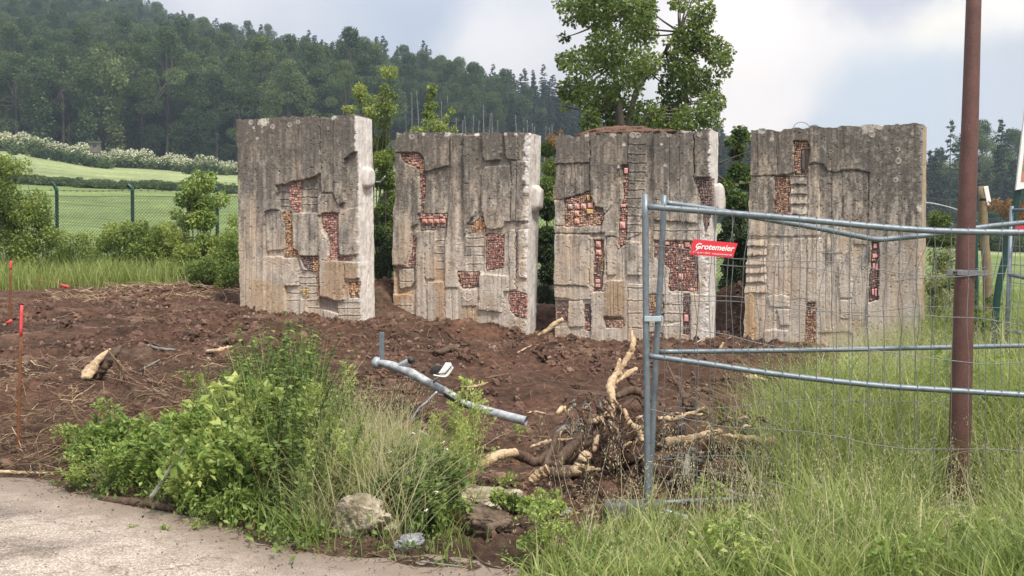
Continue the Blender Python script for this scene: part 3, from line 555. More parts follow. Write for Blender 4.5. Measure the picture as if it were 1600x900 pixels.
   (3.2, [(-60, 430), (250, 425), (370, 410), (490, 400), (500, 335), (540, 325), (600, 345), (640, 395), (720, 402), (745, 382), (870, 382), (947, 400), (940, 800), (952, 1100), (930, 1400), (940, 1900), (-60, 1900)]),
   (4.4, [(-60, 434), (240, 430), (240, 720), (-60, 720)]), (4.2, [(-60, 722), (490, 722), (490, 872), (-60, 872)]), (4.6, [(498, 345), (572, 345), (575, 870), (492, 870)]), (3.8, [(582, 370), (640, 402), (735, 405), (742, 1000), (582, 1000)]), (4.3, [(748, 392), (940, 405), (938, 770), (760, 775)]),
   (3.8, [(190, 932), (360, 930), (355, 1302), (190, 1302)]), (3.6, [(365, 890), (482, 890), (480, 1335), (365, 1335)]), (4.8, [(490, 890), (600, 890), (600, 960), (560, 1130), (555, 1357), (485, 1357)]), (4.4, [(720, 1040), (820, 940), (815, 1326), (728, 1326)]), (4.2, [(730, 1345), (805, 1345), (800, 1478), (730, 1478)]),
   (4.6, [(835, 890), (930, 890), (925, 935), (835, 935)]), (4.6, [(190, 1316), (230, 1305), (300, 1303), (345, 1318), (352, 1395), (280, 1402), (215, 1390)]), (4.6, [(262, 1412), (350, 1415), (356, 1535), (290, 1535)]), (4.8, [(170, 1570), (230, 1560), (350, 1572), (350, 1900), (170, 1900)]),
   (2.2, [(560, 1585), (820, 1580), (820, 1900), (560, 1900)]), (4.4, [(-60, 1290), (90, 1290), (90, 1900), (-60, 1900)]),
   (-2.5, [(388, 170), (490, 170), (505, 230), (490, 350), (490, 415), (395, 420)]), (-2.5, [(250, 430), (350, 430), (360, 490), (345, 640), (355, 715), (245, 715)]),
   (-2.2, [(965, 915), (1015, 915), (1020, 1080), (1010, 1340), (940, 1360), (950, 1100)]), (-2.5, [(485, 1365), (550, 1365), (540, 1900), (450, 1900), (475, 1500)])],
  hg=[], vg=[(262, 90, 410), (500, 90, 330), (120, 120, 420), (660, 420, 1560), (885, 800, 1560), (620, 900, 1560), (270, 940, 1295)],
  louv=[(365, 480, [432, 490, 560, 635, 712]), (-60, 180, [890, 945, 1015, 1085, 1148, 1212, 1290])],
  mos=[(PEACH, 14, [(392, 174), (437, 174), (437, 418), (398, 418)]), (PEACH, 13, [(440, 174), (488, 174), (502, 230), (440, 226)]), (PEACH, 13, [(470, 375), (489, 375), (489, 412), (470, 414)]), (PEACH, 13, [(253, 434), (348, 434), (357, 490), (342, 640), (352, 712), (248, 712)]),
   (DARK + PINK, 16, [(966, 918), (1014, 918), (1018, 1080), (1008, 1338), (943, 1355), (953, 1100)]), (ORAN + PINK, 17, [(488, 1369), (547, 1369), (537, 1700), (453, 1700), (477, 1500)])],
  big=[((.70, .36, .34), [(972, 925), (1003, 925), (1003, 965), (972, 965)], 0), ((.72, .38, .36), [(965, 1000), (1006, 1000), (1006, 1032), (965, 1038)], 0), ((.68, .34, .33), [(968, 1072), (986, 1072), (986, 1110), (968, 1110)], 0), ((.68, .34, .33), [(990, 1072), (1012, 1072), (1012, 1130), (990, 1130)], 0), ((.66, .33, .32), [(962, 1260), (980, 1260), (980, 1310), (962, 1310)], 0), ((.66, .33, .32), [(985, 1255), (1002, 1255), (1002, 1320), (985, 1320)], 0), ((.10, .09, .09), [(446, 232), (466, 232), (466, 400), (446, 400)], 0)],
  stain=[((.50, .29, .10), [(35, 1290), (92, 1290), (92, 1700), (35, 1700)]), ((.45, .34, .20), [(1310, 1000), (1420, 1000), (1420, 1400), (1310, 1400)]), ((.50, .32, .15), [(1325, 1180), (1420, 1180), (1420, 1330), (1325, 1330)])],
  blots=[(160, 100, 26, (.55, .52, .46)), (930, 70, 56, (.52, .47, .42)), (1010, 65, 36, (.52, .47, .42)), (1330, 665, 34, (.58, .52, .45)), (225, 155, 19, (.46, .44, .4))], rings=[(966, 125, 19), (1160, 320, 17), (1140, 460, 14), (1155, 235, 14)],
  left=[(0, 0), (420, 0), (560, -6), (880, -8), (1000, -14), (1300, -18), (1500, -20), (1900, -18)], dark=.40, lugs=[]),
]
SLAB_PLANES = []
def slab(S):
    bx, by, zs = S['zb']; th = math.radians(S['th'])
    U = np.array([math.cos(th), -math.sin(th), 0]); Nn = np.array([-math.sin(th), -math.cos(th), 0]); Z = np.array([0, 0, 1.])
    c = S['corners']; R0 = P(c[2][0], c[2][1], S['Yr'])
    def pl(px, py):
        d = raydir(px, py); o = np.array([0, 0, CAMZ]); t = ((R0 - o) @ Nn) / (d @ Nn); return o + d * np.asarray(t)[..., None]
    TL, TR, BR, BL = [pl(*q) for q in c]
    uL = (TL - R0) @ U; uR = (TR - R0) @ U; uLb = (BL - R0) @ U; Wd = uR - uL
    nu, nv = int(Wd / .0105), int((max(TL[2], TR[2]) - BR[2] + .35) / .0105)
    zbot = min(BR[2], BL[2]) - .35
    s, t = np.meshgrid(np.linspace(0, 1, nu), np.linspace(0, 1, nv))
    top = TL[2] + (TR[2] - TL[2]) * s + (fbm(s * 22, s * 0 + bx, 4) - .5) * .05 - .035 * sstep(.62, .74, fbm(s * 12 + 9, s * 0 + by, 2))
    z = zbot + (top - zbot) * t
    ul = uLb + (uL - uLb) * (z - BL[2]) / (TL[2] - BL[2]); ur = 0 + uR * (z - BR[2]) / (TR[2] - BR[2])
    zy = by + 0 * z
    base = R0 + (ul + (ur - ul) * s)[..., None] * U + 0; base[..., 2] = z
    px, py = proj(base); X = (px - bx) * zs; Yz = (py - by) * zs
    off = np.interp(Yz, [q[0] for q in S['left']], [q[1] for q in S['left']]) / zs / (F / 15.8)      # irregular left edge
    off = off + (fbm(z * 9, z * 0 + bx, 3) - .5) * .03
    base = base + (off * np.clip(1 - s * 12, 0, 1))[..., None] * U
    px, py = proj(base); X = (px - bx) * zs; Yz = (py - by) * zs
    Xw = X + (fbm(X / 45, Yz / 45 + 3, 3) - .5) * 14; Yw = Yz + (fbm(X / 45 + 50, Yz / 45, 3) - .5) * 14
    h = np.full(X.shape, 3.0)
    for lv, pts in S['sets']: h[poly_in(pts, Xw, Yw)] = lv
    raw = h.copy()
    for x0, x1, ys in S.get('louv', []):
        for a, b in zip(ys[:-1], ys[1:]):
            m = (Xw > x0) & (Xw < x1) & (Yw >= a) & (Yw < b); h[m] = 2.2 + 3.0 * ((Yw[m] - a) / (b - a)) ** .8
    k = h.copy(); k[1:-1, 1:-1] = (h[1:-1, 1:-1] * 8 + h[:-2, 1:-1] + h[2:, 1:-1] + h[1:-1, :-2] + h[1:-1, 2:]) / 12; h = k
    h[raw < 0] = .9; prot = raw > 0
    for x0, x1, ys in S['hg']:
        for yy in ys:
            m = (Xw > x0) & (Xw < x1); d = np.abs(Yw - yy); h = h - m * 1.0 * np.clip(1 - d / 4.5, 0, 1) + m * .3 * np.clip(1 - np.abs(Yw - yy + 9) / 9, 0, 1)
    for x, y0, y1 in S['vg']:
        m = (Yw > y0) & (Yw < y1); xx = x + (fbm(Yz / 120, Yz * 0 + x, 2) - .5) * 10; h = h - m * 1.0 * np.clip(1 - np.abs(X - xx) / 5, 0, 1)
    # board marks, waves and pitting
    h = h + (fbm(X / 46, Yz / 900, 2) - .5) * 1.1 * prot + (fbm(X / 110, Yz / 160, 2) - .5) * 1.2 * prot + (vnoise(X / 13 + 5, Yz / 900) - .5) * .42 * prot + (fbm(X / 9, Yz / 9, 3) - .5) * .4
    pit = fbm(X / 14 + 90, Yz / 14, 2); h = h - 1.0 * sstep(.82, .88, pit)
    for q in [(1045, 870, 1590)] if bx == 610 else []:
        xx = q[0] + (fbm(Yz / 30, Yz * 0, 3) - .5) * 40; h = h - 3 * np.clip(1 - np.abs(X - xx) / 5, 0, 1) * ((Yz > q[1]) & (Yz < q[2]))
    # worn corner along the right edge
    edge = np.clip((s - .965) / .035, 0, 1); h = h - edge ** 2 * .8 - (.3 if bx in (370, 1160) else 1.0) * sstep(.4, .75, fbm(X / 30, Yz / 30 + 70, 3)) * np.clip((s - .93) / .07, 0, 1)
    pos = base + (h * .0150)[..., None] * Nn
    # colour: pale below, algae and lichen above; drawn where the growth is
    light = np.array([.54, .475, .405]); warm = np.array([.49, .40, .315]); dk = np.array([.112, .102, .088])
    n1 = fbm(X / 160, Yz / 300, 4); n2 = fbm(X / 26, Yz / 130 + 11, 4); n3 = fbm(X / 12, Yz / 12, 4)
    C = light + (warm - light) * (sstep(.42, .68, n1))[..., None]
    C = C * (.84 + .32 * n2)[..., None]
    dkm = 1 - sstep(.0, S['dark'] + .12, 1 - t + (n2 - .5) * .55 + (n3 - .5) * .40 + (n1 - .5) * .45)
    dkm = np.clip(dkm ** .72, 0, .92)
    if bx == 1160: dkm = np.clip(dkm + .45 * sstep(.35, .9, s) * (1 - sstep(.3, .9, 1 - t)), 0, .95)
    C = C + (dk - C) * dkm[..., None]
    for colr, pts in S['stain']:
        m = np.zeros(X.shape)
        for dx, dy in ((0, 0), (12, 10), (-12, 10), (12, -10), (-12, -10), (24, 0), (-24, 0), (0, 24), (0, -24)):
            m += poly_in(pts, Xw * 1.0 + dx + (n2 - .5) * 50, Yw + dy + (n2 - .5) * 120) / 9.
        C = C + (np.array(colr) - C) * (m * (.45 + .5 * n3))[..., None]
    R_ = np.random.default_rng(int(bx))
    for i in range(300):
        cx = R_.uniform(0, 1) * (1050 if bx == 370 else 1200); cy = R_.uniform(0, 1) ** 1.6 * 800 + 60
        if bx == 1160: cx = 500 + R_.uniform(0, 1) ** .6 * 830
        rr = R_.uniform(4, 11) * (1.5 if bx == 1160 else 1.1); d = np.hypot(X - cx, Yz - cy) + (n3 - .5) * 8
        m = (1 - sstep(rr * .8, rr * 1.1, d)) * (.35 + .65 * sstep(rr * .2, rr * .8, d)) * R_.uniform(.25, .7) * (raw > 0)
        C = C + (np.array([.36, .34, .29]) - C) * m[..., None]
    for cx, cy, rr in S['rings']:
        d = np.hypot(X - cx, Yz - cy); m = np.exp(-((d - rr) / 4.0) ** 2) * .85 + .45 * (1 - sstep(rr * .6, rr * .8, d)) * (cx < 600 or cy < 200)
        C = C + (np.array([.55, .51, .45]) - C) * np.clip(m, 0, 1)[..., None]; pos = pos + (.006 * np.exp(-((d - rr) / 4.0) ** 2))[..., None] * Nn
    for cx, cy, rr, colr in S['blots']:
        d = np.hypot((X - cx), (Yz - cy) * 1.15) + (n3 - .5) * rr * 1.3; m = 1 - sstep(rr * .75, rr * 1.0, d); C = C + (np.array(colr) - C) * m[..., None]
    mo = raw < 0; C[mo] = C[mo] * .25 + np.array([.16, .11, .09])
    white = np.array([.66, .62, .59])
    wm = sstep(0, .012, s - .985 + (fbm(Yz / 30, Yz * 0 + 3, 3) - .5) * .07 * (1 if bx == 610 else .25))
    if bx == 610: wm = np.maximum(wm, sstep(0, .01, s - .955 + (fbm(Yz / 40, Yz * 0 + 5, 3) - .5) * .06) * (Yz < 560))
    if bx == 860: wm = np.maximum(wm, .75 * sstep(0, .03, s - .93 + (fbm(X / 30, Yz / 60 + 5, 3) - .5) * .2) * (Yz > 760))
    if bx == 1160: wm = wm * .3
    C = C + (white - C) * wm[..., None]
    # back and side strips
    back = -S['T'] * Nn
    verts = [pos.reshape(-1, 3)]; cols = [C.reshape(-1, 3)]; faces = []
    idx = np.arange(nu * nv).reshape(nv, nu); faces.append(np.stack([idx[:-1, :-1], idx[:-1, 1:], idx[1:, 1:], idx[1:, :-1]], -1).reshape(-1, 4))
    n0 = nu * nv
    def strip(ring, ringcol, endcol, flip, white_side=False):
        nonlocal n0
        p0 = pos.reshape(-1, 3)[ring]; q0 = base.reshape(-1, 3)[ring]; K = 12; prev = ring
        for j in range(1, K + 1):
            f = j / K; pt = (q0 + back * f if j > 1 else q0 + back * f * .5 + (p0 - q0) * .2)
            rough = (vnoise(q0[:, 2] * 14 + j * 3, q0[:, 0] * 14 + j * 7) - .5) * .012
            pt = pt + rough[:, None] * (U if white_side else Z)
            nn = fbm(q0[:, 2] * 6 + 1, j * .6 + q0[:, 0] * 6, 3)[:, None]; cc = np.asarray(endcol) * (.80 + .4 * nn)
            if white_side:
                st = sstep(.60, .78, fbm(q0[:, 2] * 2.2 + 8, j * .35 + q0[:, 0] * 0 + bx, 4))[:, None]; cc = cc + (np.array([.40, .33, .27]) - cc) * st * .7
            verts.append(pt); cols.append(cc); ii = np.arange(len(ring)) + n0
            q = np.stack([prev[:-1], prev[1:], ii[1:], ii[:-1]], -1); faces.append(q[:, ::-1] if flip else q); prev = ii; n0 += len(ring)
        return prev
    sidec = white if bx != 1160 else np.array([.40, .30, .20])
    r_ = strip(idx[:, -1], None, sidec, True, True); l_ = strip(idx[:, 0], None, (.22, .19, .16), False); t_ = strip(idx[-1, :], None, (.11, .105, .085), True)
    bk = [pt for pt in (r_[0], r_[-1], l_[-1], l_[0])]; faces.append(np.array([bk]))
    root = thing('concrete_slab', S['label'], 'relief slab', R0, 'sculpted concrete slabs standing in a row')
    V = np.concatenate(verts); Cc = np.concatenate(cols)
    o = link('body', mesh_from('slab_body', V - R0, faces, [M['concrete']], None, Cc, None, False), root)
    # mosaics
    def tilebox(q, lo, hi, inset):
        """q: 4 plane points (CCW seen from the front)"""
        q = np.asarray(q); cen = q.mean(0); vv = np.concatenate([q + Nn * lo, q + Nn * hi * .8, cen + (q - cen) * (1 - inset) + Nn * hi])
        f = []
        for a in range(4):
            b = (a + 1) % 4
            f += [[a, b, 4 + b], [a, 4 + b, 4 + a], [4 + a, 4 + b, 8 + b], [4 + a, 8 + b, 8 + a]]
        f += [[8, 9, 10], [8, 10, 11]]
        return vv, np.array(f)
    bigs = S.get('big', []); mos_objs = []
    for pal, size, pts in S['mos']:
        pts = np.asarray(pts, float); x0, y0 = pts.min(0); x1, y1 = pts.max(0); cells = []
        def split(a, b, c_, d):
            w_, h_ = c_ - a, d - b
            if w_ < size * 1.25 and h_ < size * 1.35: cells.append((a, b, c_, d)); return
            if w_ > h_ * R_.uniform(.7, 1.3): m_ = a + w_ * R_.uniform(.35, .65); split(a, b, m_, d); split(m_, b, c_, d)
            else: m_ = b + h_ * R_.uniform(.35, .65); split(a, b, c_, m_); split(a, m_, c_, d)
        split(x0, y0, x1, y1); vs, fs, cs, n_ = [], [], [], 0
        for a, b, c_, d in cells:
            mx, my = (a + c_) / 2, (b + d) / 2
            if not poly_in(pts, np.array([mx]), np.array([my]))[0]: continue
            if any(min(p_[0] for p_ in B[1]) - 4 < mx < max(p_[0] for p_ in B[1]) + 4 and min(p_[1] for p_ in B[1]) - 4 < my < max(p_[1] for p_ in B[1]) + 4 for B in bigs): continue
            if R_.uniform() < .05: continue
            g_ = 2.1; jj = R_.uniform(-1.6, 1.6, (4, 2)); q = np.array([(a + g_, d - g_), (c_ - g_, d - g_), (c_ - g_, b + g_), (a + g_, b + g_)]) + jj
            q3 = pl(bx + q[:, 0] / zs, by + q[:, 1] / zs); hi = R_.uniform(.6, 2.2) * .01; q3 = q3
            vv, ff = tilebox(q3, .0, hi + .030, .22); vs.append(vv); fs.append(ff + n_); n_ += len(vv)
            cc = np.array(pal[R_.integers(len(pal))]) * R_.uniform(.95, 1.65); cc = cc * .66 + np.array([.50, .40, .34]) * .34 * R_.uniform(.6, 1.2); cs.append(np.tile(np.clip(cc, 0, .9), (len(vv), 1)))
        if vs:
            vv = np.concatenate(vs); me = mesh_from('mosaic', vv - R0, [np.concatenate(fs)], [M['tile']], None, np.concatenate(cs))
            mo_ = link('mosaic', me, root); mo_['kind'] = 'stuff'; mos_objs.append((pts, mo_))
    for colr, pts, ring in bigs:
        pts = np.array(pts, float)[[3, 2, 1, 0]]; cen = pts.mean(0); pts = cen + (pts - cen) * .90; q3 = pl(bx + (pts[:, 0]) / zs, by + pts[:, 1] / zs)
        vv, ff = tilebox(q3, .0, .056, .25); cc = np.tile(np.array(colr) * 1.15, (len(vv), 1)); n_ = len(vv); vs = [vv]; fs = [ff]; cs = [cc]
        if ring:
            for rr, hh, dkf in ((.34, .068, 1.3), (.14, .073, .35)):
                a = np.arange(8) / 8 * 2 * math.pi; e1 = (q3[1] - q3[0]) * rr; e2 = (q3[2] - q3[1]) * rr; cn = q3.mean(0)
                rv = np.concatenate([cn + np.cos(a)[:, None] * e1 + np.sin(a)[:, None] * e2 + Nn * .054, cn + .8 * (np.cos(a)[:, None] * e1 + np.sin(a)[:, None] * e2) + Nn * hh])
                rf = []
                for i in range(8):
                    j = (i + 1) % 8; rf += [[i, j, 8 + j], [i, 8 + j, 8 + i]]
                rf += [[8, 8 + i, 9 + i] for i in range(1, 7)]
                vs.append(rv); fs.append(np.array(rf) + n_); cs.append(np.tile(np.clip(np.array(colr) * dkf, 0, 1), (16, 1))); n_ += 16
        near_ = min(mos_objs, key=lambda mo: (0 if poly_in(mo[0], np.array([cen[0]]), np.array([cen[1]]))[0] else 1, np.linalg.norm(mo[0].mean(0) - cen)))[1]
        link('tile', mesh_from('tile', np.concatenate(vs) - R0, [np.concatenate(fs)], [M['tile']], None, np.concatenate(cs)), near_)
    # the cast lug on the white right side
    for f_, zy_, sz in S['lugs']:
        zc = pl(bx + 1100 / zs, by + zy_ / zs)[2]; ur_ = uR * (zc - BR[2]) / (TR[2] - BR[2])
        g = ico(3); nse = fbm(g.v[:, 0] * 2 + bx, g.v[:, 2] * 2 + g.v[:, 1], 3) - .5
        vv = np.sign(g.v) * np.abs(g.v) ** .55 * (1 + nse[:, None] * .35) * np.array([sz * .62, .13, sz * .72 + .03])
        vv = vv[:, [0]] * U + vv[:, [1]] * Nn + vv[:, [2]] * Z + R0 + ur_ * U - Nn * (S['T'] * .45); vv[:, 2] += zc - R0[2]
        link('lug', mesh_from('lug', vv - R0, [g.f], [M['concrete']], None, np.tile(white * .93, (len(vv), 1)), None, True), root)
    SLAB_PLANES.append((R0, U, Nn, uL, uR, TL[2], TR[2], S['T'], pl))
    return root
for S in SLABS: slab(S)
SLAB_ROOTS = [o for o in bpy.data.objects if o.get('category') == 'relief slab']
# soil heaps against and behind the slabs, around the root pile and at the left
def bump_at(px, py, Y, rx, ry, h):
    p = P(px, py, Y); BUMPS.append((p[0], Y, rx, ry, h))
bump_at(470, 480, 15.8, .9, .4, .10); bump_at(730, 500, 15.9, .6, .45, .20); bump_at(850, 500, 17.6, .5, .6, .25); bump_at(593, 470, 17.6, .7, .7, .5); bump_at(1145, 480, 16.8, .6, .6, .62)
bump_at(480, 490, 15.2, .7, .5, .08); bump_at(1000, 520, 14.9, 1.2, .4, .05); bump_at(80, 600, 10.6, .9, .5, .16); bump_at(200, 640, 9.6, .7, .5, .10); bump_at(630, 620, 9.5, .8, .5, .16)
bump_at(310, 470, 19.5, 1.2, .8, .15)
print('slabs', time.time() - T0)

# ------------------------------------------------------------------ ground sheet, road
def axis(fine, lo, hi, ratio=1.16, start=None):
    a = list(fine); st = fine[1] - fine[0]; x = fine[0]; left = []
    while x > lo: st *= ratio; x -= st; left.append(x)
    st = fine[-1] - fine[-2]; x = fine[-1]; right = []
    while x < hi: st *= ratio; x += st; right.append(x)
    return np.array(left[::-1] + a + right)
xs = axis(np.arange(-8, 9.0, .042), -640, 640, 1.09); xs = xs[np.abs(xs) < 715]
ys = axis(5.2 * 1.0042 ** np.arange(0, 372), -90, 760, 1.05)
ys = ys[(ys > -125) & (ys < 800)]
GX, GY_ = np.meshgrid(xs, ys)
GZ = ground_z(GX, GY_)
GZ = np.where(GY_ < 3, -.05, GZ)
sm = soil_mask(GX, GY_); n1 = fbm(GX * .7, GY_ * .7, 4); n2 = fbm(GX * 3.1 + 5, GY_ * 3.1, 4)
soil = np.array([.150, .080, .053]) * (.62 + .75 * n2)[..., None]; dry = np.array([.28, .185, .13])
soil = soil + (dry - soil) * (sstep(.56, .72, fbm(GX * .9 + 40, GY_ * 2.2, 4)) * .7)[..., None]
moist = sstep(.5, .7, fbm(GX * 1.7 + 9, GY_ * 1.7, 3))[..., None]; soil = soil * (1 - .35 * moist)
verge = np.array([.075, .105, .035]) * (.5 + n2)[..., None] * (1 - .5 * sstep(16, 10, GY_))[..., None]
azp = 800 + GX / np.maximum(GY_, 1) * F
field = np.array([.195, .262, .085]) * (.80 + .4 * fbm(GX * .05, GY_ * .15, 4))[..., None]
paler = np.array([.28, .33, .15]); b1 = sstep(101, 107, GY_ + (azp - 200) * .02)
field = field + (paler - field) * b1[..., None]; field = field * (.72 + .56 * fbm(GX * .6, GY_ * 1.3, 5))[..., None] * (.86 + .28 * fbm(GX * .03 + 4, GY_ * .35, 3))[..., None]
field = field * (1 - .10 * (np.sin(GY_ * .9 + GX * .35) > .93) * sstep(30, 60, GY_) * (1 - sstep(100, 140, GY_)))[..., None]
strip2 = np.exp(-((GY_ - 128 - (azp - 200) * .015) / 3.0) ** 2); field = field * (1 - .28 * strip2)[..., None]
wood = np.array([.035, .045, .020])
Cg = verge * 1.0
f1 = sstep(25, 30, GY_ + n1 * 4)[..., None]; Cg = Cg + (field - Cg) * f1
f2 = sstep(168, 178, GY_)[..., None]; Cg = Cg + (wood - Cg) * f2
Cg = Cg + (soil - Cg) * sm[..., None]
bare = ((1 - sstep(.0, .9, GY_ - road_edge(GX))) * (GY_ < 14))[..., None]; Cg = Cg + (np.array([.13, .085, .060]) * (.7 + .6 * n2)[..., None] - Cg) * bare
nr, nc = GX.shape; idx = np.arange(nr * nc).reshape(nr, nc)
q = np.stack([idx[:-1, :-1], idx[:-1, 1:], idx[1:, 1:], idx[1:, :-1]], -1).reshape(-1, 4)
gm = mesh_from('ground', np.stack([GX, GY_, GZ], -1).reshape(-1, 3), [q], [M['ground']], None, Cg.reshape(-1, 3), None, True)
tag(link('ground', gm), kind='structure')
# road sheet
rx = np.concatenate([np.linspace(-60, -7, 40), np.arange(-6.9, 6, .06), np.linspace(6.2, 60, 40)]); tt = np.linspace(0, 1, 160) ** .35
RXg, RT = np.meshgrid(rx, tt); RYg = -40 + (road_edge(RXg) + .35 + 40) * RT
RZg = .006 + (fbm(RXg * .5, RYg * .5, 3) - .5) * .03 + (fbm(RXg * 5, RYg * 5, 3) - .5) * .006
idx = np.arange(RXg.size).reshape(RXg.shape); q = np.stack([idx[:-1, :-1], idx[:-1, 1:], idx[1:, 1:], idx[1:, :-1]], -1).reshape(-1, 4)
tag(link('road', mesh_from('road', np.stack([RXg, RYg, RZg], -1).reshape(-1, 3), [q], [M['road']], None, np.repeat(np.clip(1 - (road_edge(RXg) - RYg) / 1.1, 0, 1).reshape(-1, 1), 3, 1), None, True)), kind='structure')
print('ground', time.time() - T0)

# ------------------------------------------------------------------ soil clods, litter, twigs
def az_of(X, Y): return 800 + X / np.maximum(Y, .1) * F
def sample_ground(n, x0, x1, y0, y1, wfun=None, near=1.0):
    """random points; more of them near the camera where they show larger"""
    X = []; Yy = []; c = 0
    while c < n:
        m = n * 4; a = rng.uniform(x0, x1, m); b = y0 + (y1 - y0) * rng.uniform(0, 1, m) ** near
        k = wfun(a, b) > rng.uniform(0, 1, m) if wfun is not None else np.ones(m, bool)
        X.append(a[k]); Yy.append(b[k]); c += k.sum()
        if k.sum() == 0: break
    return np.concatenate(X)[:n], np.concatenate(Yy)[:n]
def clod_shape(sub, seed):
    g = ico(sub); r_ = np.random.default_rng(seed); g.v = g.v * (1 + r_.uniform(-.28, .28, (len(g.v), 1))) * np.array([1, .8, .6]); return g
cl = [clod_shape(1, 3), clod_shape(1, 4), clod_shape(2, 5)]
def soilw(X, Y):
    a = az_of(X, Y); return soil_mask(X, Y) * (a > -350) * (a < 1600) * (1 - .75 * sstep(.50, .62, fbm(X * .45 + 3, Y * .9 + 1, 3))) * (.25 + 1.2 * sstep(.45, .7, fbm(X * 1.4, Y * 1.4, 3)))
gs = []
for k, (g, n) in enumerate(zip(cl, (10500, 9500, 1700))):
    X, Y = sample_ground(n, -8, 7.5, 6.5, 21, soilw, 1.25); s = (.007 + .030 * rng.random(n) ** 3.2) * (1 + .02 * Y) * (1.5 if k == 2 else 1)
    gs.append(inst(g, np.stack([X, Y, ground_z(X, Y) + s * .25], -1), randrot(n), s, rng.uniform(.15, .8, n)))
X, Y = sample_ground(150, -8, 7.5, 7.5, 20, soilw, 1.1); s = rng.uniform(.05, .13, 150); gs.append(inst(clod_shape(3, 9), np.stack([X, Y, ground_z(X, Y) + s * .1], -1), randrot(150), s, rng.uniform(.2, .6, 150)))
X, Y = sample_ground(420, -8, 7.5, 6.8, 20, soilw, 1.1); s = rng.uniform(.012, .04, 420); gs.append(inst(cl[0], np.stack([X, Y, ground_z(X, Y) + s * .3], -1), randrot(420), s, rng.uniform(.85, 1, 420)))
tag(build('soil_clods', merge(gs), M['clod'], smooth=False), 'loose brown clods and crumbs strewn over the churned soil', 'soil', kind='stuff')
def strip_twigs(n, X, Y, lmin, lmax, rad, lift=.02, colr=(0, 1), steep=.25):
    gs = []; L_ = lmin + (lmax - lmin) * rng.random(n) ** 2; a = rng.uniform(0, 2 * math.pi, n); el = rng.normal(0, steep, n); k = 5
    t = np.linspace(-.5, .5, k)[None, :, None]
    d = np.stack([np.cos(a) * np.cos(el), np.sin(a) * np.cos(el), np.sin(el)], -1)[:, None]; b = rng.normal(0, .22, (n, 1, 3)) * (t ** 2 - .12)
    wob = rng.normal(0, .035, (n, k, 3)); c = np.stack([X, Y, ground_z(X, Y)], -1)[:, None] + L_[:, None, None] * (d * t + b + wob)
    c[..., 2] = np.maximum(c[..., 2], ground_z(c[..., 0], c[..., 1]) - .01) + lift * rng.random((n, 1))
    tn = unit(np.gradient(c, axis=1)); x = unit(np.cross(tn, np.array([0, 0, 1.]))); y = np.cross(tn, x)
    r_ = (rad * (.5 + rng.random((n, 1))) * np.linspace(1, .45, k)[None])[..., None]
    ang = np.arange(3) * 2 * math.pi / 3
    v = c[:, :, None] + r_[..., None] * (np.cos(ang)[None, None, :, None] * x[:, :, None] + np.sin(ang)[None, None, :, None] * y[:, :, None])
    base_ = np.arange(k - 1)[:, None] * 3; j = np.arange(3)[None]; j2 = (j + 1) % 3
    q = np.stack([base_ + j, base_ + j2, base_ + 3 + j2, base_ + 3 + j], -1).reshape(-1, 4); f = np.concatenate([q[:, :3], q[:, [0, 2, 3]]])
    f = f[None] + (np.arange(n) * k * 3)[:, None, None]; rr = np.repeat(rng.uniform(*colr, n), k * 3)
    return Geo(v.reshape(-1, 3), f.reshape(-1, 3), rr)
def w_litter(X, Y):
    a = az_of(X, Y); return soil_mask(X, Y) * (a > -350) * (a < 1400) * (.12 + 1.0 * sstep(11, 8.5, Y) * sstep(520, 250, a) + .8 * np.exp(-((a - 1050) / 190) ** 2 - ((Y - 8.8) / 1.0) ** 2) + .5 * sstep(.52, .7, fbm(X * 1.2 + 8, Y * 1.2, 3)))
X, Y = sample_ground(6500, -8, 7, 6.8, 20, w_litter, 1.3)
gs = [strip_twigs(len(X), X, Y, .06, .40, .0022, .03, (0, .9))]
X, Y = sample_ground(1300, -6, -1.2, 7.2, 10.8, w_litter, 1.0); gs.append(strip_twigs(len(X), X, Y, .12, .6, .0028, .10, (.1, .85), .45))
X, Y = sample_ground(900, -8, 3, 18, 22, lambda X, Y: (az_of(X, Y) > -60) * (az_of(X, Y) < 420) * 1.0); gs.append(strip_twigs(len(X), X, Y, .1, .5, .005, .08, (.6, 1), .3))
X, Y = sample_ground(1700, -6, 0, 7.0, 12.5, lambda X, Y: soil_mask(X, Y) * (az_of(X, Y) > -60) * sstep(620, 300, az_of(X, Y)) * (.2 + sstep(.45, .65, fbm(X * 1.6, Y * 1.6, 3)))); gs.append(strip_twigs(len(X), X, Y, .05, .35, .0028, .05, (0, 1), .35))
X, Y = sample_ground(650, -5.4, -2.0, 7.1, 8.9, lambda X, Y: (az_of(X, Y) > -60) * (az_of(X, Y) < 330) * (Y > road_edge(X) + .05) * 1.0); gs.append(strip_twigs(len(X), X, Y, .05, .30, .0020, .06, (.1, .8), .35))
tag(build('twig_litter', merge(gs), M['twig']), 'tangled dry twigs, rootlets and bark shreds lying on the churned soil', 'twigs', kind='stuff')
# debris along the road edge
X = rng.uniform(-4.2, 1.2, 1500); Y = road_edge(X) + rng.normal(.02, .16, 1500); gs = [strip_twigs(1500, X, Y, .03, .22, .002, .015, (0, .8))]
X = rng.uniform(-4.5, 1.0, 500); Y = road_edge(X) - rng.exponential(.45, 500); gs.append(strip_twigs(500, X, Y, .02, .10, .0016, .006, (0, .8), .05))
tag(build('road_edge_debris', merge(gs), M['twig']), 'fine dark plant debris washed along the edge of the road', 'debris', kind='stuff')
n = 1600; X = rng.uniform(-5, 3.0, n); Y = road_edge(X) - rng.exponential(.5, n) + .12; s = .0025 + .007 * rng.random(n) ** 3
tag(build('gravel', inst(cl[0], np.stack([X, Y, .012 + s * .3], -1), randrot(n), s, rng.uniform(.55, 1, n)), M['clod']), 'small stones and grit scattered on the road', 'gravel', kind='stuff')
print('litter', time.time() - T0)

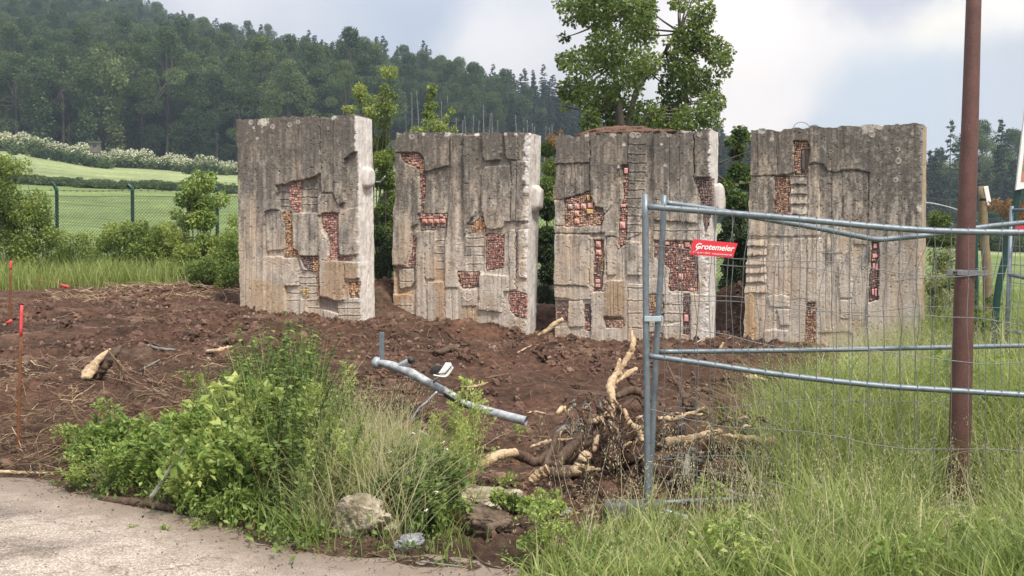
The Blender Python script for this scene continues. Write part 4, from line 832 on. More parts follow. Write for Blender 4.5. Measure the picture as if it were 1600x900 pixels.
# ------------------------------------------------------------------ single sticks, roots, stones
def gpath(pts, lift=.02, Y0=None):
    """a path lying on the ground through photograph pixels"""
    o = []
    for p_ in pts:
        g = G(p_[0], p_[1]) if Y0 is None else P(p_[0], p_[1], Y0)
        if Y0 is None: g[2] += lift
        o.append(g)
    return np.array(o)
def stick(name, label, cat, pts, rad, mat, lift=None, Y0=None, lump=.12, n=7, group=None, cut=True, flat=1.0):
    rad = np.atleast_1d(rad); pp = gpath(pts, rad.max() * .5 if lift is None else lift, Y0); sp = smooth_path(pp, 6); sp[1:-1] += rng.normal(0, rad.max() * .12, sp[1:-1].shape)
    o = build(name, tube(sp, rad, n, lump=lump, flat=flat), mat, origin=pp[0], smooth=True); return tag(o, label, cat, group)
stick('fallen_log', 'dark bark-covered branch lying along the road edge below the leafy bush', 'branch', [(157, 784), (200, 788), (240, 793), (274, 799)], [.026, .03, .028, .022], M['root_bark'])
stick('fallen_branch', 'grey lichened stick leaning out of the leafy bush at the road edge', 'branch', [(235, 778), (248, 760), (262, 738), (272, 722), (290, 697)], [.017, .016, .013, .012, .006], M['lichen_twig'], Y0=7.0)
stick('fallen_branch', 'dark bent stick lying in front of the nettles at the road edge', 'branch', [(305, 822), (330, 812), (375, 810)], [.014, .016, .01], M['root_bark'])
stick('fallen_branch', 'pale peeled stick at the far left end of the road edge', 'branch', [(-20, 738), (30, 740), (74, 741)], [.016, .014, .009], M['wood'])
stick('fallen_branch', 'long straight pale stick lying left of the tall red-topped stake', 'branch', [(2, 688), (35, 684), (62, 680)], [.012, .012, .010], M['twig'])
stick('fallen_branch', 'long thin twig lying on bare soil between the tipped pole and the root pile', 'branch', [(757, 592), (790, 586), (834, 581)], [.012, .011, .005], M['twig'])
stick('bark_piece', 'knobbly bark-stripped root lying on soil behind the white lamp head', 'root', [(673, 552), (690, 553), (705, 547), (716, 551), (745, 556)], [.02, .035, .05, .035, .02], M['root_bark'], lump=.3)
stick('wood_splinter', 'bright curved splinter lying on soil right of the lamp head', 'wood', [(719, 606), (735, 606), (752, 603), (765, 598)], [.01, .022, .02, .008], M['wood'], flat=.5)
stick('wood_splinter', 'bright flat splinter on soil beyond the open end of the pole', 'wood', [(824, 647), (838, 645), (853, 648)], [.008, .022, .008], M['wood'], flat=.5)
stick('wood_splinter', 'small yellowish chip on soil above the root pile', 'wood', [(871, 648), (880, 643), (889, 648)], [.02, .04, .02], M['wood'], lump=.3)
stick('wood_splinter', 'thin white peeled stick standing in soil left of the first slab', 'wood', [(316, 494), (326, 474)], [.011, .011], M['wood'], lift=.05, Y0=18.3)
stick('fallen_branch', 'pale flaky branch lying beside the small leafy seedling in mid soil', 'branch', [(322, 551), (345, 549), (362, 544)], [.02, .03, .02], M['wood'], lump=.3)
stick('fallen_branch', 'knotty branch with flaking bark right of the mid soil seedling', 'branch', [(345, 538), (372, 528), (400, 517), (418, 514)], [.03, .035, .03, .015], M['root_bark'], lump=.3)
stick('fallen_branch', 'dark curved stick crossing the churned soil above the broken stump', 'branch', [(195, 536), (225, 533), (258, 545)], [.014, .016, .010], M['root_bark'])
stick('fallen_branch', 'grey stick lying right of the broken stump in the soil', 'branch', [(230, 541), (250, 546), (274, 548)], [.018, .018, .014], M['deadbark'])
stick('fallen_branch', 'short stick pointing down left towards the leafy bush, mid soil', 'branch', [(220, 579), (235, 571), (250, 563)], [.012, .012, .008], M['deadbark'])
stick('tree_root', 'peeled root sticking out of the soil in the gap between second and third slab', 'root', [(840, 524), (853, 518), (866, 507), (880, 499)], [.02, .035, .04, .03], M['wood'], Y0=15.4)
stick('wood_splinter', 'forked pale stick on soil in front of the second slab', 'wood', [(809, 552), (820, 546), (830, 541)], [.010, .014, .008], M['wood'])
stick('fallen_branch', 'thin brown stick lying on soil left of the root pile at mid height', 'branch', [(700, 520), (712, 533), (718, 542)], [.010, .012, .008], M['root_bark'])
stick('wood_splinter', 'pale cut root end on soil seen through the fence beyond the lower rails', 'wood', [(1166, 592), (1180, 592), (1200, 597)], [.03, .03, .01], M['wood'], lump=.2)
stick('wood_splinter', 'short pale splinter standing in front of the third slab behind the fence', 'wood', [(1125, 545), (1131, 535)], [.02, .015], M['wood'], Y0=14.3)
stick('fallen_branch', 'long thin curved twig in front of the third slab behind the fence', 'branch', [(1085, 538), (1105, 528), (1128, 530)], [.010, .010, .006], M['wood'])
for i, (pts, lb) in enumerate([([(183, 873), (197, 870), (212, 874)], 'short curled twig lying alone on the left part of the road'), ([(437, 875), (450, 869), (466, 871)], 'curled brown leafy twig on the road at the grass tip'), ([(552, 896), (572, 893), (594, 894)], 'bare twig on the road in front of the pale boulder'), ([(570, 864), (585, 869), (605, 873)], 'grey twig at the foot of the pale boulder'), ([(655, 880), (690, 884), (728, 888)], 'long bent twig on the road edge below the grey stone'), ([(740, 870), (760, 884), (790, 892)], 'branched twig on the road edge right of the grey stone'), ([(160, 828), (172, 826), (180, 831)], 'dark leaf scrap on the upper left road')]):
    stick('road_twig', lb, 'twig', pts, [.006, .007, .003], M['root_bark'] if i % 2 else M['deadbark'], lift=.008, n=5)

# broken stump in the left soil
st = thing('broken_stump', 'broken pale piece of stump with hanging fibres in the left soil', 'stump', G(150, 595))
Yb = st.location.y
build('stump_wood', tube(smooth_path([P(134, 592, Yb - .1), P(142, 577, Yb), P(156, 560, Yb + .05), P(173, 545, Yb + .1)], 6), [.045, .085, .07, .02], 9, lump=.18, flat=.5), M['wood'], st, smooth=True)
build('stump_bark', tube(smooth_path([P(150, 592, Yb + .08), P(165, 572, Yb + .1), P(180, 552, Yb + .14), P(188, 540, Yb + .2)], 6), [.06, .08, .05, .02], 8, lump=.35, flat=.6), M['root_bark'], st, smooth=True)
for a in range(9):
    x0, y0 = 178 + a * 1.5, 545 + a * 3
    build('rootlet', tube(smooth_path([P(x0 - 10, y0, Yb), P(x0 + 4, y0 + 18, Yb - .02), P(x0 + rng.uniform(0, 30), y0 + rng.uniform(25, 60), Yb - .1)], 5), [.006, .003], 4, r=.6), M['twig'], st)

# the uprooted root pile
def yrad(px_, Y): return px_ / F * Y
pile = thing('root_pile', 'pile of uprooted tree roots with peeled yellow ends left of the fence upright', 'root pile', G(900, 745))
def root(pts, rad, mat, lump=.16, n=8, par=pile):
    Ys = [p_[2] for p_ in pts]; pp = np.array([P(a, b, c) for a, b, c in pts]); sp = smooth_path(pp, 9); sp += rng.normal(0, .0035, sp.shape); rad = np.repeat(rad, 3) * (1 + rng.uniform(-.07, .07, 3 * len(rad))); rad[0] *= .6
    return build('root', tube(sp, [yrad(r_, np.mean(Ys)) * .86 for r_ in rad], n, lump=lump * .38), mat, par, smooth=True)
W, B = M['wood'], M['root_bark']
root([(985, 512, 8.9), (990, 532, 8.8), (985, 552, 8.75), (973, 572, 8.7), (966, 592, 8.7)], [2.5, 5, 5.5, 5, 5], W)
root([(996, 575, 8.9), (982, 583, 8.8), (970, 592, 8.7), (960, 600, 8.65)], [4, 5.5, 4, 3], W)
root([(968, 560, 8.75), (966, 578, 8.7), (954, 602, 8.6), (958, 630, 8.5), (955, 655, 8.45), (950, 685, 8.4)], [4, 6, 8, 6.5, 6.5, 5], W)
root([(948, 604, 8.6), (954, 602, 8.6), (962, 606, 8.6)], [2.5, 5, 3], W)
root([(916, 661, 8.5), (932, 657, 8.45), (945, 650, 8.45), (952, 640, 8.5)], [5.5, 5.5, 6, 4], W)
root([(975, 638, 8.6), (984, 660, 8.5), (998, 672, 8.4), (1004, 690, 8.35)], [4, 5.5, 6.5, 4], W)
root([(753, 736, 7.9), (762, 720, 7.9), (782, 711, 7.95), (806, 707, 8.0)], [9, 11, 9.5, 8], W, .12, 10)
root([(804, 708, 8.0), (820, 715, 8.1), (838, 722, 8.1), (852, 712, 8.2), (862, 698, 8.4)], [9, 9, 9, 7, 5], B, .2, 10)
root([(828, 752, 7.8), (842, 742, 7.8), (856, 733, 7.8)], [8, 10, 10], W, .14, 10)
root([(853, 736, 7.8), (872, 740, 7.8), (890, 737, 7.8), (905, 730, 7.85)], [10, 12, 12, 9], B, .22, 10)
root([(886, 742, 7.8), (900, 734, 7.75), (910, 722, 7.75), (916, 710, 7.75)], [7, 10, 12, 10], W, .12, 10)
root([(905, 735, 7.8), (920, 733, 7.8), (937, 734, 7.85)], [7, 6, 3], W)
root([(890, 670, 8.6), (872, 680, 8.4), (860, 708, 8.1), (852, 728, 7.9)], [5, 6, 5, 5], B)
root([(888, 668, 8.6), (876, 672, 8.5), (866, 690, 8.3)], [6, 5, 4], M['deadbark'])
root([(828, 700, 8.3), (850, 692, 8.3), (870, 688, 8.3), (895, 686, 8.4)], [3, 4, 3, 2.5], W)
root([(752, 700, 8.2), (770, 704, 8.15), (790, 712, 8.1)], [4, 4, 3], B)
root([(868, 730, 8.0), (885, 708, 8.1), (902, 690, 8.2), (915, 668, 8.3), (925, 640, 8.5)], [10, 11, 9, 6, 3], B, .25, 9)
root([(880, 725, 8.1), (905, 700, 8.2), (930, 690, 8.2), (960, 672, 8.3)], [9, 8, 6, 5], B, .25)
root([(928, 706, 8.1), (932, 690, 8.15), (934, 680, 8.2)], [4, 5, 3], W)
root([(962, 620, 8.7), (985, 610, 8.8), (1005, 616, 8.8), (1020, 628, 8.8)], [7, 8, 7, 5], B, .25)
root([(975, 585, 8.9), (990, 600, 8.9), (1003, 612, 8.9)], [3, 4, 3], B)
root([(940, 620, 8.7), (938, 640, 8.6), (934, 660, 8.5)], [2.5, 3, 2.5], M['deadbark'])
root([(920, 612, 8.7), (928, 622, 8.7), (936, 640, 8.6)], [2, 2.5, 2], B)
for i in range(150):
    x0 = rng.uniform(880, 1015); y0 = rng.uniform(615, 715); Yc = rng.uniform(8.15, 8.8); a = rng.uniform(-1, 1)
    root([(x0, y0, Yc), (x0 + a * 16, y0 + rng.uniform(8, 22), Yc), (x0 + a * 10 + rng.uniform(-15, 15), y0 + rng.uniform(26, 60), Yc - .05)], [rng.uniform(1.0, 3.2), .6], [B, B, B, W, M['deadbark'], B][i % 6], .1, 4)
pile2 = thing('root_pile', 'dark earthy root stock behind the fence panel with peeled roots lying across it', 'root pile', G(1110, 742))
def root2(*a, **k): return root(*a, par=pile2, **k)
root2([(1028, 696, 8.0), (1045, 690, 8.0), (1075, 686, 8.0), (1100, 680, 8.05), (1126, 673, 8.1)], [4, 8, 8, 7, 5], W, .25)
root2([(1026, 653, 8.6), (1050, 654, 8.6), (1075, 648, 8.6), (1100, 638, 8.7)], [4, 5, 5, 3], W, .3)
root2([(1074, 752, 7.8), (1072, 735, 7.8), (1076, 715, 7.9), (1082, 700, 7.9)], [7, 6, 6, 7], M['deadbark'], .12)
root2([(1052, 590, 9.2), (1060, 602, 9.1), (1070, 622, 9.0), (1075, 640, 8.9)], [3, 5, 6, 4], B, .25)
root2([(1080, 606, 9.2), (1074, 620, 9.1), (1064, 636, 9.0)], [3, 4, 3], B, .2)
root2([(1040, 560, 9.6), (1055, 597, 9.3), (1068, 615, 9.1)], [2, 3, 3], B, .2)
root2([(1100, 735, 7.9), (1130, 742, 7.9), (1160, 745, 8.0), (1190, 750, 8.1)], [9, 9, 8, 5], B, .22)
root2([(1130, 680, 8.3), (1160, 684, 8.3), (1195, 690, 8.3), (1218, 697, 8.4)], [4, 6, 7, 4], W, .35)
root2([(1030, 720, 8.1), (1050, 715, 8.1), (1070, 712, 8.1), (1095, 722, 8.1)], [4, 6, 6, 4], M['deadbark'], .25)
root2([(1110, 752, 7.7), (1150, 772, 7.6), (1190, 776, 7.6)], [3, 4, 3], M['deadbark'], .2)
root2([(1146, 668, 8.6), (1165, 675, 8.5), (1190, 672, 8.5), (1212, 660, 8.6)], [4, 5, 5, 3], B, .3)
for (a, b) in [(1020, 766), (1198, 768), (1205, 690), (1185, 748), (1008, 668)]:
    root2([(a - 4, b + 4, 7.9), (a, b, 7.85), (a + 5, b - 6, 7.85)], [4, 6, 4], W, .35)
for i in range(130):
    x0 = rng.uniform(1010, 1225); y0 = rng.uniform(640, 745); Yc = rng.uniform(7.8, 8.7); a = rng.uniform(-1, 1)
    root2([(x0, y0, Yc), (x0 + a * 22, y0 + rng.uniform(-10, 18), Yc), (x0 + a * 38 + rng.uniform(-15, 15), y0 + rng.uniform(-10, 46), Yc - .05)], [rng.uniform(1.0, 3.2), .6], [B, B, B, M['deadbark'], B, W][i % 6], .1, 4)
def earthball(par, c, r, seed, sq=(1, .8, .7)):
    g = ico(4); g.v = g.v * (1 + (fbm(g.v[:, 0] * 3 + seed + g.v[:, 2], g.v[:, 1] * 3 + g.v[:, 2] * 2, 4)[:, None] - .5) * 1.1) * np.array(sq) * r
    g.r[:] = .30; return build('root_soil', g.moved(c), M['clod'], par, smooth=True)
for px_, py_, Yc, r_, s_ in [(975, 700, 8.75, .24, 1), (930, 715, 8.6, .18, 2), (1000, 665, 9.2, .28, 3), (890, 735, 8.3, .14, 11)]: earthball(pile, P(px_, py_, Yc), r_, s_)
for px_, py_, Yc, r_, s_ in [(1080, 700, 8.7, .34, 4), (1150, 715, 8.6, .32, 5), (1050, 740, 8.4, .24, 6), (1190, 730, 8.6, .25, 7), (1120, 660, 9.0, .30, 8), (1130, 750, 8.1, .2, 9)]: earthball(pile2, P(px_, py_, Yc), r_, s_)

# stones at the road edge
def stone(name, label, cpx, wpx, hpx, mat, seed, depth=.8, rough=.5, rot=0.0, sink=.35):
    c = G(cpx[0], cpx[1]); Y = c[1]; g = ico(5); v_ = g.v
    v_ = np.sign(v_) * np.abs(v_) ** .7
    for k in range(11):                                    # planar breaks
        nn = unit(np.random.default_rng(seed * 31 + k).normal(size=3)); d = np.random.default_rng(seed * 17 + k).uniform(.55, .85); o_ = v_ @ nn - d; v_ = v_ - np.clip(o_, 0, None)[:, None] * nn * .92
    v_ = v_ * (1 + (fbm(v_[:, 0] * 2.5 + seed, v_[:, 1] * 2.5 + v_[:, 2] * 2, 5)[:, None] - .5) * rough)
    rg = np.abs(fbm(v_[:, 0] * 2.2 + seed * 3, v_[:, 1] * 2 + v_[:, 2] * 2.6, 3) - .5); v_ = v_ * (1 - .22 * np.clip(1 - rg / .045, 0, 1))[:, None] * (1 + (fbm(v_[:, 0] * 9, v_[:, 2] * 9 + v_[:, 1] * 7, 3)[:, None] - .5) * .14); v_ = v_ * np.array([wpx / F * Y * .52, wpx / F * Y * .52 * depth, hpx / F * Y * .62]); v_ = v_ @ rotz(np.array(rot)).T
    c = c + np.array([0, wpx / F * Y * .35, hpx / F * Y * (.5 - sink * .3)])
    return tag(build(name, Geo(v_ + c, g.f), mat, origin=c, smooth=True), label, 'stone')
stone('boulder', 'large pale cracked boulder at the road edge left of the brown stone', (563, 846), 104, 62, M['stone_pale'], 23, .7, .45)
stone('boulder', 'pale grey-topped boulder behind the large cracked one', (578, 800), 62, 50, M['stone_pale'], 5, .8, .5)
stone('boulder', 'low flat pale stone lying against the right side of the large cracked boulder', (602, 836), 54, 22, M['stone_pale'], 31, .8, .4)
stone('boulder', 'upright reddish brown flat-faced stone between the pale boulders', (648, 822), 42, 50, M['stone_brown'], 8, .6, .12)
stone('boulder', 'broad flat slab of pale stone under the leafy brambles', (760, 812), 112, 40, M['stone_pale'], 11, .8, .5)
stone('boulder', 'dark earthy block beneath the broad flat pale stone', (765, 842), 88, 46, M['stone_dark'], 12, .7, .4)
stone('boulder', 'small blue-grey stone lowest at the road edge', (638, 864), 50, 28, M['stone_grey'], 14, .8, .5)
stone('boulder', 'small pale stone half hidden in grass right of the flat stone', (880, 812), 34, 22, M['stone_grey'], 16, .8, .5)

# soil left on top of the third slab and the rubble on it
R0, U3, N3, uL3, uR3, zL3, zR3, T3, pl3 = SLAB_PLANES[2]
g = ico(5); v_ = g.v * (1 + (fbm(g.v[:, 0] * 5, g.v[:, 1] * 5 + g.v[:, 2] * 3, 5)[:, None] - .5) * .5)
c = pl3(958, 209) - N3 * .17
v2 = v_[:, [0]] * U3 * .58 - v_[:, [1]] * N3 * .16 + np.array([0, 0, 1.]) * v_[:, [2]] * .12 + c
o = build('soil_heap', Geo(v2, g.f, .55), M['clod'], origin=c, smooth=True); tag(o, 'heap of brown soil lying on top of the third slab below the tree', 'soil')
c = pl3(1020, 206) - N3 * .17; v2 = v_[:, [0]] * U3 * .3 - v_[:, [1]] * N3 * .15 + np.array([0, 0, 1.]) * v_[:, [2]] * .05 + c
o = build('soil_heap', Geo(v2, g.f, .55), M['clod'], origin=c, smooth=True); tag(o, 'smaller flat soil patch on top of the third slab, right of the main heap', 'soil')
print('roots', time.time() - T0)

# ------------------------------------------------------------------ marker stakes
def stake(label, base_px, top_px, redfrac, wpx, foot=False):
    g0 = G(*base_px); Y = g0[1]; top = P(top_px[0], top_px[1], Y); r_ = wpx / F * Y / 2
    t_ = thing('marker_stake', label, 'stake', g0); d = top - g0; s_ = g0 - d * .08; m_ = g0 + d * (1 - redfrac)
    build('rod', tube(smooth_path([s_, m_], 8), [r_ * .8, r_ * .75], 8, lump=.06), M['rust'], t_, smooth=True)
    build('painted_top', tube(smooth_path([m_ - d * .002, top], 4), [r_ * 1.05, r_ * 1.0], 8, flat=.7), M['marker'], t_, smooth=True)
    if foot: build('painted_foot', tube([g0 + np.array([-.04, 0, .02]), g0 + np.array([.03, 0, .07])], [r_ * 1.1, r_], 8), M['marker'], t_, smooth=True)
stake('tall rusty stake with bright red top, nearer of the two standing at the left', (28, 702), (34, 477), .21, 6.5)
stake('thin rusty stake with short red tip, farther of the two standing at the left', (15, 508), (17, 408), .12, 5.0, True)
stick('marker_stake', 'bright red painted stake lying flat on the soil at the far left', 'stake', [(62, 444), (85, 448), (106, 453)], [.028, .028, .028], M['marker'], lump=.02, lift=.06)

# ------------------------------------------------------------------ tipped galvanised pole with lamp head
Y1, Y2 = 9.35, 8.75
def PL(x, y): return P(x, y, Y1 + (Y2 - Y1) * (x - 590) / 233)
g0 = PL(820, 662)
pole = thing('tipped_pole', 'dented galvanised pole lying tipped over the weeds with its open end on the soil', 'pole', g0)
path = [PL(590, 566), PL(614, 572), PL(642, 583), PL(670, 598), PL(700, 614), PL(716, 624)]
build('pole_tube', tube(smooth_path(path, 6), [.028, .038, .040, .034, .032, .032], 14, lump=.02), M['galv_pale'], pole, smooth=True)
p2 = [PL(722, 629), PL(755, 640), PL(790, 650), PL(822, 658)]
sp = smooth_path(p2, 6); outer = tube(sp, [.028, .035, .038, .037], 16, caps=False, lump=.02); inner = tube(sp[::-1], [.031, .032, .029, .022], 16, caps=False)
build('pole_end', merge([outer, inner]), M['galv_pale'], pole, smooth=True)
build('pole_joint', tube(smooth_path([PL(697, 614), PL(722, 630), PL(738, 634)], 5), [.034, .030, .030], 12), M['black'], pole, smooth=True)
build('flat_bracket', box((PL(596, 563) + PL(597, 519)) / 2, .042, .014, np.linalg.norm(PL(597, 519) - PL(596, 563)), bev=.003), M['galv'], pole)
build('stub_arm', tube(smooth_path([PL(618, 576), PL(632, 568), PL(641, 564)], 5), [.026, .028, .026], 12), M['galv_pale'], pole, smooth=True)
build('stub_cap', tube([PL(640, 564.5), PL(646, 561)], [.029, .027], 12), M['black'], pole, smooth=True)
build('collar', tube([PL(586, 566), PL(594, 567.5)], [.055, .055], 14, flat=.9), M['galv_pale'], pole, smooth=True)
lamp = thing('lamp_head', 'broken white and black lamp head with curved shell lying against the tipped pole', 'lamp', PL(685, 592))
def prof(pts, Y, depth, name, mat, par, bevel=.008):
    """outline in pixels at distance Y given a real depth"""
    a = np.array([P(x, y, Y) for x, y in pts]); c = a.mean(0); n = len(a); d = np.array([0, depth / 2, 0])
    ins = c + (a - c) * .90
    v_ = np.concatenate([ins - d, a - d * .6, a + d * .6, ins + d, [c - d * 1.15], [c + d * 1.15]]); f = []
    for i in range(n):
        j = (i + 1) % n; f += [[4 * n, i, j], [4 * n + 1, 3 * n + j, 3 * n + i]]
        for k in range(3): f += [[k * n + i, (k + 1) * n + i, (k + 1) * n + j], [k * n + i, (k + 1) * n + j, k * n + j]]
    return build(name, Geo(v_, np.array(f)), mat, par)
prof([(684, 584), (692, 573), (696, 567), (704, 567), (707, 573), (704, 580), (699, 586), (694, 588)], 9.0, .09, 'shell', M['white'], lamp)
prof([(670, 582), (674, 573), (682, 570), (692, 571), (689, 577), (683, 585), (676, 586)], 9.02, .08, 'underside', M['black'], lamp)
build('trim', tube(smooth_path([P(677, 586, 8.95), P(688, 588, 8.95), P(697, 588, 8.95), (P(703, 582, 8.95)), P(708, 574, 8.95)], 5), [.007, .008, .006], 6), M['white'], lamp, smooth=True)
build('seal', tube(smooth_path([P(682, 583.5, 8.945), P(690, 584, 8.945), P(696, 583, 8.945), P(701, 577, 8.945), P(706, 571, 8.945)], 5), [.004, .004], 5), M['black'], lamp, smooth=True)
build('bracket', tube(smooth_path([P(688, 588, 9.0), P(682, 592, 9.0), P(678, 597, 9.05)], 4), [.010, .012], 6), M['galv_pale'], lamp, smooth=True)
stick('loose_wire', 'thin pale rod leaning down from the tipped pole into the weeds', 'rod', [(683, 612), (668, 627), (655, 638), (641, 659)], [.009, .009, .007], M['galv_pale'], Y0=8.9, lump=.02)
stick('loose_wire', 'thin grey bent cable arching out of the weeds below the pole', 'cable', [(648, 671), (662, 676), (672, 684), (675, 695)], [.006, .006], M['galv_pale'], Y0=8.2, lump=.02)

# ------------------------------------------------------------------ construction fence, front (A) and bent rear panel (B)
def interp_rail(pts, Yl, Yr, xr=1600):
    return [P(x, y, Yl + (Yr - Yl) * (x - 1012) / (xr - 1012)) for x, y in pts]
def fence_panel(label, Yl, Yr, up, rails, wires_x, hw, shift=None, seed=1, rad=.021):
    base_ = P(up[-1][0], up[-1][1], Yl); t_ = thing('construction_fence', label, 'fence panel', base_, 'mobile construction fence panels')
    build('upright', tube(smooth_path([P(x, y, Yl) for x, y in up], 6), rad * 1.05, 14), M['galv'], t_, smooth=True)
    RP = {}
    for nm, pts in rails.items():
        sp = smooth_path(interp_rail(pts, Yl, Yr), 8); RP[nm] = sp
        build('rail', tube(sp, rad * (.9 if nm != 'top' else 1.0), 14), M['galv'], t_, smooth=True)
    # far upright outside the picture
    build('upright', tube(smooth_path([RP['top'][-1] + np.array([0, 0, .06]), RP['bot'][-1]], 4), rad * 1.05, 10), M['galv'], t_, smooth=True)
    def at(nm, x):       # point on the rail at pixel x
        sp = RP[nm]; px_, _ = proj(sp); return np.array([np.interp(x, px_, sp[:, k]) for k in range(3)])
    r_ = np.random.default_rng(seed)
    for x in wires_x:
        a, m, b = at('top', x + (shift(x) if shift else 0)), at('mid', x), at('bot', x); f = np.array([0, -rad * .8, 0]); pts = [a + f + np.array([0, 0, .03])]; w_ = r_.uniform(-.02, .02)
        q1 = a + (m - a) * .02; pts.append(q1 + f)
        for k, t in enumerate((.30, .55, .80)):
            qx = (m if shift else a + (m - a) * t) if False else None
            base3 = (at('mid', x) * 1.0); zz = a[2] + (m[2] - a[2]) * t; top0 = at('top', x); bx_ = top0[:2] + (m[:2] - top0[:2]) * t
            if shift: bx_ = bx_ + (a[:2] - top0[:2]) * max(0, 1 - t / .42)
            pts.append(np.array([bx_[0] + w_ * (-1) ** k * .6 + r_.normal(0, .004), bx_[1] - .01 + r_.normal(0, .01), zz]))
        pts.append(m + f)
        for t in (.3, .6, .9): q_ = m + (b - m) * t; pts.append(q_ + np.array([r_.normal(0, .006) + w_ * .3, -.01, 0]))
        pts.append(b + f)
        build('wire', tube(smooth_path(pts, 3), .0025, 5, caps=False), M['wire'], t_, smooth=True)
    for t, seg in hw:
        pts = []
        for x in np.linspace(rails['top'][0][0] - 4, rails['top'][-1][0], 26):
            a, b = (at('top', x), at('mid', x)) if seg == 0 else (at('mid', x), at('bot', x)); sag = .02 * math.sin(x * .021 + t * 9) + r_.normal(0, .003)
            pts.append(a + (b - a) * t + np.array([0, -.008, -sag]))
        build('wire', tube(smooth_path(pts, 3), .0025, 5, caps=False), M['wire'], t_, smooth=True)
    return t_
XE = 1790
fence_panel('front fence panel with straight grey tubes, carrying the red company sign', 7.30, 6.85,
   [(1008, 304), (1009.5, 500), (1011, 640), (1012, 794)],
   {'top': [(1012, 323), (1125, 332), (1228, 340.5), (1367, 354), (1450, 360), (1522, 362.5), (1600, 363.5), (XE, 366)], 'mid': [(1013, 556), (1100, 568), (1212, 584.5), (1367, 602), (1500, 611), (1600, 617), (XE, 628)], 'bot': [(1013, 790), (1090, 812), (1230, 832), (1367, 850), (1600, 872), (XE, 890)]},
   np.arange(1038, XE, 26.3), [(.27, 0), (.55, 0), (.80, 0), (.36, 1), (.70, 1)], None, 3)
fence_panel('rear fence panel with its top tube bent down into a kink', 7.42, 8.25,
   [(1038, 305), (1032, 430), (1026, 540), (1019, 690), (1013, 792)],
   {'top': [(1041, 317), (1105, 326), (1174, 338.5), (1270, 355), (1345, 370), (1370, 374), (1392, 373), (1484, 363.6), (1523, 356.6), (1600, 348), (XE, 332)], 'mid': [(1030, 549.7), (1200, 548), (1367, 545), (1600, 540), (XE, 537)], 'bot': [(1022, 786), (1100, 782), (1205, 777), (1600, 760), (XE, 750)]},
   np.arange(1060, XE, 24.6), [(.36, 0), (.66, 0), (.36, 1), (.72, 1)], lambda x: 22 * math.exp(-((x - 1340) / 170) ** 2) + 8, 4, .0195)
# coupling clip joining the two uprights, and the concrete foot
cl_ = thing('fence_clip', 'pale zinc clip joining the two fence uprights at mid height', 'clip', P(1020, 499, 7.3))
clb_ = build('clip_band', merge([box(P(1020, 498, 7.275), .112, .012, .036, bev=.003), box(P(1020, 498, 7.44), .112, .012, .036, bev=.003), box(P(1007.5, 498, 7.36), .010, .16, .036), box(P(1032.5, 497, 7.36), .010, .16, .036)]), M['clamp'], cl_)
build('clip_bolt', tube([P(1021, 505, 7.25), P(1021, 505, 7.47)], .008, 8), M['galv'], clb_, smooth=True)
ft = P(985, 800, 7.16); ft[2] = -.05
fo = thing('ballast_block', 'grey block foot under the fence uprights, half hidden in grass', 'fence foot', ft)
c = ft + np.array([.02, 0, .03]); c[2] = .005
build('foot_block', box(c, .38, .20, .11, bev=.02), M['foot'], fo, smooth=False)
for dx in (-.11, .09): build('foot_socket', tube([c + np.array([dx, 0, .05]), c + np.array([dx, 0, .060])], .032, 12), M['black'], fo, smooth=True)

# red sign on the front panel
sg = [P(x, y, Yy) for (x, y, Yy) in ((1078, 397.8, 7.18), (1145, 402.6, 7.15), (1152.8, 380, 7.15), (1083.4, 373.7, 7.18))]
sg = np.array(sg); sgn = unit(np.cross(sg[1] - sg[0], sg[3] - sg[0])); sign = thing('company_sign', 'red parallelogram sign with white slanted lettering tied to the front fence panel', 'sign', sg[0])
v_ = np.concatenate([sg, sg - sgn * .004]); f = [[0, 1, 2], [0, 2, 3], [4, 6, 5], [4, 7, 6]]
for i in range(4): j = (i + 1) % 4; f += [[i, 4 + i, 4 + j], [i, 4 + j, j]]
build('sign_plate', Geo(v_, np.array(f)), M['signred'], sign)
def text(name, body, at_px, width_px, height_px, shear, bold, par, Yt):
    cu = bpy.data.curves.new(name, 'FONT'); cu.body = body; cu.size = 1.0; cu.shear = shear; cu.offset = bold; cu.extrude = .0; cu.resolution_u = 3
    cu.materials.append(M['white']); o_ = bpy.data.objects.new(name, cu); COL.objects.link(o_); bpy.context.view_layer.update()
    dm = o_.dimensions; o_.parent = par
    ex = unit(sg[1] - sg[0]); ey = np.cross(sgn, ex); wv = width_px / F * 7.16; hv = height_px / F * 7.16
    p0 = P(at_px[0], at_px[1], 7.16); p0 = p0 + sgn * (.002 - (p0 - sg[0]) @ sgn) - np.array(par['_org'])
    sx, sy = wv / dm.x, hv / dm.y
    mt = Matrix(((ex[0] * sx, ey[0] * sy, sgn[0], p0[0]), (ex[1] * sx, ey[1] * sy, sgn[1], p0[1]), (ex[2] * sx, ey[2] * sy, sgn[2], p0[2]), (0, 0, 0, 1)))
    cu.extrude = .0008; bpy.context.view_layer.update(); me = bpy.data.meshes.new_from_object(o_.evaluated_get(bpy.context.evaluated_depsgraph_get())); bpy.data.objects.remove(o_); o_ = link(name, me, par); o_.matrix_local = mt; return o_
text('lettering', 'Grotemeier', (1085.5, 388.2), 60, 9.5, .32, .022, sign, 7.16)
text('lettering', 'T 0 52 07 / 100-0   www.grotemeier.de', (1082.4, 395.0), 60, 3.1, .2, .01, sign, 7.16)
build('sign_letter_tail', tube(smooth_path([P(1091.5, 384.5, 7.155), P(1090, 389, 7.155), P(1087, 391.6, 7.155)], 5), [.0042, .005, .0025], 6), M['white'], sign)

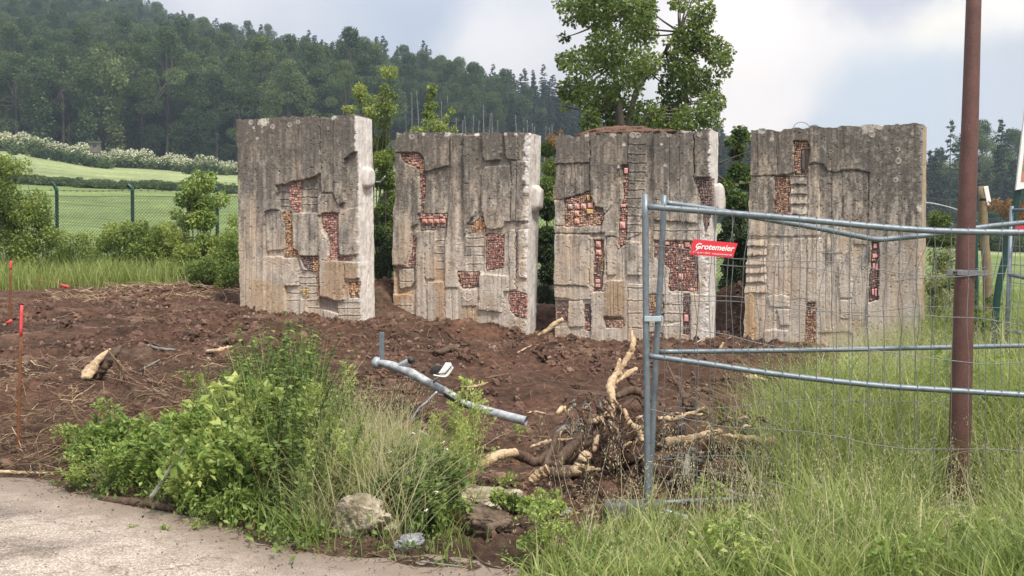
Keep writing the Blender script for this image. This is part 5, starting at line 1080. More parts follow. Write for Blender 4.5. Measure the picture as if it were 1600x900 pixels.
# red-brown steel post with clamp
def YZ(px_, py_): return P(px_, py_, 7.55)
pb = YZ(1496, 790); pb[2] = 0
post = thing('steel_post', 'red-brown painted steel post rising out of the picture between the fence panels', 'post', pb)
pts = [YZ(1497, 800), YZ(1503, 570), YZ(1509, 380), YZ(1516, 180), YZ(1521.5, 0), YZ(1530, -260)]
for q_ in pts: q_[1] = 7.55
sp = smooth_path(pts, 6); pz = np.linspace(0, 1, len(sp)); build('shaft', tube(sp, np.interp(sp[:, 2], [0, 1.0, 1.8, 3.4, 4.6], [.076, .070, .062, .050, .046]), 28), M['redpost'], post, smooth=True)
zc = YZ(1507, 426)
strap_ = build('strap', tube([zc - np.array([0, 0, .018]), zc + np.array([0, 0, .018])], .070, 24), M['wire'], post, smooth=True)
build('strap_arm', merge([box(YZ(1491, 425.5) + np.array([-.02, -.062, 0]), .10, .008, .036, bev=.002), box(YZ(1521, 427) + np.array([.02, -.062, 0]), .10, .008, .036, bev=.002), box(YZ(1506, 426) + np.array([0, -.072, 0]), .15, .006, .036, bev=.002)]), M['wire'], strap_)
build('strap_bolt', tube([YZ(1485.5, 425) + np.array([0, -.085, 0]), YZ(1485.5, 425) + np.array([0, -.03, 0])], .009, 8), M['black'], strap_, smooth=True)

# wires on the slabs and from the right slab to the fence post
def cable(label, pts, rad, mat=M['wire']):
    pp = np.array([P(*p_) for p_ in pts]); return tag(build('loose_wire', tube(smooth_path(pp, 6), rad, 5), mat, origin=pp[0], smooth=True), label, 'wire')
cable('thin wire loop sticking up from the top of the rightmost slab', [(1239, 201, 14.9), (1242, 195, 14.9), (1250, 191, 14.9), (1260, 193, 14.85), (1266, 200, 14.85)], .004, M['rust'])
cable('grey cable running from the rightmost slab towards the green fence post', [(1444, 320, 14.6), (1449, 317, 14.8), (1475, 322, 15.2), (1497, 329, 15.6), (1526, 345, 16.2)], .012, M['galv_pale'])
cable('bent reinforcing wire sticking out of the first slab beside its lug', [(588, 284, 15.9), (594, 284, 15.8), (599, 279, 15.7), (602, 275, 15.7)], .010, M['galv_pale'])
print('metal', time.time() - T0)

# ------------------------------------------------------------------ chain-link fence with bent green posts
fx = [(-140, 24.6), (90, 24), (208, 23.7), (340, 23.4), (480, 23), (620, 22.4), (760, 21.8), (900, 21), (1030, 20.2), (1170, 19.2), (1290, 18.2), (1400, 17.3), (1522, 16.4)]
fpts = [np.array([(a - 800) / F * b, b, 0.0]) for a, b in fx]
for p_ in fpts: p_[2] = float(base_z(p_[0], p_[1]))
TOP = [1.85] * 13; ztop = lambda i: (P(fx[i][0], 306 if i < 6 else (330 if i < 12 else 345), fx[i][1])[2])
cf = thing('chain_link_fence', 'chain-link fence with bent green posts and barbed wire running behind the slabs', 'fence', fpts[0])
zt = [ztop(i) for i in range(13)]
for i, p_ in enumerate(fpts):
    if i == 12:
        pts = [p_ - np.array([0, 0, .2]), P(1523, 345, 16.4) - np.array([0, 0, 0]), P(1517, 335, 16.4)]; pts[0] = np.array([P(1528, 400, 16.4)[0], 16.4, p_[2] - .2])
    else:
        t = zt[i] + .05; k = P(fx[i][0] - 9 if i != 3 else 331, 284 if i < 2 else (288 if i == 2 else 292), fx[i][1]); pts = [p_ - np.array([0, 0, .2]), np.array([p_[0], p_[1], t - .4]), np.array([p_[0], p_[1], t])]
        if i < 6: pts += [np.array([p_[0] - .02, p_[1], t + .12]), k]
    build('post', tube(smooth_path(pts, 5), .038, 10), M['green_steel'], cf, smooth=True)
gs = []
for i in range(12):
    a, b = fpts[i], fpts[i + 1]; ln = np.linalg.norm(b[:2] - a[:2]); h0 = zt[i] - a[2]; step = .075; n = int((ln + h0) / step)
    for sgn_ in (1, -1):
        for k in range(n):
            s0 = k * step - h0 if sgn_ > 0 else k * step
            lo, hi = max(0, s0), min(ln, s0 + h0)
            if sgn_ < 0: lo, hi = max(0, s0 - h0), min(ln, s0)
            if hi - lo < .03: continue
            q_ = []
            for s_ in (lo, hi):
                f_ = s_ / ln; zz0 = a[2] + (b[2] - a[2]) * f_; zz1 = zt[i] + (zt[i + 1] - zt[i]) * f_
                hh = (s_ - s0) if sgn_ > 0 else (s0 - s_); q_.append([a[0] + (b[0] - a[0]) * f_, a[1] + (b[1] - a[1]) * f_ - .05, zz0 + (zz1 - zz0) * hh / h0])
            gs.append(tube(np.array(q_), .0034, 3, caps=False))
mo_ = build('chain_link_mesh', merge(gs), M['chain'], cf); mo_['kind'] = 'stuff'
def fence_line(zf, rad, yo=-.05, mat=M['chain'], barb=False):
    for i in range(12):
        a, b = fpts[i] + np.array([0, yo, 0]), fpts[i + 1] + np.array([0, yo, 0]); a[2] = zf(i); b[2] = zf(i + 1); mid = (a + b) / 2 - np.array([0, 0, .02])
        gs_ = [tube(smooth_path([a, mid, b], 4), rad, 4, caps=False)]
        if barb:
            for t in np.linspace(.03, .97, 12): c_ = a + (b - a) * t - np.array([0, 0, .08 * t * (1 - t)]); gs_ += [tube([c_ - np.array([.02, 0, .02]), c_ + np.array([.02, 0, .02])], .005, 3), tube([c_ - np.array([.02, 0, -.02]), c_ + np.array([.02, 0, -.02])], .005, 3)]
        build('barbed_wire' if barb else 'tension_wire', merge(gs_), mat, cf)
fence_line(lambda i: zt[i], .006); fence_line(lambda i: (zt[i] + fpts[i][2]) / 2, .005)
fence_line(lambda i: zt[i] + .12, .0045, -.07, M['chain'], True); fence_line(lambda i: zt[i] + .27, .0045, -.12, M['chain'], True)

# ------------------------------------------------------------------ right edge: wooden post, green brace, third panel, boards
b_ = P(1543, 520, 13.6); b_[2] = float(base_z(b_[0], 13.6))
wp = thing('wooden_post', 'weathered wooden post with a white plate nailed to its top, right of the red-brown post', 'post', b_)
build('post_wood', tube(smooth_path([np.array([P(1544, 500, 13.6)[0], 13.6, b_[2] - .2]), P(1543, 440, 13.6), P(1538, 370, 13.6), P(1534.5, 291, 13.6)], 5), [.062, .056, .052, .050], 12, lump=.06), M['oldwood'], wp, smooth=True)
build('post_plate', box(P(1543, 306, 13.55), .055, .02, .24, R=np.array(Matrix.Rotation(math.radians(-12), 3, 'Y')), bev=.004), M['white'], wp)
build('post_band', tube([P(1536, 311, 13.6) - np.array([0, 0, .02]), P(1536, 311, 13.6) + np.array([0, 0, .02])], .056, 12), M['black'], wp, smooth=True)
Yq = 12.4; b_ = P(1556, 500, Yq); b_[2] = float(base_z(b_[0], Yq))
gb = thing('board_support', 'leaning green tube holding the framed notice board at the right edge', 'support', b_)
build('support_tube', tube(smooth_path([np.array([P(1552, 520, Yq)[0], Yq, b_[2] - .1]), P(1558, 465, Yq), P(1575, 385, Yq), P(1592, 290, Yq), P(1606, 215, Yq)], 5), .040, 10), M['green_steel'], gb, smooth=True)
bd = thing('notice_board', 'white framed board with a printed picture cut off by the right picture edge', 'board', P(1600, 296, Yq - .1))
quad = np.array([P(1587.5, 297, Yq - .08), P(1660, 282, Yq - .08), P(1676, 150, Yq - .08), P(1603, 160, Yq - .08)])
def plate(q4, th_, name, mat, par, inset=0.0, fwd=0.0):
    c = q4.mean(0); q4 = c + (q4 - c) * (1 - inset) + np.array([0, -fwd, 0]); v_ = np.concatenate([q4, q4 + np.array([0, th_, 0])]); f = [[0, 1, 2], [0, 2, 3], [4, 6, 5], [4, 7, 6]]
    for i in range(4): j = (i + 1) % 4; f += [[i, 4 + i, 4 + j], [i, 4 + j, j]]
    return build(name, Geo(v_, np.array(f)), mat, par)
plate(quad, .03, 'frame', M['white'], bd); m_, t, p, o = newmat('printed_picture'); n_ = noise(t, 6, 3, .6, tcoord(t)); L(t, ramp(t, n_.outputs['Fac'], [(.35, (.10, .22, .10)), (.5, (.55, .20, .16)), (.62, (.30, .40, .45))]).outputs[0], p.inputs['Base Color']); M['print'] = m_
plate(quad, .01, 'picture', M['print'], bd, .17, .006)
Yp = 11.8; b_ = P(1571, 495, Yp)
p3 = thing('construction_fence', 'third fence panel standing farther back at the right picture edge', 'fence panel', b_, 'mobile construction fence panels')
b0 = np.array([P(1570, 520, Yp)[0], Yp, float(base_z(P(1570, 520, Yp)[0], Yp)) - .02])
build('upright', tube([b0, P(1581, 322, Yp)], .021, 12), M['galv'], p3, smooth=True)
tpR = P(1760, 332, Yp - 1.0); btR = P(1750, 560, Yp - 1.0)
build('rail', tube([P(1581, 328, Yp), P(1760, 330, Yp - 1)], .019, 10), M['galv'], p3, smooth=True); build('rail', tube([P(1576, 429, Yp), P(1760, 468, Yp - 1)], .019, 10), M['galv'], p3, smooth=True); build('rail', tube([P(1571, 515, Yp), P(1760, 560, Yp - 1)], .019, 10), M['galv'], p3, smooth=True)
for k in range(10):
    t = (k + .5) / 10; build('wire', tube([P(1581 + 179 * t, 328 + 2 * t, Yp - t), P(1571 + 189 * t, 515 + 45 * t, Yp - t)], .0032, 4, caps=False), M['wire'], p3)
for t in (.15, .3, .45, .6, .75, .9): build('wire', tube([P(1581 - 10 * t, 328 + 187 * t, Yp), P(1760, 330 + 230 * t, Yp - 1)], .0032, 4, caps=False), M['wire'], p3)
rp = thing('small_plate', 'small red plate on the third fence panel at the right edge', 'sign', P(1592, 360, Yp - .1)); q4 = np.array([P(1585, 361, Yp - .13), P(1640, 368, Yp - .3), P(1643, 352, Yp - .3), P(1587, 351, Yp - .13)]); plate(q4, .004, 'sign_plate', M['signred'], rp)
print('fences', time.time() - T0)

# ------------------------------------------------------------------ leaves and plants
LEAF = Geo([(0, 0, 0), (-.30, .42, .06), (.30, .42, .06), (0, 1, -.10), (0, .45, -.03)], [[0, 4, 1], [0, 2, 4], [1, 4, 3], [4, 2, 3]])
LOBED = Geo([(0, 0, 0), (-.42, .30, .05), (-.22, .48, .02), (-.40, .78, .03), (0, 1, -.08), (.40, .78, .03), (.22, .48, .02), (.42, .30, .05), (0, .5, -.03)], [[0, 8, 1], [1, 8, 2], [2, 8, 3], [3, 8, 4], [4, 8, 5], [5, 8, 6], [6, 8, 7], [7, 8, 0]])
RHOMB = Geo([(0, 0, 0), (-.36, .5, .05), (.36, .5, -.05), (0, 1, 0)], [[0, 2, 1], [1, 2, 3]])
def leaves(n, centers, radii, size, tmpl, tone=.5, var=.28, squash=.8, up=.5, cvar=.16, shell=.5, svar=.35):
    centers = np.asarray(centers, float); radii = np.broadcast_to(np.asarray(radii, float), (len(centers),)); w_ = radii ** 2; k = rng.choice(len(centers), n, p=w_ / w_.sum())
    d = unit(rng.normal(size=(n, 3))); rad = radii[k] * (rng.random(n) ** (1 / 3.) * (1 - shell) + shell * rng.uniform(.72, 1.08, n)); pos = centers[k] + d * rad[:, None] * np.array([1, 1, squash])
    ld = unit(d * .7 + rng.normal(0, .6, (n, 3)) + np.array([0, 0, -.25])); nn = unit(rng.normal(0, .55, (n, 3)) + d * .4 + np.array([0, 0, up])); cv = rng.normal(0, cvar, len(centers))
    return inst(tmpl, pos, basis(ld, nn), size * rng.uniform(1 - svar, 1 + svar, n), np.clip(tone + cv[k] + rng.normal(0, var * .5, n), 0, 1))
def limb(a, b, r0, r1, n=5, sag=.12, k=4):
    a = np.asarray(a, float); b = np.asarray(b, float); ln = np.linalg.norm(b - a); m_ = (a + b) / 2 + rng.normal(0, sag * ln * .5, 3); return tube(smooth_path([a, m_, b], k), [r0, (r0 + r1) / 2, r1], n, caps=False, lump=.08)

# --- far tree kinds, unit height 1 metre = 1
def broadleaf(seed, h=18, wid=5.2, low=.18, nleaf=5200):
    r_ = np.random.default_rng(seed); cs, rs = [], []
    for i in range(46):
        t = low + (1 - low) * r_.uniform(0, 1) ** .75; env = math.sin(min(1, (t - low) / (1 - low) * .95 + .12) * math.pi) ** .6; a = r_.uniform(0, 6.28); rr = wid * env * (.35 + .65 * r_.uniform() ** .5)
        cs.append((math.cos(a) * rr * .85, math.sin(a) * rr * .85, h * t * .94)); rs.append(r_.uniform(1.0, 2.1) * (1.1 - .3 * t))
    cs.append((0, 0, h * .93)); rs.append(1.3)
    crown = leaves(int(nleaf * 3.2), cs, rs, .235, RHOMB, .45, .24, .66, .9, .15, .75)
    tr = [tube(smooth_path([(0, 0, -1.5), (r_.normal(0, .2), r_.normal(0, .2), h * .35), (0, 0, h * .8)], 4), [.34, .24, .08], 7, lump=.08)]
    for i in r_.choice(len(cs), 18): tr.append(limb((0, 0, h * r_.uniform(.25, .6)), cs[i], .10, .03, 4))
    return crown, merge(tr)
def ivycolumn(seed, h=17, nleaf=3600):
    r_ = np.random.default_rng(seed); cs, rs = [], []
    for i in range(46):
        t = i / 46.; rr = .9 + .6 * r_.uniform(); a = r_.uniform(0, 6.28); cs.append((math.cos(a) * rr * .6, math.sin(a) * rr * .6, h * t * .8 + .5)); rs.append(r_.uniform(.7, 1.2))
    for i in range(18): a = r_.uniform(0, 6.28); rr = r_.uniform(.5, 3.4); cs.append((math.cos(a) * rr, math.sin(a) * rr, h * r_.uniform(.72, 1.0))); rs.append(r_.uniform(.8, 1.4))
    return leaves(nleaf, cs, rs, .40, RHOMB, .60, .3, .9, .5, .10, .65), tube([(0, 0, -1.5), (0, 0, h * .9)], [.25, .1], 6)
def conifer(seed, h=16, wid=2.7, nleaf=2600, thin=0.0, low=.08):
    r_ = np.random.default_rng(seed); pos = []; ld = []; wh = int(26 * (1 - thin * .5)); gs_ = [tube(smooth_path([(0, 0, -1.5), (.05, 0, h * .5), (0, 0, h)], 5), [.20, .12, .02], 6)]
    for i in range(wh):
        t = low + (1 - low) * (i / wh) ** .9; rr = wid * (1 - t) ** .8 + .18; nb = r_.integers(5, 9)
        for b in range(nb):
            if r_.uniform() < thin * .6: continue
            a = r_.uniform(0, 6.28); L_ = rr * r_.uniform(.6, 1.12); z0 = h * t + r_.normal(0, .12); dr = r_.uniform(-.38, -.02) if t < .8 else r_.uniform(-.1, .5); m_ = max(3, int(2.8 * nleaf / (wh * 7) * (.4 + L_ / wid * 1.3)))
            u = r_.uniform(.12, 1, m_) ** .8; p_ = np.stack([np.cos(a) * L_ * u, np.sin(a) * L_ * u, z0 + dr * L_ * u ** 1.6], -1) + r_.normal(0, .10, (m_, 3)) * np.array([1, 1, .7]); pos.append(p_)
            ld.append(np.stack([np.full(m_, math.cos(a)), np.full(m_, math.sin(a)), np.full(m_, -.15)], -1) + r_.normal(0, .45, (m_, 3)))
    pos = np.concatenate(pos); ld = np.concatenate(ld); n = len(pos)
    return inst(RHOMB, pos, basis(ld, r_.normal(0, .35, (n, 3)) + np.array([0, 0, 1.])), r_.uniform(.17, .36, n), np.clip(r_.normal(.5, .2, n), 0, 1)), merge(gs_)
def proto(kind, crown, trunk, mat, tmat):
    return (mesh_from(kind + '_crown', crown.v, [crown.f], [mat], crown.r), mesh_from('trunk', trunk.v, [trunk.f], [tmat], trunk.r, None, None, True))
BRO = [proto('broadleaf', *broadleaf(s, h_, w_, lo), M['beech'], M['bark']) for s, h_, w_, lo in ((1, 18, 5.4, .06), (2, 20, 6.0, .10), (3, 17, 5.0, .04), (4, 21, 5.8, .12))]
IVY = [proto('ivy', *ivycolumn(s), M['beech'], M['bark']) for s in (5, 6)]
CON = [proto('conifer', *conifer(s, h_, w_, n_, th_), M['conifer'], M['bark']) for s, h_, w_, n_, th_ in ((1, 16, 2.7, 3400, 0), (2, 19, 2.5, 3200, .2), (3, 15, 2.2, 2600, .1))]
SCR = [proto('conifer', *conifer(s, h_, w_, n_, th_, .3), M['conifer'], M['bark']) for s, h_, w_, n_, th_ in ((8, 19, 3.3, 2600, .55), (9, 17, 2.9, 2200, .45))]
def tree(name, label, pr, loc, s, group=None, rz=None):
    t_ = thing(name, label, 'tree', loc, group); a = link('crown', pr[0], t_); b = link('trunk', pr[1], t_)
    t_.rotation_euler = (0, 0, rng.uniform(0, 6.28) if rz is None else rz); t_.scale = s if not np.isscalar(s) else (s, s, s * rng.uniform(.92, 1.1)); return t_
def onaz(px_, Y, dz=0.0):
    x = (px_ - 800) / F * Y; return np.array([x, Y, float(ground_z(x, Y)) + dz])
# forest edge on the left: individuals
front = [(-60, 0), (-12, 2), (28, 0), (66, 'i'), (100, 3), (140, 'i'), (181, 'i'), (222, 1), (262, 3), (300, 0), (338, 2), (372, 1), (410, 3), (452, 0), (496, 2), (540, 1)]
special = {66: 'ivy-clad tree column leftmost of the three narrow ones at the forest edge', 140: 'ivy-clad tree column between the other two narrow ones at the forest edge', 181: 'ivy-clad tree column rightmost of the three narrow ones at the forest edge',
           410: 'broad dark tree crown rising just above the left part of the first slab', 452: 'broad tree crown rising above the first slab near its right end'}
for px_, k in front:
    Y = 186 + rng.uniform(-2, 6); pr = IVY[px_ % 2] if k == 'i' else BRO[k]
    lb = special.get(px_, 'tall broadleaf tree in the dark forest edge behind the blossoming hedge')
    tree('ivy_tree' if k == 'i' else 'broadleaf_tree', lb, pr, onaz(px_, Y - (5 if k == 'i' else 0)), rng.uniform(.92, 1.08) if k != 'i' else 1.0, 'broadleaf trees of the forest edge')
for row, (Y0_, n_, s0) in enumerate(((196, 24, 1.0), (208, 24, 1.02), (221, 24, 1.05))):
    for i in range(n_):
        px_ = -150 + (760 / n_) * (i + rng.uniform(-.3, .3) + .5 * (row % 2)); Y = Y0_ + rng.uniform(-4, 4)
        tree('broadleaf_tree', 'broadleaf tree standing behind the front rank of the left forest edge', BRO[rng.integers(4)], onaz(px_, Y), s0 * rng.uniform(.85, 1.15), 'broadleaf trees deeper in the left wood')
# skyline conifers
for i in range(86):
    px_ = rng.uniform(-40, 1180) if i % 2 else 230 + 11 * i; Y = 448 + rng.uniform(-22, 4)
    k = CON[rng.integers(3)] if rng.uniform() < .85 else SCR[rng.integers(2)]
    tree('conifer_tree', 'conifer standing on the skyline of the wooded ridge', k, onaz(px_, Y), rng.uniform(.55, .85), 'conifers along the ridge skyline')
# bare dead trunks above the second slab
dead_m = []
for s in range(4):
    r_ = np.random.default_rng(40 + s); h_ = 11; gs_ = [tube(smooth_path([(0, 0, -2), (r_.normal(0, .12), 0, 5), (r_.normal(0, .2), 0, h_)], 5), [.13, .10, .04], 6)]
    for k in range(34):
        z = r_.uniform(2, h_); a = r_.uniform(0, 6.28); L_ = r_.uniform(.3, 1.3) * (1.1 - z / h_ * .6); gs_.append(tube([(0, 0, z), (math.cos(a) * L_, math.sin(a) * L_, z + r_.uniform(-.3, .1))], [.03, .012], 3, caps=False))
    g_ = merge(gs_); dead_m.append(mesh_from('dead_tree', g_.v, [g_.f], [M['deadbark']], g_.r, None, None, True))
dpx = [636, 642, 655, 667, 702, 713, 728, 738, 747, 757, 764, 776, 787, 794, 808, 818, 826, 836, 843, 850, 857, 861, 722, 690, 770, 830, 1118, 1129, 1450, 1458]
for i, px_ in enumerate(dpx):
    Y = rng.uniform(214, 232); o_ = link('dead_tree', dead_m[i % 4], None, onaz(px_, Y)); o_.scale = (1, 1, rng.uniform(.62, 1.05) * (1.0 if px_ < 800 else .8)); o_.rotation_euler = (rng.normal(0, .03), rng.normal(0, .03), rng.uniform(0, 6))
    tag(o_, 'bare bleached dead trunk standing at the foot of the wooded slope', 'dead tree', 'bare dead trunks above the slabs')
# right-hand wood behind the field
rc = [(1128, 0), (1150, 1), (1172, 0), (1196, 1), (1440, 2), (1462, 0), (1483, 's'), (1500, 1), (1522, 0), (1541, 2), (1563, 1), (1582, 0), (1603, 's'), (1625, 1), (1655, 0), (1685, 2)]
for px_, k in rc:
    Y = 188 + rng.uniform(0, 8); sc_ = {1128: .8, 1150: .85, 1483: 1.12, 1563: 1.08}.get(px_, 1.0) * rng.uniform(.88, 1.0)
    lb = 'tall ragged conifer just left of the red-brown post, highest of the right wood' if px_ == 1483 else ('dense dark pointed conifer right of the wooden post, highest of the wood there' if px_ == 1563 else ('conifer seen in the gap between the third and fourth slabs' if px_ < 1250 else 'dark conifer in the wood beyond the field at the right'))
    tree('conifer_tree', lb, SCR[0] if k == 's' else CON[k], onaz(px_, Y), sc_ * 1.05, 'conifers beyond the field')
for i in range(34):
    px_ = rng.uniform(1090, 1760); Y = rng.uniform(202, 240); k = BRO[rng.integers(4)] if rng.uniform() < .5 else CON[rng.integers(3)]
    tree('forest_tree', 'tree in the second rank of the wood beyond the field', k, onaz(px_, Y), rng.uniform(.72, .88) if px_ < 1440 else rng.uniform(.95, 1.12), 'trees in the right wood')
for i in range(20):
    px_ = 1100 + i * 30 + rng.uniform(-8, 8); Y = 180 + rng.uniform(-2, 3); tree('forest_shrub', 'low bushy tree closing the foot of the wood beyond the field', BRO[2], onaz(px_, Y), (.55, .55, .34), 'low bushes at the foot of the right wood')
# the rest of the wooded hillside as one mass
tcol = bpy.data.collections.new('forest_templates')
for nm, pr in [('a', BRO[0]), ('b', BRO[1]), ('c', CON[0]), ('d', CON[1]), ('e', BRO[3]), ('f', CON[2])]:
    crn, trk = pr; ob = bpy.data.objects.new('forest_tree_' + nm, crn); tcol.objects.link(ob)
Xs, Ys_, Sc, Id = [], [], [], []
for Y in np.arange(232, 452, 5.3):
    half = 1; x0 = (-230 - 800) / F * Y; x1 = (1820 - 800) / F * Y
    for x in np.arange(x0, x1, 4.9):
        xx = x + rng.uniform(-2.2, 2.2); yy = Y + rng.uniform(-2.5, 2.5); a_ = az_of(xx, yy)
        con = fbm(xx * .012 + 3, yy * .012, 3) + (a_ - 520) / 2600 + (yy - 330) / 1400 + .22 * (yy > 385)
        Xs.append(xx); Ys_.append(yy); Sc.append(rng.uniform(.68, .98)); Id.append(rng.choice([2, 3, 5]) if con > .5 else rng.choice([0, 1, 4]))
Xs, Ys_ = np.array(Xs), np.array(Ys_); fm = bpy.data.meshes.new('distant_forest'); pv = np.stack([Xs, Ys_, ground_z(Xs, Ys_) - .5], -1).astype(np.float32)
fm.vertices.add(len(pv)); fm.vertices.foreach_set('co', pv.ravel())
for nm, dt, vals in (('isc', 'FLOAT', Sc), ('irot', 'FLOAT', rng.uniform(0, 6.28, len(pv))), ('iid', 'INT', Id)):
    a_ = fm.attributes.new(nm, dt, 'POINT'); a_.data.foreach_set('value', np.asarray(vals, np.int32 if dt == 'INT' else np.float32))
fo_ = link('distant_forest', fm); tag(fo_, 'wooded hillside of broadleaf trees and conifers rising behind the slabs', 'forest', kind='stuff')
ng = bpy.data.node_groups.new('forest_nodes', 'GeometryNodeTree'); ng.interface.new_socket('Geometry', in_out='INPUT', socket_type='NodeSocketGeometry'); ng.interface.new_socket('Geometry', in_out='OUTPUT', socket_type='NodeSocketGeometry')
gi = ng.nodes.new('NodeGroupInput'); go = ng.nodes.new('NodeGroupOutput'); ip = ng.nodes.new('GeometryNodeInstanceOnPoints'); ci = ng.nodes.new('GeometryNodeCollectionInfo')
ci.inputs['Collection'].default_value = tcol; ci.inputs['Separate Children'].default_value = True; ci.inputs['Reset Children'].default_value = True
def named(nm, dt):
    n_ = ng.nodes.new('GeometryNodeInputNamedAttribute'); n_.data_type = dt; n_.inputs['Name'].default_value = nm; return next(o_ for o_ in n_.outputs if o_.name == 'Attribute' and o_.enabled)
cx = ng.nodes.new('ShaderNodeCombineXYZ'); ng.links.new(named('irot', 'FLOAT'), cx.inputs['Z'])
ng.links.new(gi.outputs[0], ip.inputs['Points']); ng.links.new(ci.outputs[0], ip.inputs['Instance']); ip.inputs['Pick Instance'].default_value = True
ng.links.new(named('iid', 'INT'), ip.inputs['Instance Index']); ng.links.new(cx.outputs[0], ip.inputs['Rotation']); ng.links.new(named('isc', 'FLOAT'), ip.inputs['Scale']); ng.links.new(ip.outputs[0], go.inputs[0])
md = fo_.modifiers.new('forest', 'NODES'); md.node_group = ng
print('forest', len(pv), time.time() - T0)

# --- blossoming hedge across the top of the field, and the hunting hide in it
def bushproto(seed, r=1.0, n=900, size=.10, tone=.5, tm=RHOMB, cvar=.15, nc=16):
    r_ = np.random.default_rng(seed); cs = [(r_.normal(0, .45) * r, r_.normal(0, .4) * r, r * r_.uniform(.25, 1.0)) for _ in range(nc)]; return leaves(n, cs, r * r_.uniform(.26, .5, nc), size, tm, tone, .35, .85, .5, cvar, .5)
HB = []
for s in range(3):
    g_ = bushproto(60 + s, 2.0, 2600, .26, .42, cvar=.05); top_ = rng.random(len(g_.v) // 4) ; hi_ = np.repeat((g_.v[::4, 2] > 1.0 + top_ * 1.6) * rng.uniform(.3, .6, len(top_)), 4); g_.r = np.clip(g_.r + hi_, 0, 1)
    HB.append(mesh_from('hedge_bush', g_.v, [g_.f], [M['blossom']], g_.r))
for i in range(30):
    px_ = -40 + i * 15.5 + rng.uniform(-4, 4); Y = 170 + rng.uniform(-2.5, 2.5); o_ = link('hedge_bush', HB[i % 3], None, onaz(px_, Y)); s_ = rng.uniform(.72, 1.1) * (1.12 if px_ < 330 else .85); o_.scale = (s_ * 1.2, s_, s_); o_.rotation_euler = (0, 0, rng.uniform(0, 6))
    tag(o_, 'pale blossoming bush in the hedge between the field and the forest', 'bush', 'blossoming bushes along the top of the field')
DG = bushproto(70, 1.2, 1400, .2, .45)
DGl = mesh_from('bank_bush', DG.v, [DG.f], [M['hedge']], DG.r)
DGm = mesh_from('field_bush', DG.v, [DG.f], [M['beech']], DG.r)
for i, px_ in enumerate((60, 78, 95, 112, 128, 145, 165, 30, 300, 322)):
    o_ = link('field_bush', DGm, None, onaz(px_, 160)); o_.scale = (1.3, 1, .9); o_.rotation_euler = (0, 0, i); tag(o_, 'low dark green bush at the foot of the blossoming hedge', 'bush', 'dark bushes at the foot of the hedge')
for i in range(58):
    px_ = -60 + i * 8.3; Y = 103 + rng.uniform(-1, 1) + (px_ - 200) * .01; o_ = link('bank_bush', DGl, None, onaz(px_, Y)); o_.scale = (.9, .5, .50 + rng.uniform(-.08, .1)); o_.rotation_euler = (0, 0, rng.uniform(0, 6)); tag(o_, 'low bush in the dark green strip crossing the field', 'bush', 'low bushes in the strip across the field')
for i in range(30):
    px_ = 1455 + i * 9; Y = 92; o_ = link('bank_bush', DGm, None, onaz(px_, Y)); o_.scale = (1.0, .6, .95 + rng.uniform(-.1, .1)); o_.rotation_euler = (0, 0, rng.uniform(0, 6)); tag(o_, 'low bush in the green strip across the field at the right', 'bush', 'low bushes across the right field')
hp = onaz(151, 164); hd = thing('hunting_hide', 'small grey raised wooden hide standing in the blossoming hedge', 'hide', hp)
hz = P(151, 231, 164)[2]; cab_ = build('cabin', box((hp[0], 164, hz), 1.25, 1.2, 1.5, bev=.02), M['hide'], hd); build('roof', box((hp[0], 163.9, hz + .84), 1.5, 1.5, .12, R=np.array(Matrix.Rotation(.12, 3, 'X'))), M['hide'], hd)
build('window', box((hp[0] + .1, 163.38, hz + .2), .5, .03, .3), M['black'], cab_)
for sx in (-.5, .5):
    for sy in (-.5, .5): build('leg', tube([(hp[0] + sx * 1.3, 164 + sy * 1.3, hp[2] - .3), (hp[0] + sx, 164 + sy, hz - .7)], .06, 6), M['hide'], hd)

# --- the tree behind the third slab
TYd = 19.5
cl3 = [(900, 12, 30), (935, 20, 38), (985, 12, 34), (1002, 52, 32), (950, 62, 42), (915, 92, 32), (884, 98, 17), (895, 145, 26), (930, 158, 36), (972, 118, 40), (1012, 100, 26), (958, 182, 30), (1008, 172, 30), (1050, 140, 36), (1062, 100, 32), (1078, 62, 32), (1092, 24, 26), (1064, 8, 18), (1112, 74, 26), (1128, 92, 17), (1134, 112, 10), (1092, 130, 32), (1108, 165, 26), (1080, 182, 32), (1040, 188, 30), (1112, 186, 18), (872, 4, 9), (1090, -25, 30), (955, -30, 50), (1046, 66, 9), (880, 168, 9), (925, 190, 20), (1140, 80, 8), (878, 60, 8), (1012, 12, 16)]
tb = onaz(985, TYd); tr_ = thing('maple_tree', 'leafy tree with two crown lobes rising behind the third slab', 'tree', tb)
cs, rs = [], []
for a, b, r_ in cl3:
    for q_ in range(2 if r_ > 15 else 1):
        c_ = P(a + rng.uniform(-.3, .3) * r_, b + rng.uniform(-.3, .3) * r_, TYd + rng.uniform(-1, 1) * (1.2 if r_ > 15 else .5)); cs.append(c_); rs.append(r_ / F * TYd * (.76 if r_ > 15 else .9))
crown = leaves(23000, cs, np.array(rs) * 1.12, .058, LOBED, .58, .4, .9, .45, .10, .12)
build('crown', crown, M['tree'], tr_)
hub = [P(978, 205, TYd), P(965, 190, TYd), P(992, 150, TYd)]
tg = [tube(smooth_path([tb, P(970, 215, TYd), P(966, 160, TYd), P(960, 100, TYd), P(950, 30, TYd)], 5), [.11, .085, .06, .04, .02], 9, lump=.06), tube(smooth_path([P(975, 230, TYd), P(992, 150, TYd - .1), P(1010, 118, TYd), P(1040, 80, TYd), P(1075, 20, TYd)], 5), [.06, .05, .045, .03, .015], 8, lump=.06), tube(smooth_path([P(1000, 240, TYd), P(1004, 195, TYd), P(1020, 178, TYd), P(1060, 162, TYd), P(1095, 120, TYd)], 5), [.045, .035, .03, .022, .012], 7)]
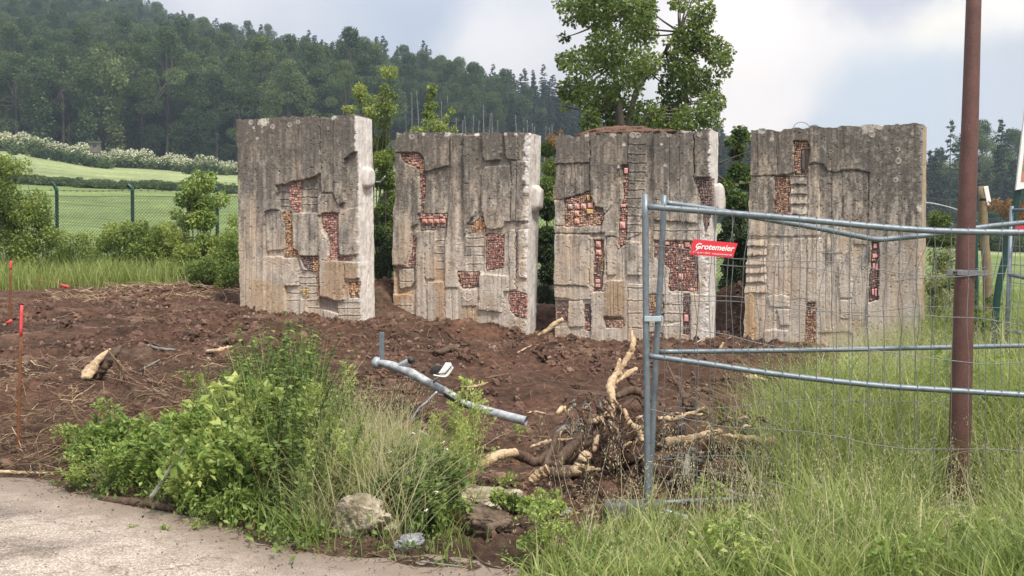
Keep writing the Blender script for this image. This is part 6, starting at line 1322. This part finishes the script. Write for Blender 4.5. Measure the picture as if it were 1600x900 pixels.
spine = np.array([P(966, 160, TYd), P(960, 100, TYd), P(992, 150, TYd), P(1015, 112, TYd), P(1040, 80, TYd), P(1020, 178, TYd), P(950, 30, TYd), P(1062, 50, TYd)])
for c_, r_ in zip(cs, rs):
    k = np.argmin(np.linalg.norm(spine - c_, axis=1)); tg.append(limb(spine[k], c_, .022, .007, 5))
    for q_ in range(4): tg.append(limb(c_, c_ + rng.normal(0, r_ * .6, 3), .007, .003, 3))
build('trunk', merge(tg), M['bark'], tr_, smooth=True)

# --- shrubs: thing > foliage, stems
def shrub(name, label, blobs, Y, n, size, mat, tone=.5, tmpl=LEAF, depth=.5, group=None, stems=True, squash=.9, gap=1.0, cat='shrub', srad=.008):
    """blobs: (px,py,radius_px) at distance Y"""
    ca, cb, cr_ = blobs[0]; base_ = onaz(np.mean([b[0] for b in blobs]), Y); t_ = thing(name, label, cat, base_, group); cs, rs = [], []
    for a, b, r_ in blobs:
        kk = 3 if r_ > 14 else 1
        for q_ in range(kk):
            cs.append(P(a + rng.uniform(-.5, .5) * r_ * (kk > 1), b + rng.uniform(-.5, .5) * r_ * (kk > 1), Y + rng.uniform(-depth, depth))); rs.append(r_ / F * Y * (.62 if kk > 1 else 1) * gap)
    cs = np.array(cs); gz = ground_z(cs[:, 0], cs[:, 1]); cs[:, 2] = np.maximum(cs[:, 2], gz + .05)
    build('foliage', leaves(int(n * 2.3), cs, np.array(rs) * 1.15, size * .66, tmpl, min(.9, tone + .08), .4, squash, .5, .12, .1), mat, t_)
    if stems:
        gs_ = []
        for c_ in cs: b0 = base_ + (c_ - base_) * np.array([.55, .55, 0]); b0[2] = float(ground_z(b0[0], b0[1])) - .05; gs_.append(limb(b0, c_, srad, srad * .4, 4, .1)); gs_ += [limb(c_, c_ + rng.normal(0, .16, 3), srad * .4, srad * .2, 3) for _ in range(3)]
        build('stems', merge(gs_), M['bark'], t_)
    return t_
shrub('bush', 'large light green bush at the far left edge in front of the chain-link fence', [(5, 290, 34), (15, 262, 24), (-12, 262, 30), (60, 320, 22), (90, 372, 18), (20, 330, 34), (50, 340, 28), (10, 370, 38), (48, 385, 34), (25, 415, 26), (74, 360, 18), (38, 262, 12), (-30, 340, 50), (85, 395, 14)], 22.8, 8200, .085, M['shrub'], .60)
shrub('bush', 'rounded green bush below the middle bent fence post', [(165, 385, 20), (190, 372, 24), (215, 380, 26), (240, 385, 24), (180, 408, 26), (210, 412, 28), (250, 405, 22), (270, 400, 16), (200, 352, 15), (225, 358, 16), (175, 362, 14), (250, 368, 16)], 22.4, 6500, .075, M['shrub'], .55)
shrub('sapling', 'bright green sapling standing in front of the third bent fence post', [(300, 300, 20), (320, 285, 17), (318, 318, 26), (345, 312, 12), (300, 340, 20), (325, 350, 24), (330, 378, 22), (285, 312, 11), (275, 335, 8), (310, 400, 18), (308, 275, 9)], 22.2, 3600, .075, M['bright'], .42, LOBED)
shrub('bush', 'loose pale green scrub filling the space left of the rounded bush', [(110, 380, 14), (135, 378, 15), (100, 400, 18), (122, 405, 20), (145, 398, 18), (130, 420, 18), (105, 425, 16), (155, 420, 16)], 22.6, 2400, .07, M['shrub'], .62)
shrub('bush', 'loose pale green scrub between the sapling and the first slab', [(340, 375, 16), (358, 380, 16), (350, 395, 18), (330, 395, 18), (285, 425, 16), (265, 425, 14)], 21.6, 2600, .07, M['shrub'], .62)
shrub('bush', 'olive bush between the rounded bush and the sapling', [(262, 360, 14), (275, 382, 20), (290, 405, 22), (255, 400, 16)], 22.0, 2200, .07, M['shrub'], .55)
shrub('bush', 'dark green bush pressed against the left side of the first slab', [(300, 425, 22), (330, 418, 26), (355, 405, 24), (372, 425, 22), (340, 445, 22), (365, 450, 18), (312, 447, 16)], 19.6, 5200, .07, M['shrub'], .36)
shrub('bush', 'light green shoots growing beside the left edge of the first slab', [(362, 370, 14), (368, 345, 10), (370, 392, 14), (355, 395, 12)], 20.5, 900, .07, M['bright'], .45)
shrub('bush', 'green bush filling the gap between first and second slabs', [(590, 222, 16), (603, 250, 20), (598, 285, 20), (605, 320, 22), (598, 360, 22), (603, 400, 24), (598, 435, 18), (590, 340, 14)], 19.3, 5600, .075, M['shrub'], .38)
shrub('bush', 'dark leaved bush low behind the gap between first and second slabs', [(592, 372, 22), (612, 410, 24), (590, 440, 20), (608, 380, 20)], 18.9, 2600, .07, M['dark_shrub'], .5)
shrub('sapling', 'tall thin sapling with tufted tip rising between first and second slabs', [(609, 113, 11), (603, 140, 9), (598, 158, 13), (608, 170, 12), (594, 175, 10), (600, 195, 10), (615, 150, 6)], 19.0, 520, .062, M['shrub'], .6, LOBED, .15, srad=.012)
shrub('sapling', 'slender sapling leaning left above the right end of the first slab', [(563, 140, 9), (570, 155, 9), (560, 148, 8), (578, 172, 9), (583, 185, 8), (548, 172, 7), (541, 170, 5)], 19.4, 340, .062, M['shrub'], .62, LOBED, .15, srad=.010)
shrub('sapling', 'thin sapling with small top leaf tuft above the second slab', [(675, 138, 4), (673, 150, 5), (672, 165, 6), (668, 178, 5)], 18.6, 130, .08, M['shrub'], .4, LOBED, .1, srad=.008)
shrub('weed', 'bright spiky weeds peeping over the top edge of the second slab', [(680, 165, 5), (677, 180, 6), (680, 195, 9), (663, 203, 6), (650, 205, 7), (705, 173, 4), (697, 185, 5), (690, 200, 8), (708, 203, 5), (665, 190, 5)], 17.6, 520, .06, M['bright'], .5, LEAF, .1)
shrub('bush', 'brownish green bush at the top of the gap between second and third slabs', [(856, 232, 12), (862, 262, 14), (855, 290, 14), (862, 310, 12)], 18.9, 1700, .065, M['shrub'], .25)
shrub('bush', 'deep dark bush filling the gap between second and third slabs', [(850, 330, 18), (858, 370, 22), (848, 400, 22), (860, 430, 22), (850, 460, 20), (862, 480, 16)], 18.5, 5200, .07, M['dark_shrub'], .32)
shrub('bush', 'withered brown shoots on the top left corner behind the third slab', [(862, 215, 6), (876, 210, 5), (868, 222, 6)], 17.0, 110, .06, M['brown_leaf'], .6)
shrub('bush', 'lighter leafy bush at the top of the gap between third and fourth slabs', [(1140, 290, 16), (1155, 270, 14), (1160, 310, 16), (1138, 320, 12), (1152, 240, 9), (1165, 285, 10), (1150, 345, 14)], 18.9, 1500, .09, M['shrub'], .3, LOBED)
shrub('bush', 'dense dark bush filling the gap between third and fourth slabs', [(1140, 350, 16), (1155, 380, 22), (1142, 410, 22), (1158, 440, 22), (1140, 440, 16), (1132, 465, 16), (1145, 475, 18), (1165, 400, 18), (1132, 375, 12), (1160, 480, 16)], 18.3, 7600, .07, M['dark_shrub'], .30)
shrub('bush', 'small leafy crown poking up between third and fourth slabs', [(1158, 205, 7), (1150, 212, 6), (1165, 214, 6), (1140, 222, 5), (1155, 226, 7)], 19.2, 240, .09, M['shrub'], .4, LOBED, .2)
for a, pts_ in enumerate([[(1122, 256, 19), (1140, 248, 19), (1172, 237, 19)], [(1122, 275, 18.8), (1145, 287, 18.8), (1178, 285, 18.8)], [(1124, 245, 18.9), (1126, 230, 18.9), (1122, 205, 18.9)]]):
    o_ = build('bare_branch', tube(smooth_path([P(*p_) for p_ in pts_], 5), [.022, .014, .008], 6), M['bark'], origin=P(*pts_[0]), smooth=True); tag(o_, ['upper bare branch crossing the gap between third and fourth slabs', 'lower bare branch crossing the gap between third and fourth slabs', 'upright bare branch along the right edge of the third slab'][a], 'branch')
shrub('bush', 'thicket of dead stalks and leaves beside the right edge of the fourth slab', [(1462, 400, 14), (1478, 420, 16), (1460, 440, 18), (1480, 460, 18), (1465, 480, 18), (1482, 395, 10), (1470, 505, 16)], 15.0, 1100, .05, M['dry'], .10, srad=.006)
shrub('bush', 'green leafy bush beside the right edge of the fourth slab', [(1468, 345, 14), (1482, 375, 12), (1460, 370, 14), (1475, 410, 12), (1462, 452, 12), (1485, 440, 12)], 15.8, 1800, .06, M['shrub'], .36)
shrub('withered_shoots', 'withered orange-brown leaf spray hanging at the right edge above the third fence panel', [(1556, 318, 8), (1568, 325, 10), (1580, 320, 9), (1592, 326, 10), (1575, 335, 7), (1545, 322, 5), (1600, 335, 9)], 13.0, 330, .05, M['brown_leaf'], .55, LEAF, .2, stems=False)
shrub('bush', 'leafy hop shoots at the foot of the wooden post', [(1510, 460, 12), (1515, 490, 14), (1552, 470, 9), (1548, 500, 12), (1530, 505, 12)], 13.0, 700, .06, M['shrub'], .45)
shrub('bush', 'light green bush beyond the fence at the right edge', [(1490, 500, 20), (1560, 520, 20), (1590, 510, 20)], 14.5, 1500, .06, M['shrub'], .5)
print('shrubs', time.time() - T0)

# ------------------------------------------------------------------ grass
def grass(n, X, Y, h, wd, tone, bendr=(.2, .8), head=0.0, lean=.18, rows=4):
    h = np.broadcast_to(h, (n,)) * rng.uniform(.55, 1.15, n); a = rng.uniform(0, 6.28, n); be = rng.uniform(*bendr, n) * h; ts = np.linspace(0, 1, rows + 1)
    ln = rng.normal(0, lean, (n, 2)) * h[:, None]; base_ = np.stack([X, Y, ground_z(X, Y) - .02], -1); vs = []
    dirv = np.stack([np.cos(a), np.sin(a), 0 * a], -1); pa = a + math.pi / 2 + rng.normal(0, .6, n); perp = np.stack([np.cos(pa), np.sin(pa), 0 * a], -1); wd = wd * rng.uniform(.6, 1.3, n)
    for t in ts:
        c = base_ + dirv * (be * t ** 2.2)[:, None]; c[:, :2] += ln * t; c[:, 2] += h * (t - .28 * (be / h) * t ** 3)
        if t < 1: wv = (wd * (1 - t ** 2.2) * .5 + .0006)[:, None]; vs += [c - perp * wv, c + perp * wv]
        else: vs.append(c)
    v_ = np.stack(vs, 1); k = v_.shape[1]; f = []
    for i in range(rows - 1): b = 2 * i; f += [[b, b + 1, b + 3], [b, b + 3, b + 2]]
    b = 2 * (rows - 1); f.append([b, b + 1, b + 2]); f = np.array(f)
    f = f[None] + (np.arange(n) * k)[:, None, None]; rr = np.repeat(np.clip(rng.normal(tone, .15, n), 0, 1), k)
    return Geo(v_.reshape(-1, 3), f.reshape(-1, 3), rr), v_[:, -1].copy()
def heads(tips, size, tone, n=9, L_=.12):
    """loose seed heads hanging round the last part of the stalk"""
    m = len(tips); t = rng.uniform(0, 1, (m, n)); d = rng.normal(0, .022, (m, n, 3)) * (.4 + t[..., None]); p = tips[:, None] + d; p[..., 2] -= t * L_
    p = p.reshape(-1, 3); k = len(p); return inst(RHOMB, p, basis(rng.normal(0, .4, (k, 3)) + np.array([0, 0, .8]), rng.normal(size=(k, 3))), np.stack([np.full(k, size * .7), rng.uniform(.7, 1.4, k) * size * 1.6, np.full(k, size)], -1), np.repeat(np.clip(rng.normal(tone, .08, m), 0, 1), n))
def rightgrass(X, Y):
    a = az_of(X, Y); lim = np.interp(Y, [5.0, 6.3, 7, 8, 9.5, 12, 16], [820, 880, 960, 1150, 1225, 1345, 1445]); n_ = fbm(X * 2, Y * 2, 3)
    return sstep(-35, 45, a - lim + (n_ - .5) * 160) * (Y > road_edge(X) - .05) * (.45 + .8 * n_) * (a < 2500)
gs = []
X, Y = sample_ground(35000, -.2, 8.5, 4.6, 9.5, rightgrass, 1.1); hh = np.interp(Y, [5, 6.5, 7.5, 8.5, 10], [.36, .40, .52, .95, 1.05]) * (1 + .25 * (fbm(X * 1.3, Y * 1.3, 2) - .5)) * np.interp(az_of(X, Y), [850, 1000, 1180, 1280, 1440, 1500, 1600], [.60, .66, .68, 1.0, 1.0, .78, 1.15]) * (1 - .62 * (sstep(6.45, 6.8, Y) * (1 - sstep(7.6, 7.9, Y)) * ((az_of(X, Y) > 1035) & (az_of(X, Y) < 1225)))) * (1 - .6 * (sstep(6.3, 6.7, Y) * (1 - sstep(7.6, 7.8, Y)) * ((az_of(X, Y) > 1455) & (az_of(X, Y) < 1545))))
g_, tp = grass(len(X), X, Y, hh * (.7 + .6 * fbm(X * 3, Y * 3, 2)), .0064, .08 + .70 * fbm(X * 1.6 + 3, Y * 1.6, 3)); gs.append(g_)
X2, Y2, h2 = X[::6], Y[::6], hh[::6]; g_, tp = grass(len(X2), X2, Y2, h2 * 1.1, .014, .60, (.3, 1.1)); gs.append(g_)
X2, Y2, h2 = X[3::16], Y[3::16], hh[3::16]; g_, tp = grass(len(X2), X2, Y2, h2 * .9, .006, .95, (.4, 1.3), lean=.4); gs.append(g_)
X, Y = sample_ground(9000, .8, 9, 9.0, 15.5, rightgrass, 1.0); g_, tp = grass(len(X), X, Y, .8, .009, .5); gs.append(g_)
tag(build('tall_grass', merge(gs), M['grass']), 'tall green grass growing round the fence and post at the right', 'grass', kind='stuff')
X, Y = sample_ground(4200, -.2, 8.5, 5.4, 12, rightgrass, 1.0); hh = np.interp(Y, [5.6, 7, 8.5, 10, 12], [.50, .66, .95, 1.05, 1.0]) * np.interp(az_of(X, Y), [850, 1050, 1250, 1500], [.7, .8, 1.0, .9])
g1, tp = grass(len(X), X, Y, hh, .0032, .75, (.1, .45)); g2 = heads(tp, .010, .72, 14, .16)
X, Y = sample_ground(26, .3, 1.7, 7.0, 7.8, lambda X, Y: (az_of(X, Y) > 830) * (az_of(X, Y) < 1130) * 1.0); g3, tp3 = grass(len(X), X, Y, .62, .003, .8, (.1, .4)); g4 = heads(tp3, .012, .85, 22, .22)
tag(build('seeding_grass', merge([g1, g2, g3, g4]), M['dry']), 'thin pale seeding grass stalks standing among the green grass', 'grass', kind='stuff')
# verge in front of the chain-link fence
def verge_w(X, Y): a = az_of(X, Y); return ((a > -300) & (a < 420)) * (1 - .6 * sstep(.5, .7, fbm(X, Y, 2)))
X, Y = sample_ground(22000, -17, -4, 20.6, 26, verge_w, 1.0); g_, _ = grass(len(X), X, Y, .62, .013, .55, (.15, .6), rows=3)
tag(build('verge_grass', g_, M['grass']), 'pale green long grass along the foot of the chain-link fence', 'grass', kind='stuff')
X, Y = sample_ground(7000, 4, 12, 15.5, 24, lambda X, Y: (az_of(X, Y) > 1430) * 1.0, 1.0); g_, _ = grass(len(X), X, Y, .45, .014, .5, rows=3)
tag(build('meadow_grass', g_, M['grass']), 'meadow grass beyond the fence right of the fourth slab', 'grass', kind='stuff')

# ------------------------------------------------------------------ weeds of the bank
def weed_nettle(seed, h=.7):
    r_ = np.random.default_rng(seed); sp = smooth_path([(0, 0, 0), (r_.normal(0, .04), r_.normal(0, .04), h * .5), (r_.normal(0, .08), r_.normal(0, .08), h)], 6); st_ = tube(sp, [.005, .002], 4, caps=False, r=.35); P_, D_, S_ = [], [], []
    k = int(h / .055)
    for i in range(2, k + 1):
        t = i / k; z = np.array([np.interp(t, np.linspace(0, 1, len(sp)), sp[:, c_]) for c_ in range(3)]); a = (i % 2) * 1.57 + r_.normal(0, .3)
        for s_ in (0, math.pi): P_.append(z); D_.append((math.cos(a + s_), math.sin(a + s_), r_.uniform(-.35, .45))); S_.append(.105 * (1.15 - .75 * t) * r_.uniform(.75, 1.2))
    n = len(P_); S_ = np.array(S_); return merge([st_, inst(LEAF, np.array(P_), basis(np.array(D_), r_.normal(0, .25, (n, 3)) + np.array([0, 0, 1.])), np.stack([S_, S_, S_], -1), np.clip(r_.normal(.5, .14, n), 0, 1))])
def weed_bramble(seed, h=.4, w_=.35, lf=.062):
    r_ = np.random.default_rng(seed); gs_ = []
    for s in range(6):
        a = r_.uniform(0, 6.28); e = np.array([math.cos(a), math.sin(a), 0]) * w_ * r_.uniform(.4, 1); sp = smooth_path([(0, 0, 0), e * .45 + np.array([0, 0, h * r_.uniform(.7, 1.1)]), e + np.array([0, 0, h * r_.uniform(.4, .9)])], 6); gs_.append(tube(sp, [.004, .002], 3, caps=False, r=.4)); P_, D_ = [], []
        for i in range(3, len(sp)):
            for q_ in range(3): P_.append(sp[i] + r_.normal(0, .012, 3)); D_.append(r_.normal(0, .8, 3) + unit(e) * .5 + np.array([0, 0, .15]))
        n = len(P_); gs_.append(inst(LEAF, np.array(P_), basis(np.array(D_), r_.normal(0, .35, (n, 3)) + np.array([0, 0, 1.])), lf * r_.uniform(.6, 1.25, n), np.clip(r_.normal(.5, .15, n), 0, 1)))
    return merge(gs_)
def weed_feather(seed, h=.75):
    r_ = np.random.default_rng(seed); sp = smooth_path([(0, 0, 0), (r_.normal(0, .03), r_.normal(0, .03), h * .5), (r_.normal(0, .05), r_.normal(0, .05), h)], 6); gs_ = [tube(sp, [.005, .002], 4, caps=False, r=.6)]; P_, D_ = [], []
    for i in range(26):
        t = .18 + .8 * i / 26; z = np.array([np.interp(t, np.linspace(0, 1, len(sp)), sp[:, c_]) for c_ in range(3)]); a = r_.uniform(0, 6.28); L_ = .15 * (1.05 - t) + .03; tip_ = z + np.array([math.cos(a) * L_, math.sin(a) * L_, L_ * 1.1]); gs_.append(tube([z, tip_], [.002, .001], 3, caps=False, r=.6))
        for q_ in range(18): u = r_.uniform(.1, 1.05); P_.append(z + (tip_ - z) * u + r_.normal(0, .006, 3)); D_.append(r_.normal(0, .6, 3) + unit(tip_ - z))
    n = len(P_); return merge(gs_ + [inst(RHOMB, np.array(P_), basis(np.array(D_), r_.normal(size=(n, 3))), np.stack([np.full(n, .014), r_.uniform(.018, .034, n), np.full(n, .02)], -1), np.clip(r_.normal(.6, .15, n), 0, 1))])
def weed_cover(seed):
    r_ = np.random.default_rng(seed); n = 46; p_ = np.stack([r_.normal(0, .11, n), r_.normal(0, .11, n), r_.uniform(.01, .14, n)], -1); return inst(LEAF, p_, basis(r_.normal(0, 1, (n, 3)) + np.array([0, 0, .4]), r_.normal(0, .4, (n, 3)) + np.array([0, 0, 1.])), .036 * r_.uniform(.6, 1.3, n), np.clip(r_.normal(.5, .15, n), 0, 1))
def spread(tm, X, Y, s, tones, tilt=.15, dz=-.01):
    n = len(X); R = rotz(rng.uniform(0, 6.28, n)); tl = rng.normal(0, tilt, (n, 2)); T_ = np.zeros((n, 3, 3)); T_[:] = np.eye(3); T_[:, 0, 2] = tl[:, 0]; T_[:, 1, 2] = tl[:, 1]; R = T_ @ R; k = rng.integers(0, len(tm), n); gs_ = []
    for i, g__ in enumerate(tm):
        m = k == i
        if m.any(): gs_.append(inst(g__, np.stack([X[m], Y[m], ground_z(X[m], Y[m]) + dz], -1), R[m], (np.broadcast_to(s, (n,)) * rng.uniform(.75, 1.2, n))[m], np.broadcast_to(tones, (n,))[m]))
    return merge(gs_)
NET = [weed_nettle(s, .7 + .06 * s) for s in range(4)]; BRA = [weed_bramble(20 + s) for s in range(4)]; FEA = [weed_feather(30 + s) for s in range(3)]; COV = [weed_cover(50 + s) for s in range(3)]
def stones_clear(X, Y):
    a = az_of(X, Y); e = Y - road_edge(X); return 1 - .88 * ((a > 500) & (a < 690) & (e < .8)) - .85 * ((a > 700) & (a < 830) & (e < 1.1)) - .45 * ((a > 830) & (a < 880) & (e < .95))
def band(px0, px1, yoff0, yoff1):
    """between two azimuths, in a band measured from the road edge"""
    def w_(X, Y): a = az_of(X, Y); e = Y - road_edge(X); return stones_clear(X, Y) * ((a > px0) & (a < px1) & (e > yoff0) & (e < yoff1)) * (.35 + .9 * fbm(X * 2.3 + 2, Y * 2.3, 3))
    return w_
HX, HZ = [90, 150, 230, 330, 400, 460, 540, 600, 640, 700, 760, 820, 900], [.06, .14, .28, .52, .82, .98, .74, .50, .44, .40, .30, .24, .2]
def hmul(X, Y): return np.interp(az_of(X, Y), HX, HZ) * np.interp(Y - road_edge(X), [0, .5, 1.2, 2.2, 3], [.35, .7, 1.0, 1.0, .8])
X, Y = sample_ground(420, -4, 1, 6.0, 9.6, band(300, 575, .25, 2.5)); tag(build('nettles', spread(NET, X, Y, 1.02 * hmul(X, Y), rng.uniform(.25, .62, len(X))), M['weed']), 'dense dark green nettles on the bank left of the tipped pole', 'weeds', kind='stuff')
X, Y = sample_ground(125, -4, 1.2, 6.0, 9.6, band(105, 400, .05, 1.1)); tag(build('bramble_patch', spread(BRA, X, Y, np.clip((.42 + hmul(X, Y) * .8) * rng.choice([.6, .8, 1.0, 1.35], len(X)), .28, 1.25), np.clip(.10 + .8 * fbm(X * 2.5, Y * 2.5, 2) + rng.normal(0, .1, len(X)), .1, .95)), M['bright']), 'bright green low leafy bush spilling to the road edge at the left', 'weeds', kind='stuff')
X, Y = sample_ground(80, -3, 1.2, 5.6, 8.8, band(600, 700, .75, 1.7)); tag(build('bank_weeds', spread(BRA + COV, X, Y, np.clip(.4 + hmul(X, Y) * .7, .3, .8), rng.uniform(.25, .7, len(X))), M['weed']), 'mixed leafy weeds among the stones at the road edge', 'weeds', kind='stuff')
X, Y = sample_ground(300, -4.5, 2.6, 5.2, 8.4, band(120, 1250, .1, .9)); tag(build('ground_cover', spread(COV, X, Y, rng.uniform(.5, 1.1, len(X)), rng.uniform(.3, .7, len(X))), M['weed']), 'small leafy ground cover along the edge of the road', 'weeds', kind='stuff')
X, Y = sample_ground(34, .5, 5, 5.0, 8.0, rightgrass); Xb, Yb_ = sample_ground(46, 1.8, 6, 8.0, 10.5, rightgrass); X = np.concatenate([X, Xb]); Y = np.concatenate([Y, Yb_]); tag(build('meadow_weeds', spread(COV + BRA[:3], X, Y, rng.uniform(.4, .75, len(X)) * np.where(Y > 8, 2.2, 1), rng.uniform(.35, .75, len(X))), M['bright']), 'leafy weeds low in the grass at the right', 'weeds', kind='stuff')
gs = []
X, Y = sample_ground(3000, -4, 1.2, 5.6, 9.2, band(230, 760, .1, 1.8)); g_, _ = grass(len(X), X, Y, .48 * hmul(X, Y) + .08, .0065, .42); gs.append(g_)
X, Y = sample_ground(260, -4, 1.2, 6.2, 9.0, band(340, 640, .3, 2.2)); g_, tp = grass(len(X), X, Y, 1.0 * hmul(X, Y) + .1, .005, .65, (.05, .4)); gs.append(g_)
tag(build('bank_grass', merge(gs), M['grass']), 'green grass growing through the weeds on the bank', 'grass', kind='stuff')
X, Y = sample_ground(2500, -1.7, -.2, 5.8, 8.3, band(480, 650, .3, 2.0)); g_, tp = grass(len(X), X, Y, .62 * np.interp(az_of(X, Y), [500, 560, 620, 665], [.7, 1, 1.05, .7]), .0036, .66, (.1, 1.1), lean=.32); 
X, Y = sample_ground(260, -1.7, -.2, 5.8, 8.3, band(490, 650, .3, 2.0)); g2, tp = grass(len(X), X, Y, .75, .003, .6, (.1, .5)); g3 = heads(tp, .009, .65, 12, .12)
tag(build('pale_grass_tuft', merge([g_, g2, g3]), M['dry']), 'pale yellowish fine grass tuft in the middle of the bank left of the pole', 'grass', kind='stuff')
X, Y = sample_ground(95, -4, 1, 6.0, 9.4, band(180, 640, .2, 2.0)); tag(build('bank_feather_weeds', spread(FEA, X, Y, .95 * hmul(X, Y), rng.uniform(.4, .8, len(X))), M['bright']), 'fine feathery weeds scattered through the bank growth', 'weeds', kind='stuff')
X, Y = sample_ground(120, -4, 1, 6.2, 9.4, band(150, 640, .2, 2.2)); g_, tp = grass(len(X), X, Y, .95 * hmul(X, Y), .004, .1, (.02, .5)); g2 = heads(tp, .012, .3, 10, .14); tag(build('dead_stalks', merge([g_, g2]), M['brown_leaf']), 'brown dead stalks standing in the bank growth', 'weeds', kind='stuff')
# individual tall feathery weeds
for i, (a, b, y_, s_) in enumerate([(655, 655, 7.6, .85), (672, 640, 7.7, .95), (690, 640, 7.5, .9), (705, 625, 7.6, 1.0), (722, 600, 7.5, 1.1), (735, 585, 7.5, 1.25), (742, 610, 7.7, 1.1), (665, 680, 7.2, .8), (715, 660, 7.2, .9), (648, 690, 7.3, .8), (700, 700, 7.1, .8), (728, 650, 7.4, .9), (683, 665, 7.5, .9), (630, 665, 7.6, .8), (1365, 600, 8.2, .8)]):
    c = onaz(a, y_); top = P(a, b, y_)[2] - c[2]; g_ = FEA[i % 3]; o_ = build('feathery_weed', inst(g_, c[None], rotz(np.array([i * 1.3])), np.array([max(.35, top / g_.v[:, 2].max() * 1.0)]), np.array([.55 + .1 * (i % 3)])), M['bright'], origin=c)
    tag(o_, 'slender feathery bright green weed in the clump below the open pole end' if i < 14 else 'slender feathery weed standing in grass behind the fence rails', 'weed', 'feathery weeds below the pole' if i < 14 else None)
for i, (a, b, y_, lb) in enumerate([(468, 512, 8.4, 'tallest nettle of the bank, standing in front of the first slab'), (395, 560, 8.2, 'tall leafy nettle left of the tallest one on the bank'), (435, 535, 8.5, 'leafy nettle directly left of the tallest one'), (505, 545, 8.4, 'leafy nettle directly right of the tallest one'), (375, 590, 8.0, 'leafy nettle at the left shoulder of the nettle clump'), (545, 565, 8.4, 'leafy nettle nearest the upper end of the tipped pole')]):
    c = onaz(a, y_); top = P(a, b, y_)[2] - c[2]; g_ = NET[i % 4]; tag(build('nettle_plant', inst(g_, c[None], rotz(np.array([i * 1.1])), np.array([top / g_.v[:, 2].max()]), np.array([.55])), M['weed'], origin=c), lb, 'nettle')
for i, (a, b, s_, lb) in enumerate([(400, 548, .35, 'tiny yellow-green seedling beside the flaky branch in mid soil'), (300, 615, .5, 'small leafy seedling in the soil above the bright bush'), (170, 668, .55, 'leafy shoot standing left of the bright bush'), (812, 690, .35, 'small green seedling under the open end of the pole'), (1160, 652, .4, 'small round green seedling behind the fence panel'), (148, 592, .22, 'tiny green leaves at the foot of the broken stump'), (850, 842, .5, 'yellow-green leafy shoot right of the flat stone'), (862, 800, .35, 'bright green leafy clump in front of the root pile'), (788, 775, .4, 'leafy clump above the broad flat pale stone'), (208, 838, .18, 'tiny weed growing in the road'), (305, 838, .25, 'small grassy weed growing in the road edge'), (262, 842, .2, 'reddish low weed growing in the road')]):
    c = G(a, b); g_ = BRA[i % 4]; tag(build('seedling', inst(g_, c[None], rotz(np.array([i * .9])), np.array([s_]), np.array([.62])), M['bright'], origin=c), lb, 'seedling')
c = onaz(760, 6.6); shrub('bush', 'yellow-green small-leaved shoot arching right of the flat stone', [(838, 800, 18), (850, 830, 22), (828, 850, 16), (862, 860, 18), (845, 775, 12), (880, 820, 14)], 5.95, 620, .030, M['bright'], .5, depth=.15, srad=.003)
shrub('bush', 'broad-leaved bright clump between flat stone and root pile', [(778, 776, 9), (800, 784, 10), (825, 790, 11), (850, 793, 11), (872, 792, 9)], 6.75, 520, .048, M['bright'], .45, depth=.2, srad=.003)
# small white flowers
for i, (a, b, y_) in enumerate([(645, 677, 7.2), (692, 692, 7.0), (683, 769, 6.4), (666, 797, 6.1), (524, 705, 7.0), (609, 707, 7.0), (698, 702, 7.0), (527, 620, 7.9), (1170, 807, 6.2), (1205, 828, 6.1)]):
    c = P(a, b, y_); n = 7; g_ = inst(RHOMB, np.tile(c, (n, 1)) + rng.normal(0, .004, (n, 3)), basis(np.stack([np.cos(np.arange(n) * .9), np.sin(np.arange(n) * .9), np.full(n, .2)], -1), np.tile([0, -.5, 1.], (n, 1))), np.full(n, .011))
    gb_ = onaz(a, y_); f_ = thing('wild_flower', 'small white flower on a thin stalk among the bank weeds' if a < 1100 else 'small white flower low in the grass under the fence', 'flower', gb_, 'white flowers'); build('petals', g_, M['flower'], f_); build('stalk', tube([gb_, c], .0016, 3), M['weed'], f_)
print('weeds', time.time() - T0)

# ------------------------------------------------------------------ air
hm = bpy.data.materials.new('haze'); hm.use_nodes = True; t = hm.node_tree; t.nodes.clear(); o = N(t, 'ShaderNodeOutputMaterial'); pv_ = N(t, 'ShaderNodeVolumePrincipled'); pv_.inputs['Color'].default_value = (.66, .82, 1, 1); pv_.inputs['Density'].default_value = .0005; pv_.inputs['Anisotropy'].default_value = .2; L(t, pv_.outputs[0], o.inputs['Volume'])
hz_ = build('haze', box((0, 0, 0), 1, 1, 1), hm); hz_.location = (0, 345, 64); hz_.scale = (1460, 960, 134); hz_['kind'] = 'stuff'
# the ground stays inside the air box
for k_ in list(bpy.data.objects):
    if '_org' in k_.keys(): del k_['_org']
print('total', time.time() - T0, 'objects', len(bpy.data.objects), 'tris', sum(len(o_.data.polygons) for o_ in bpy.data.objects if o_.type == 'MESH'))
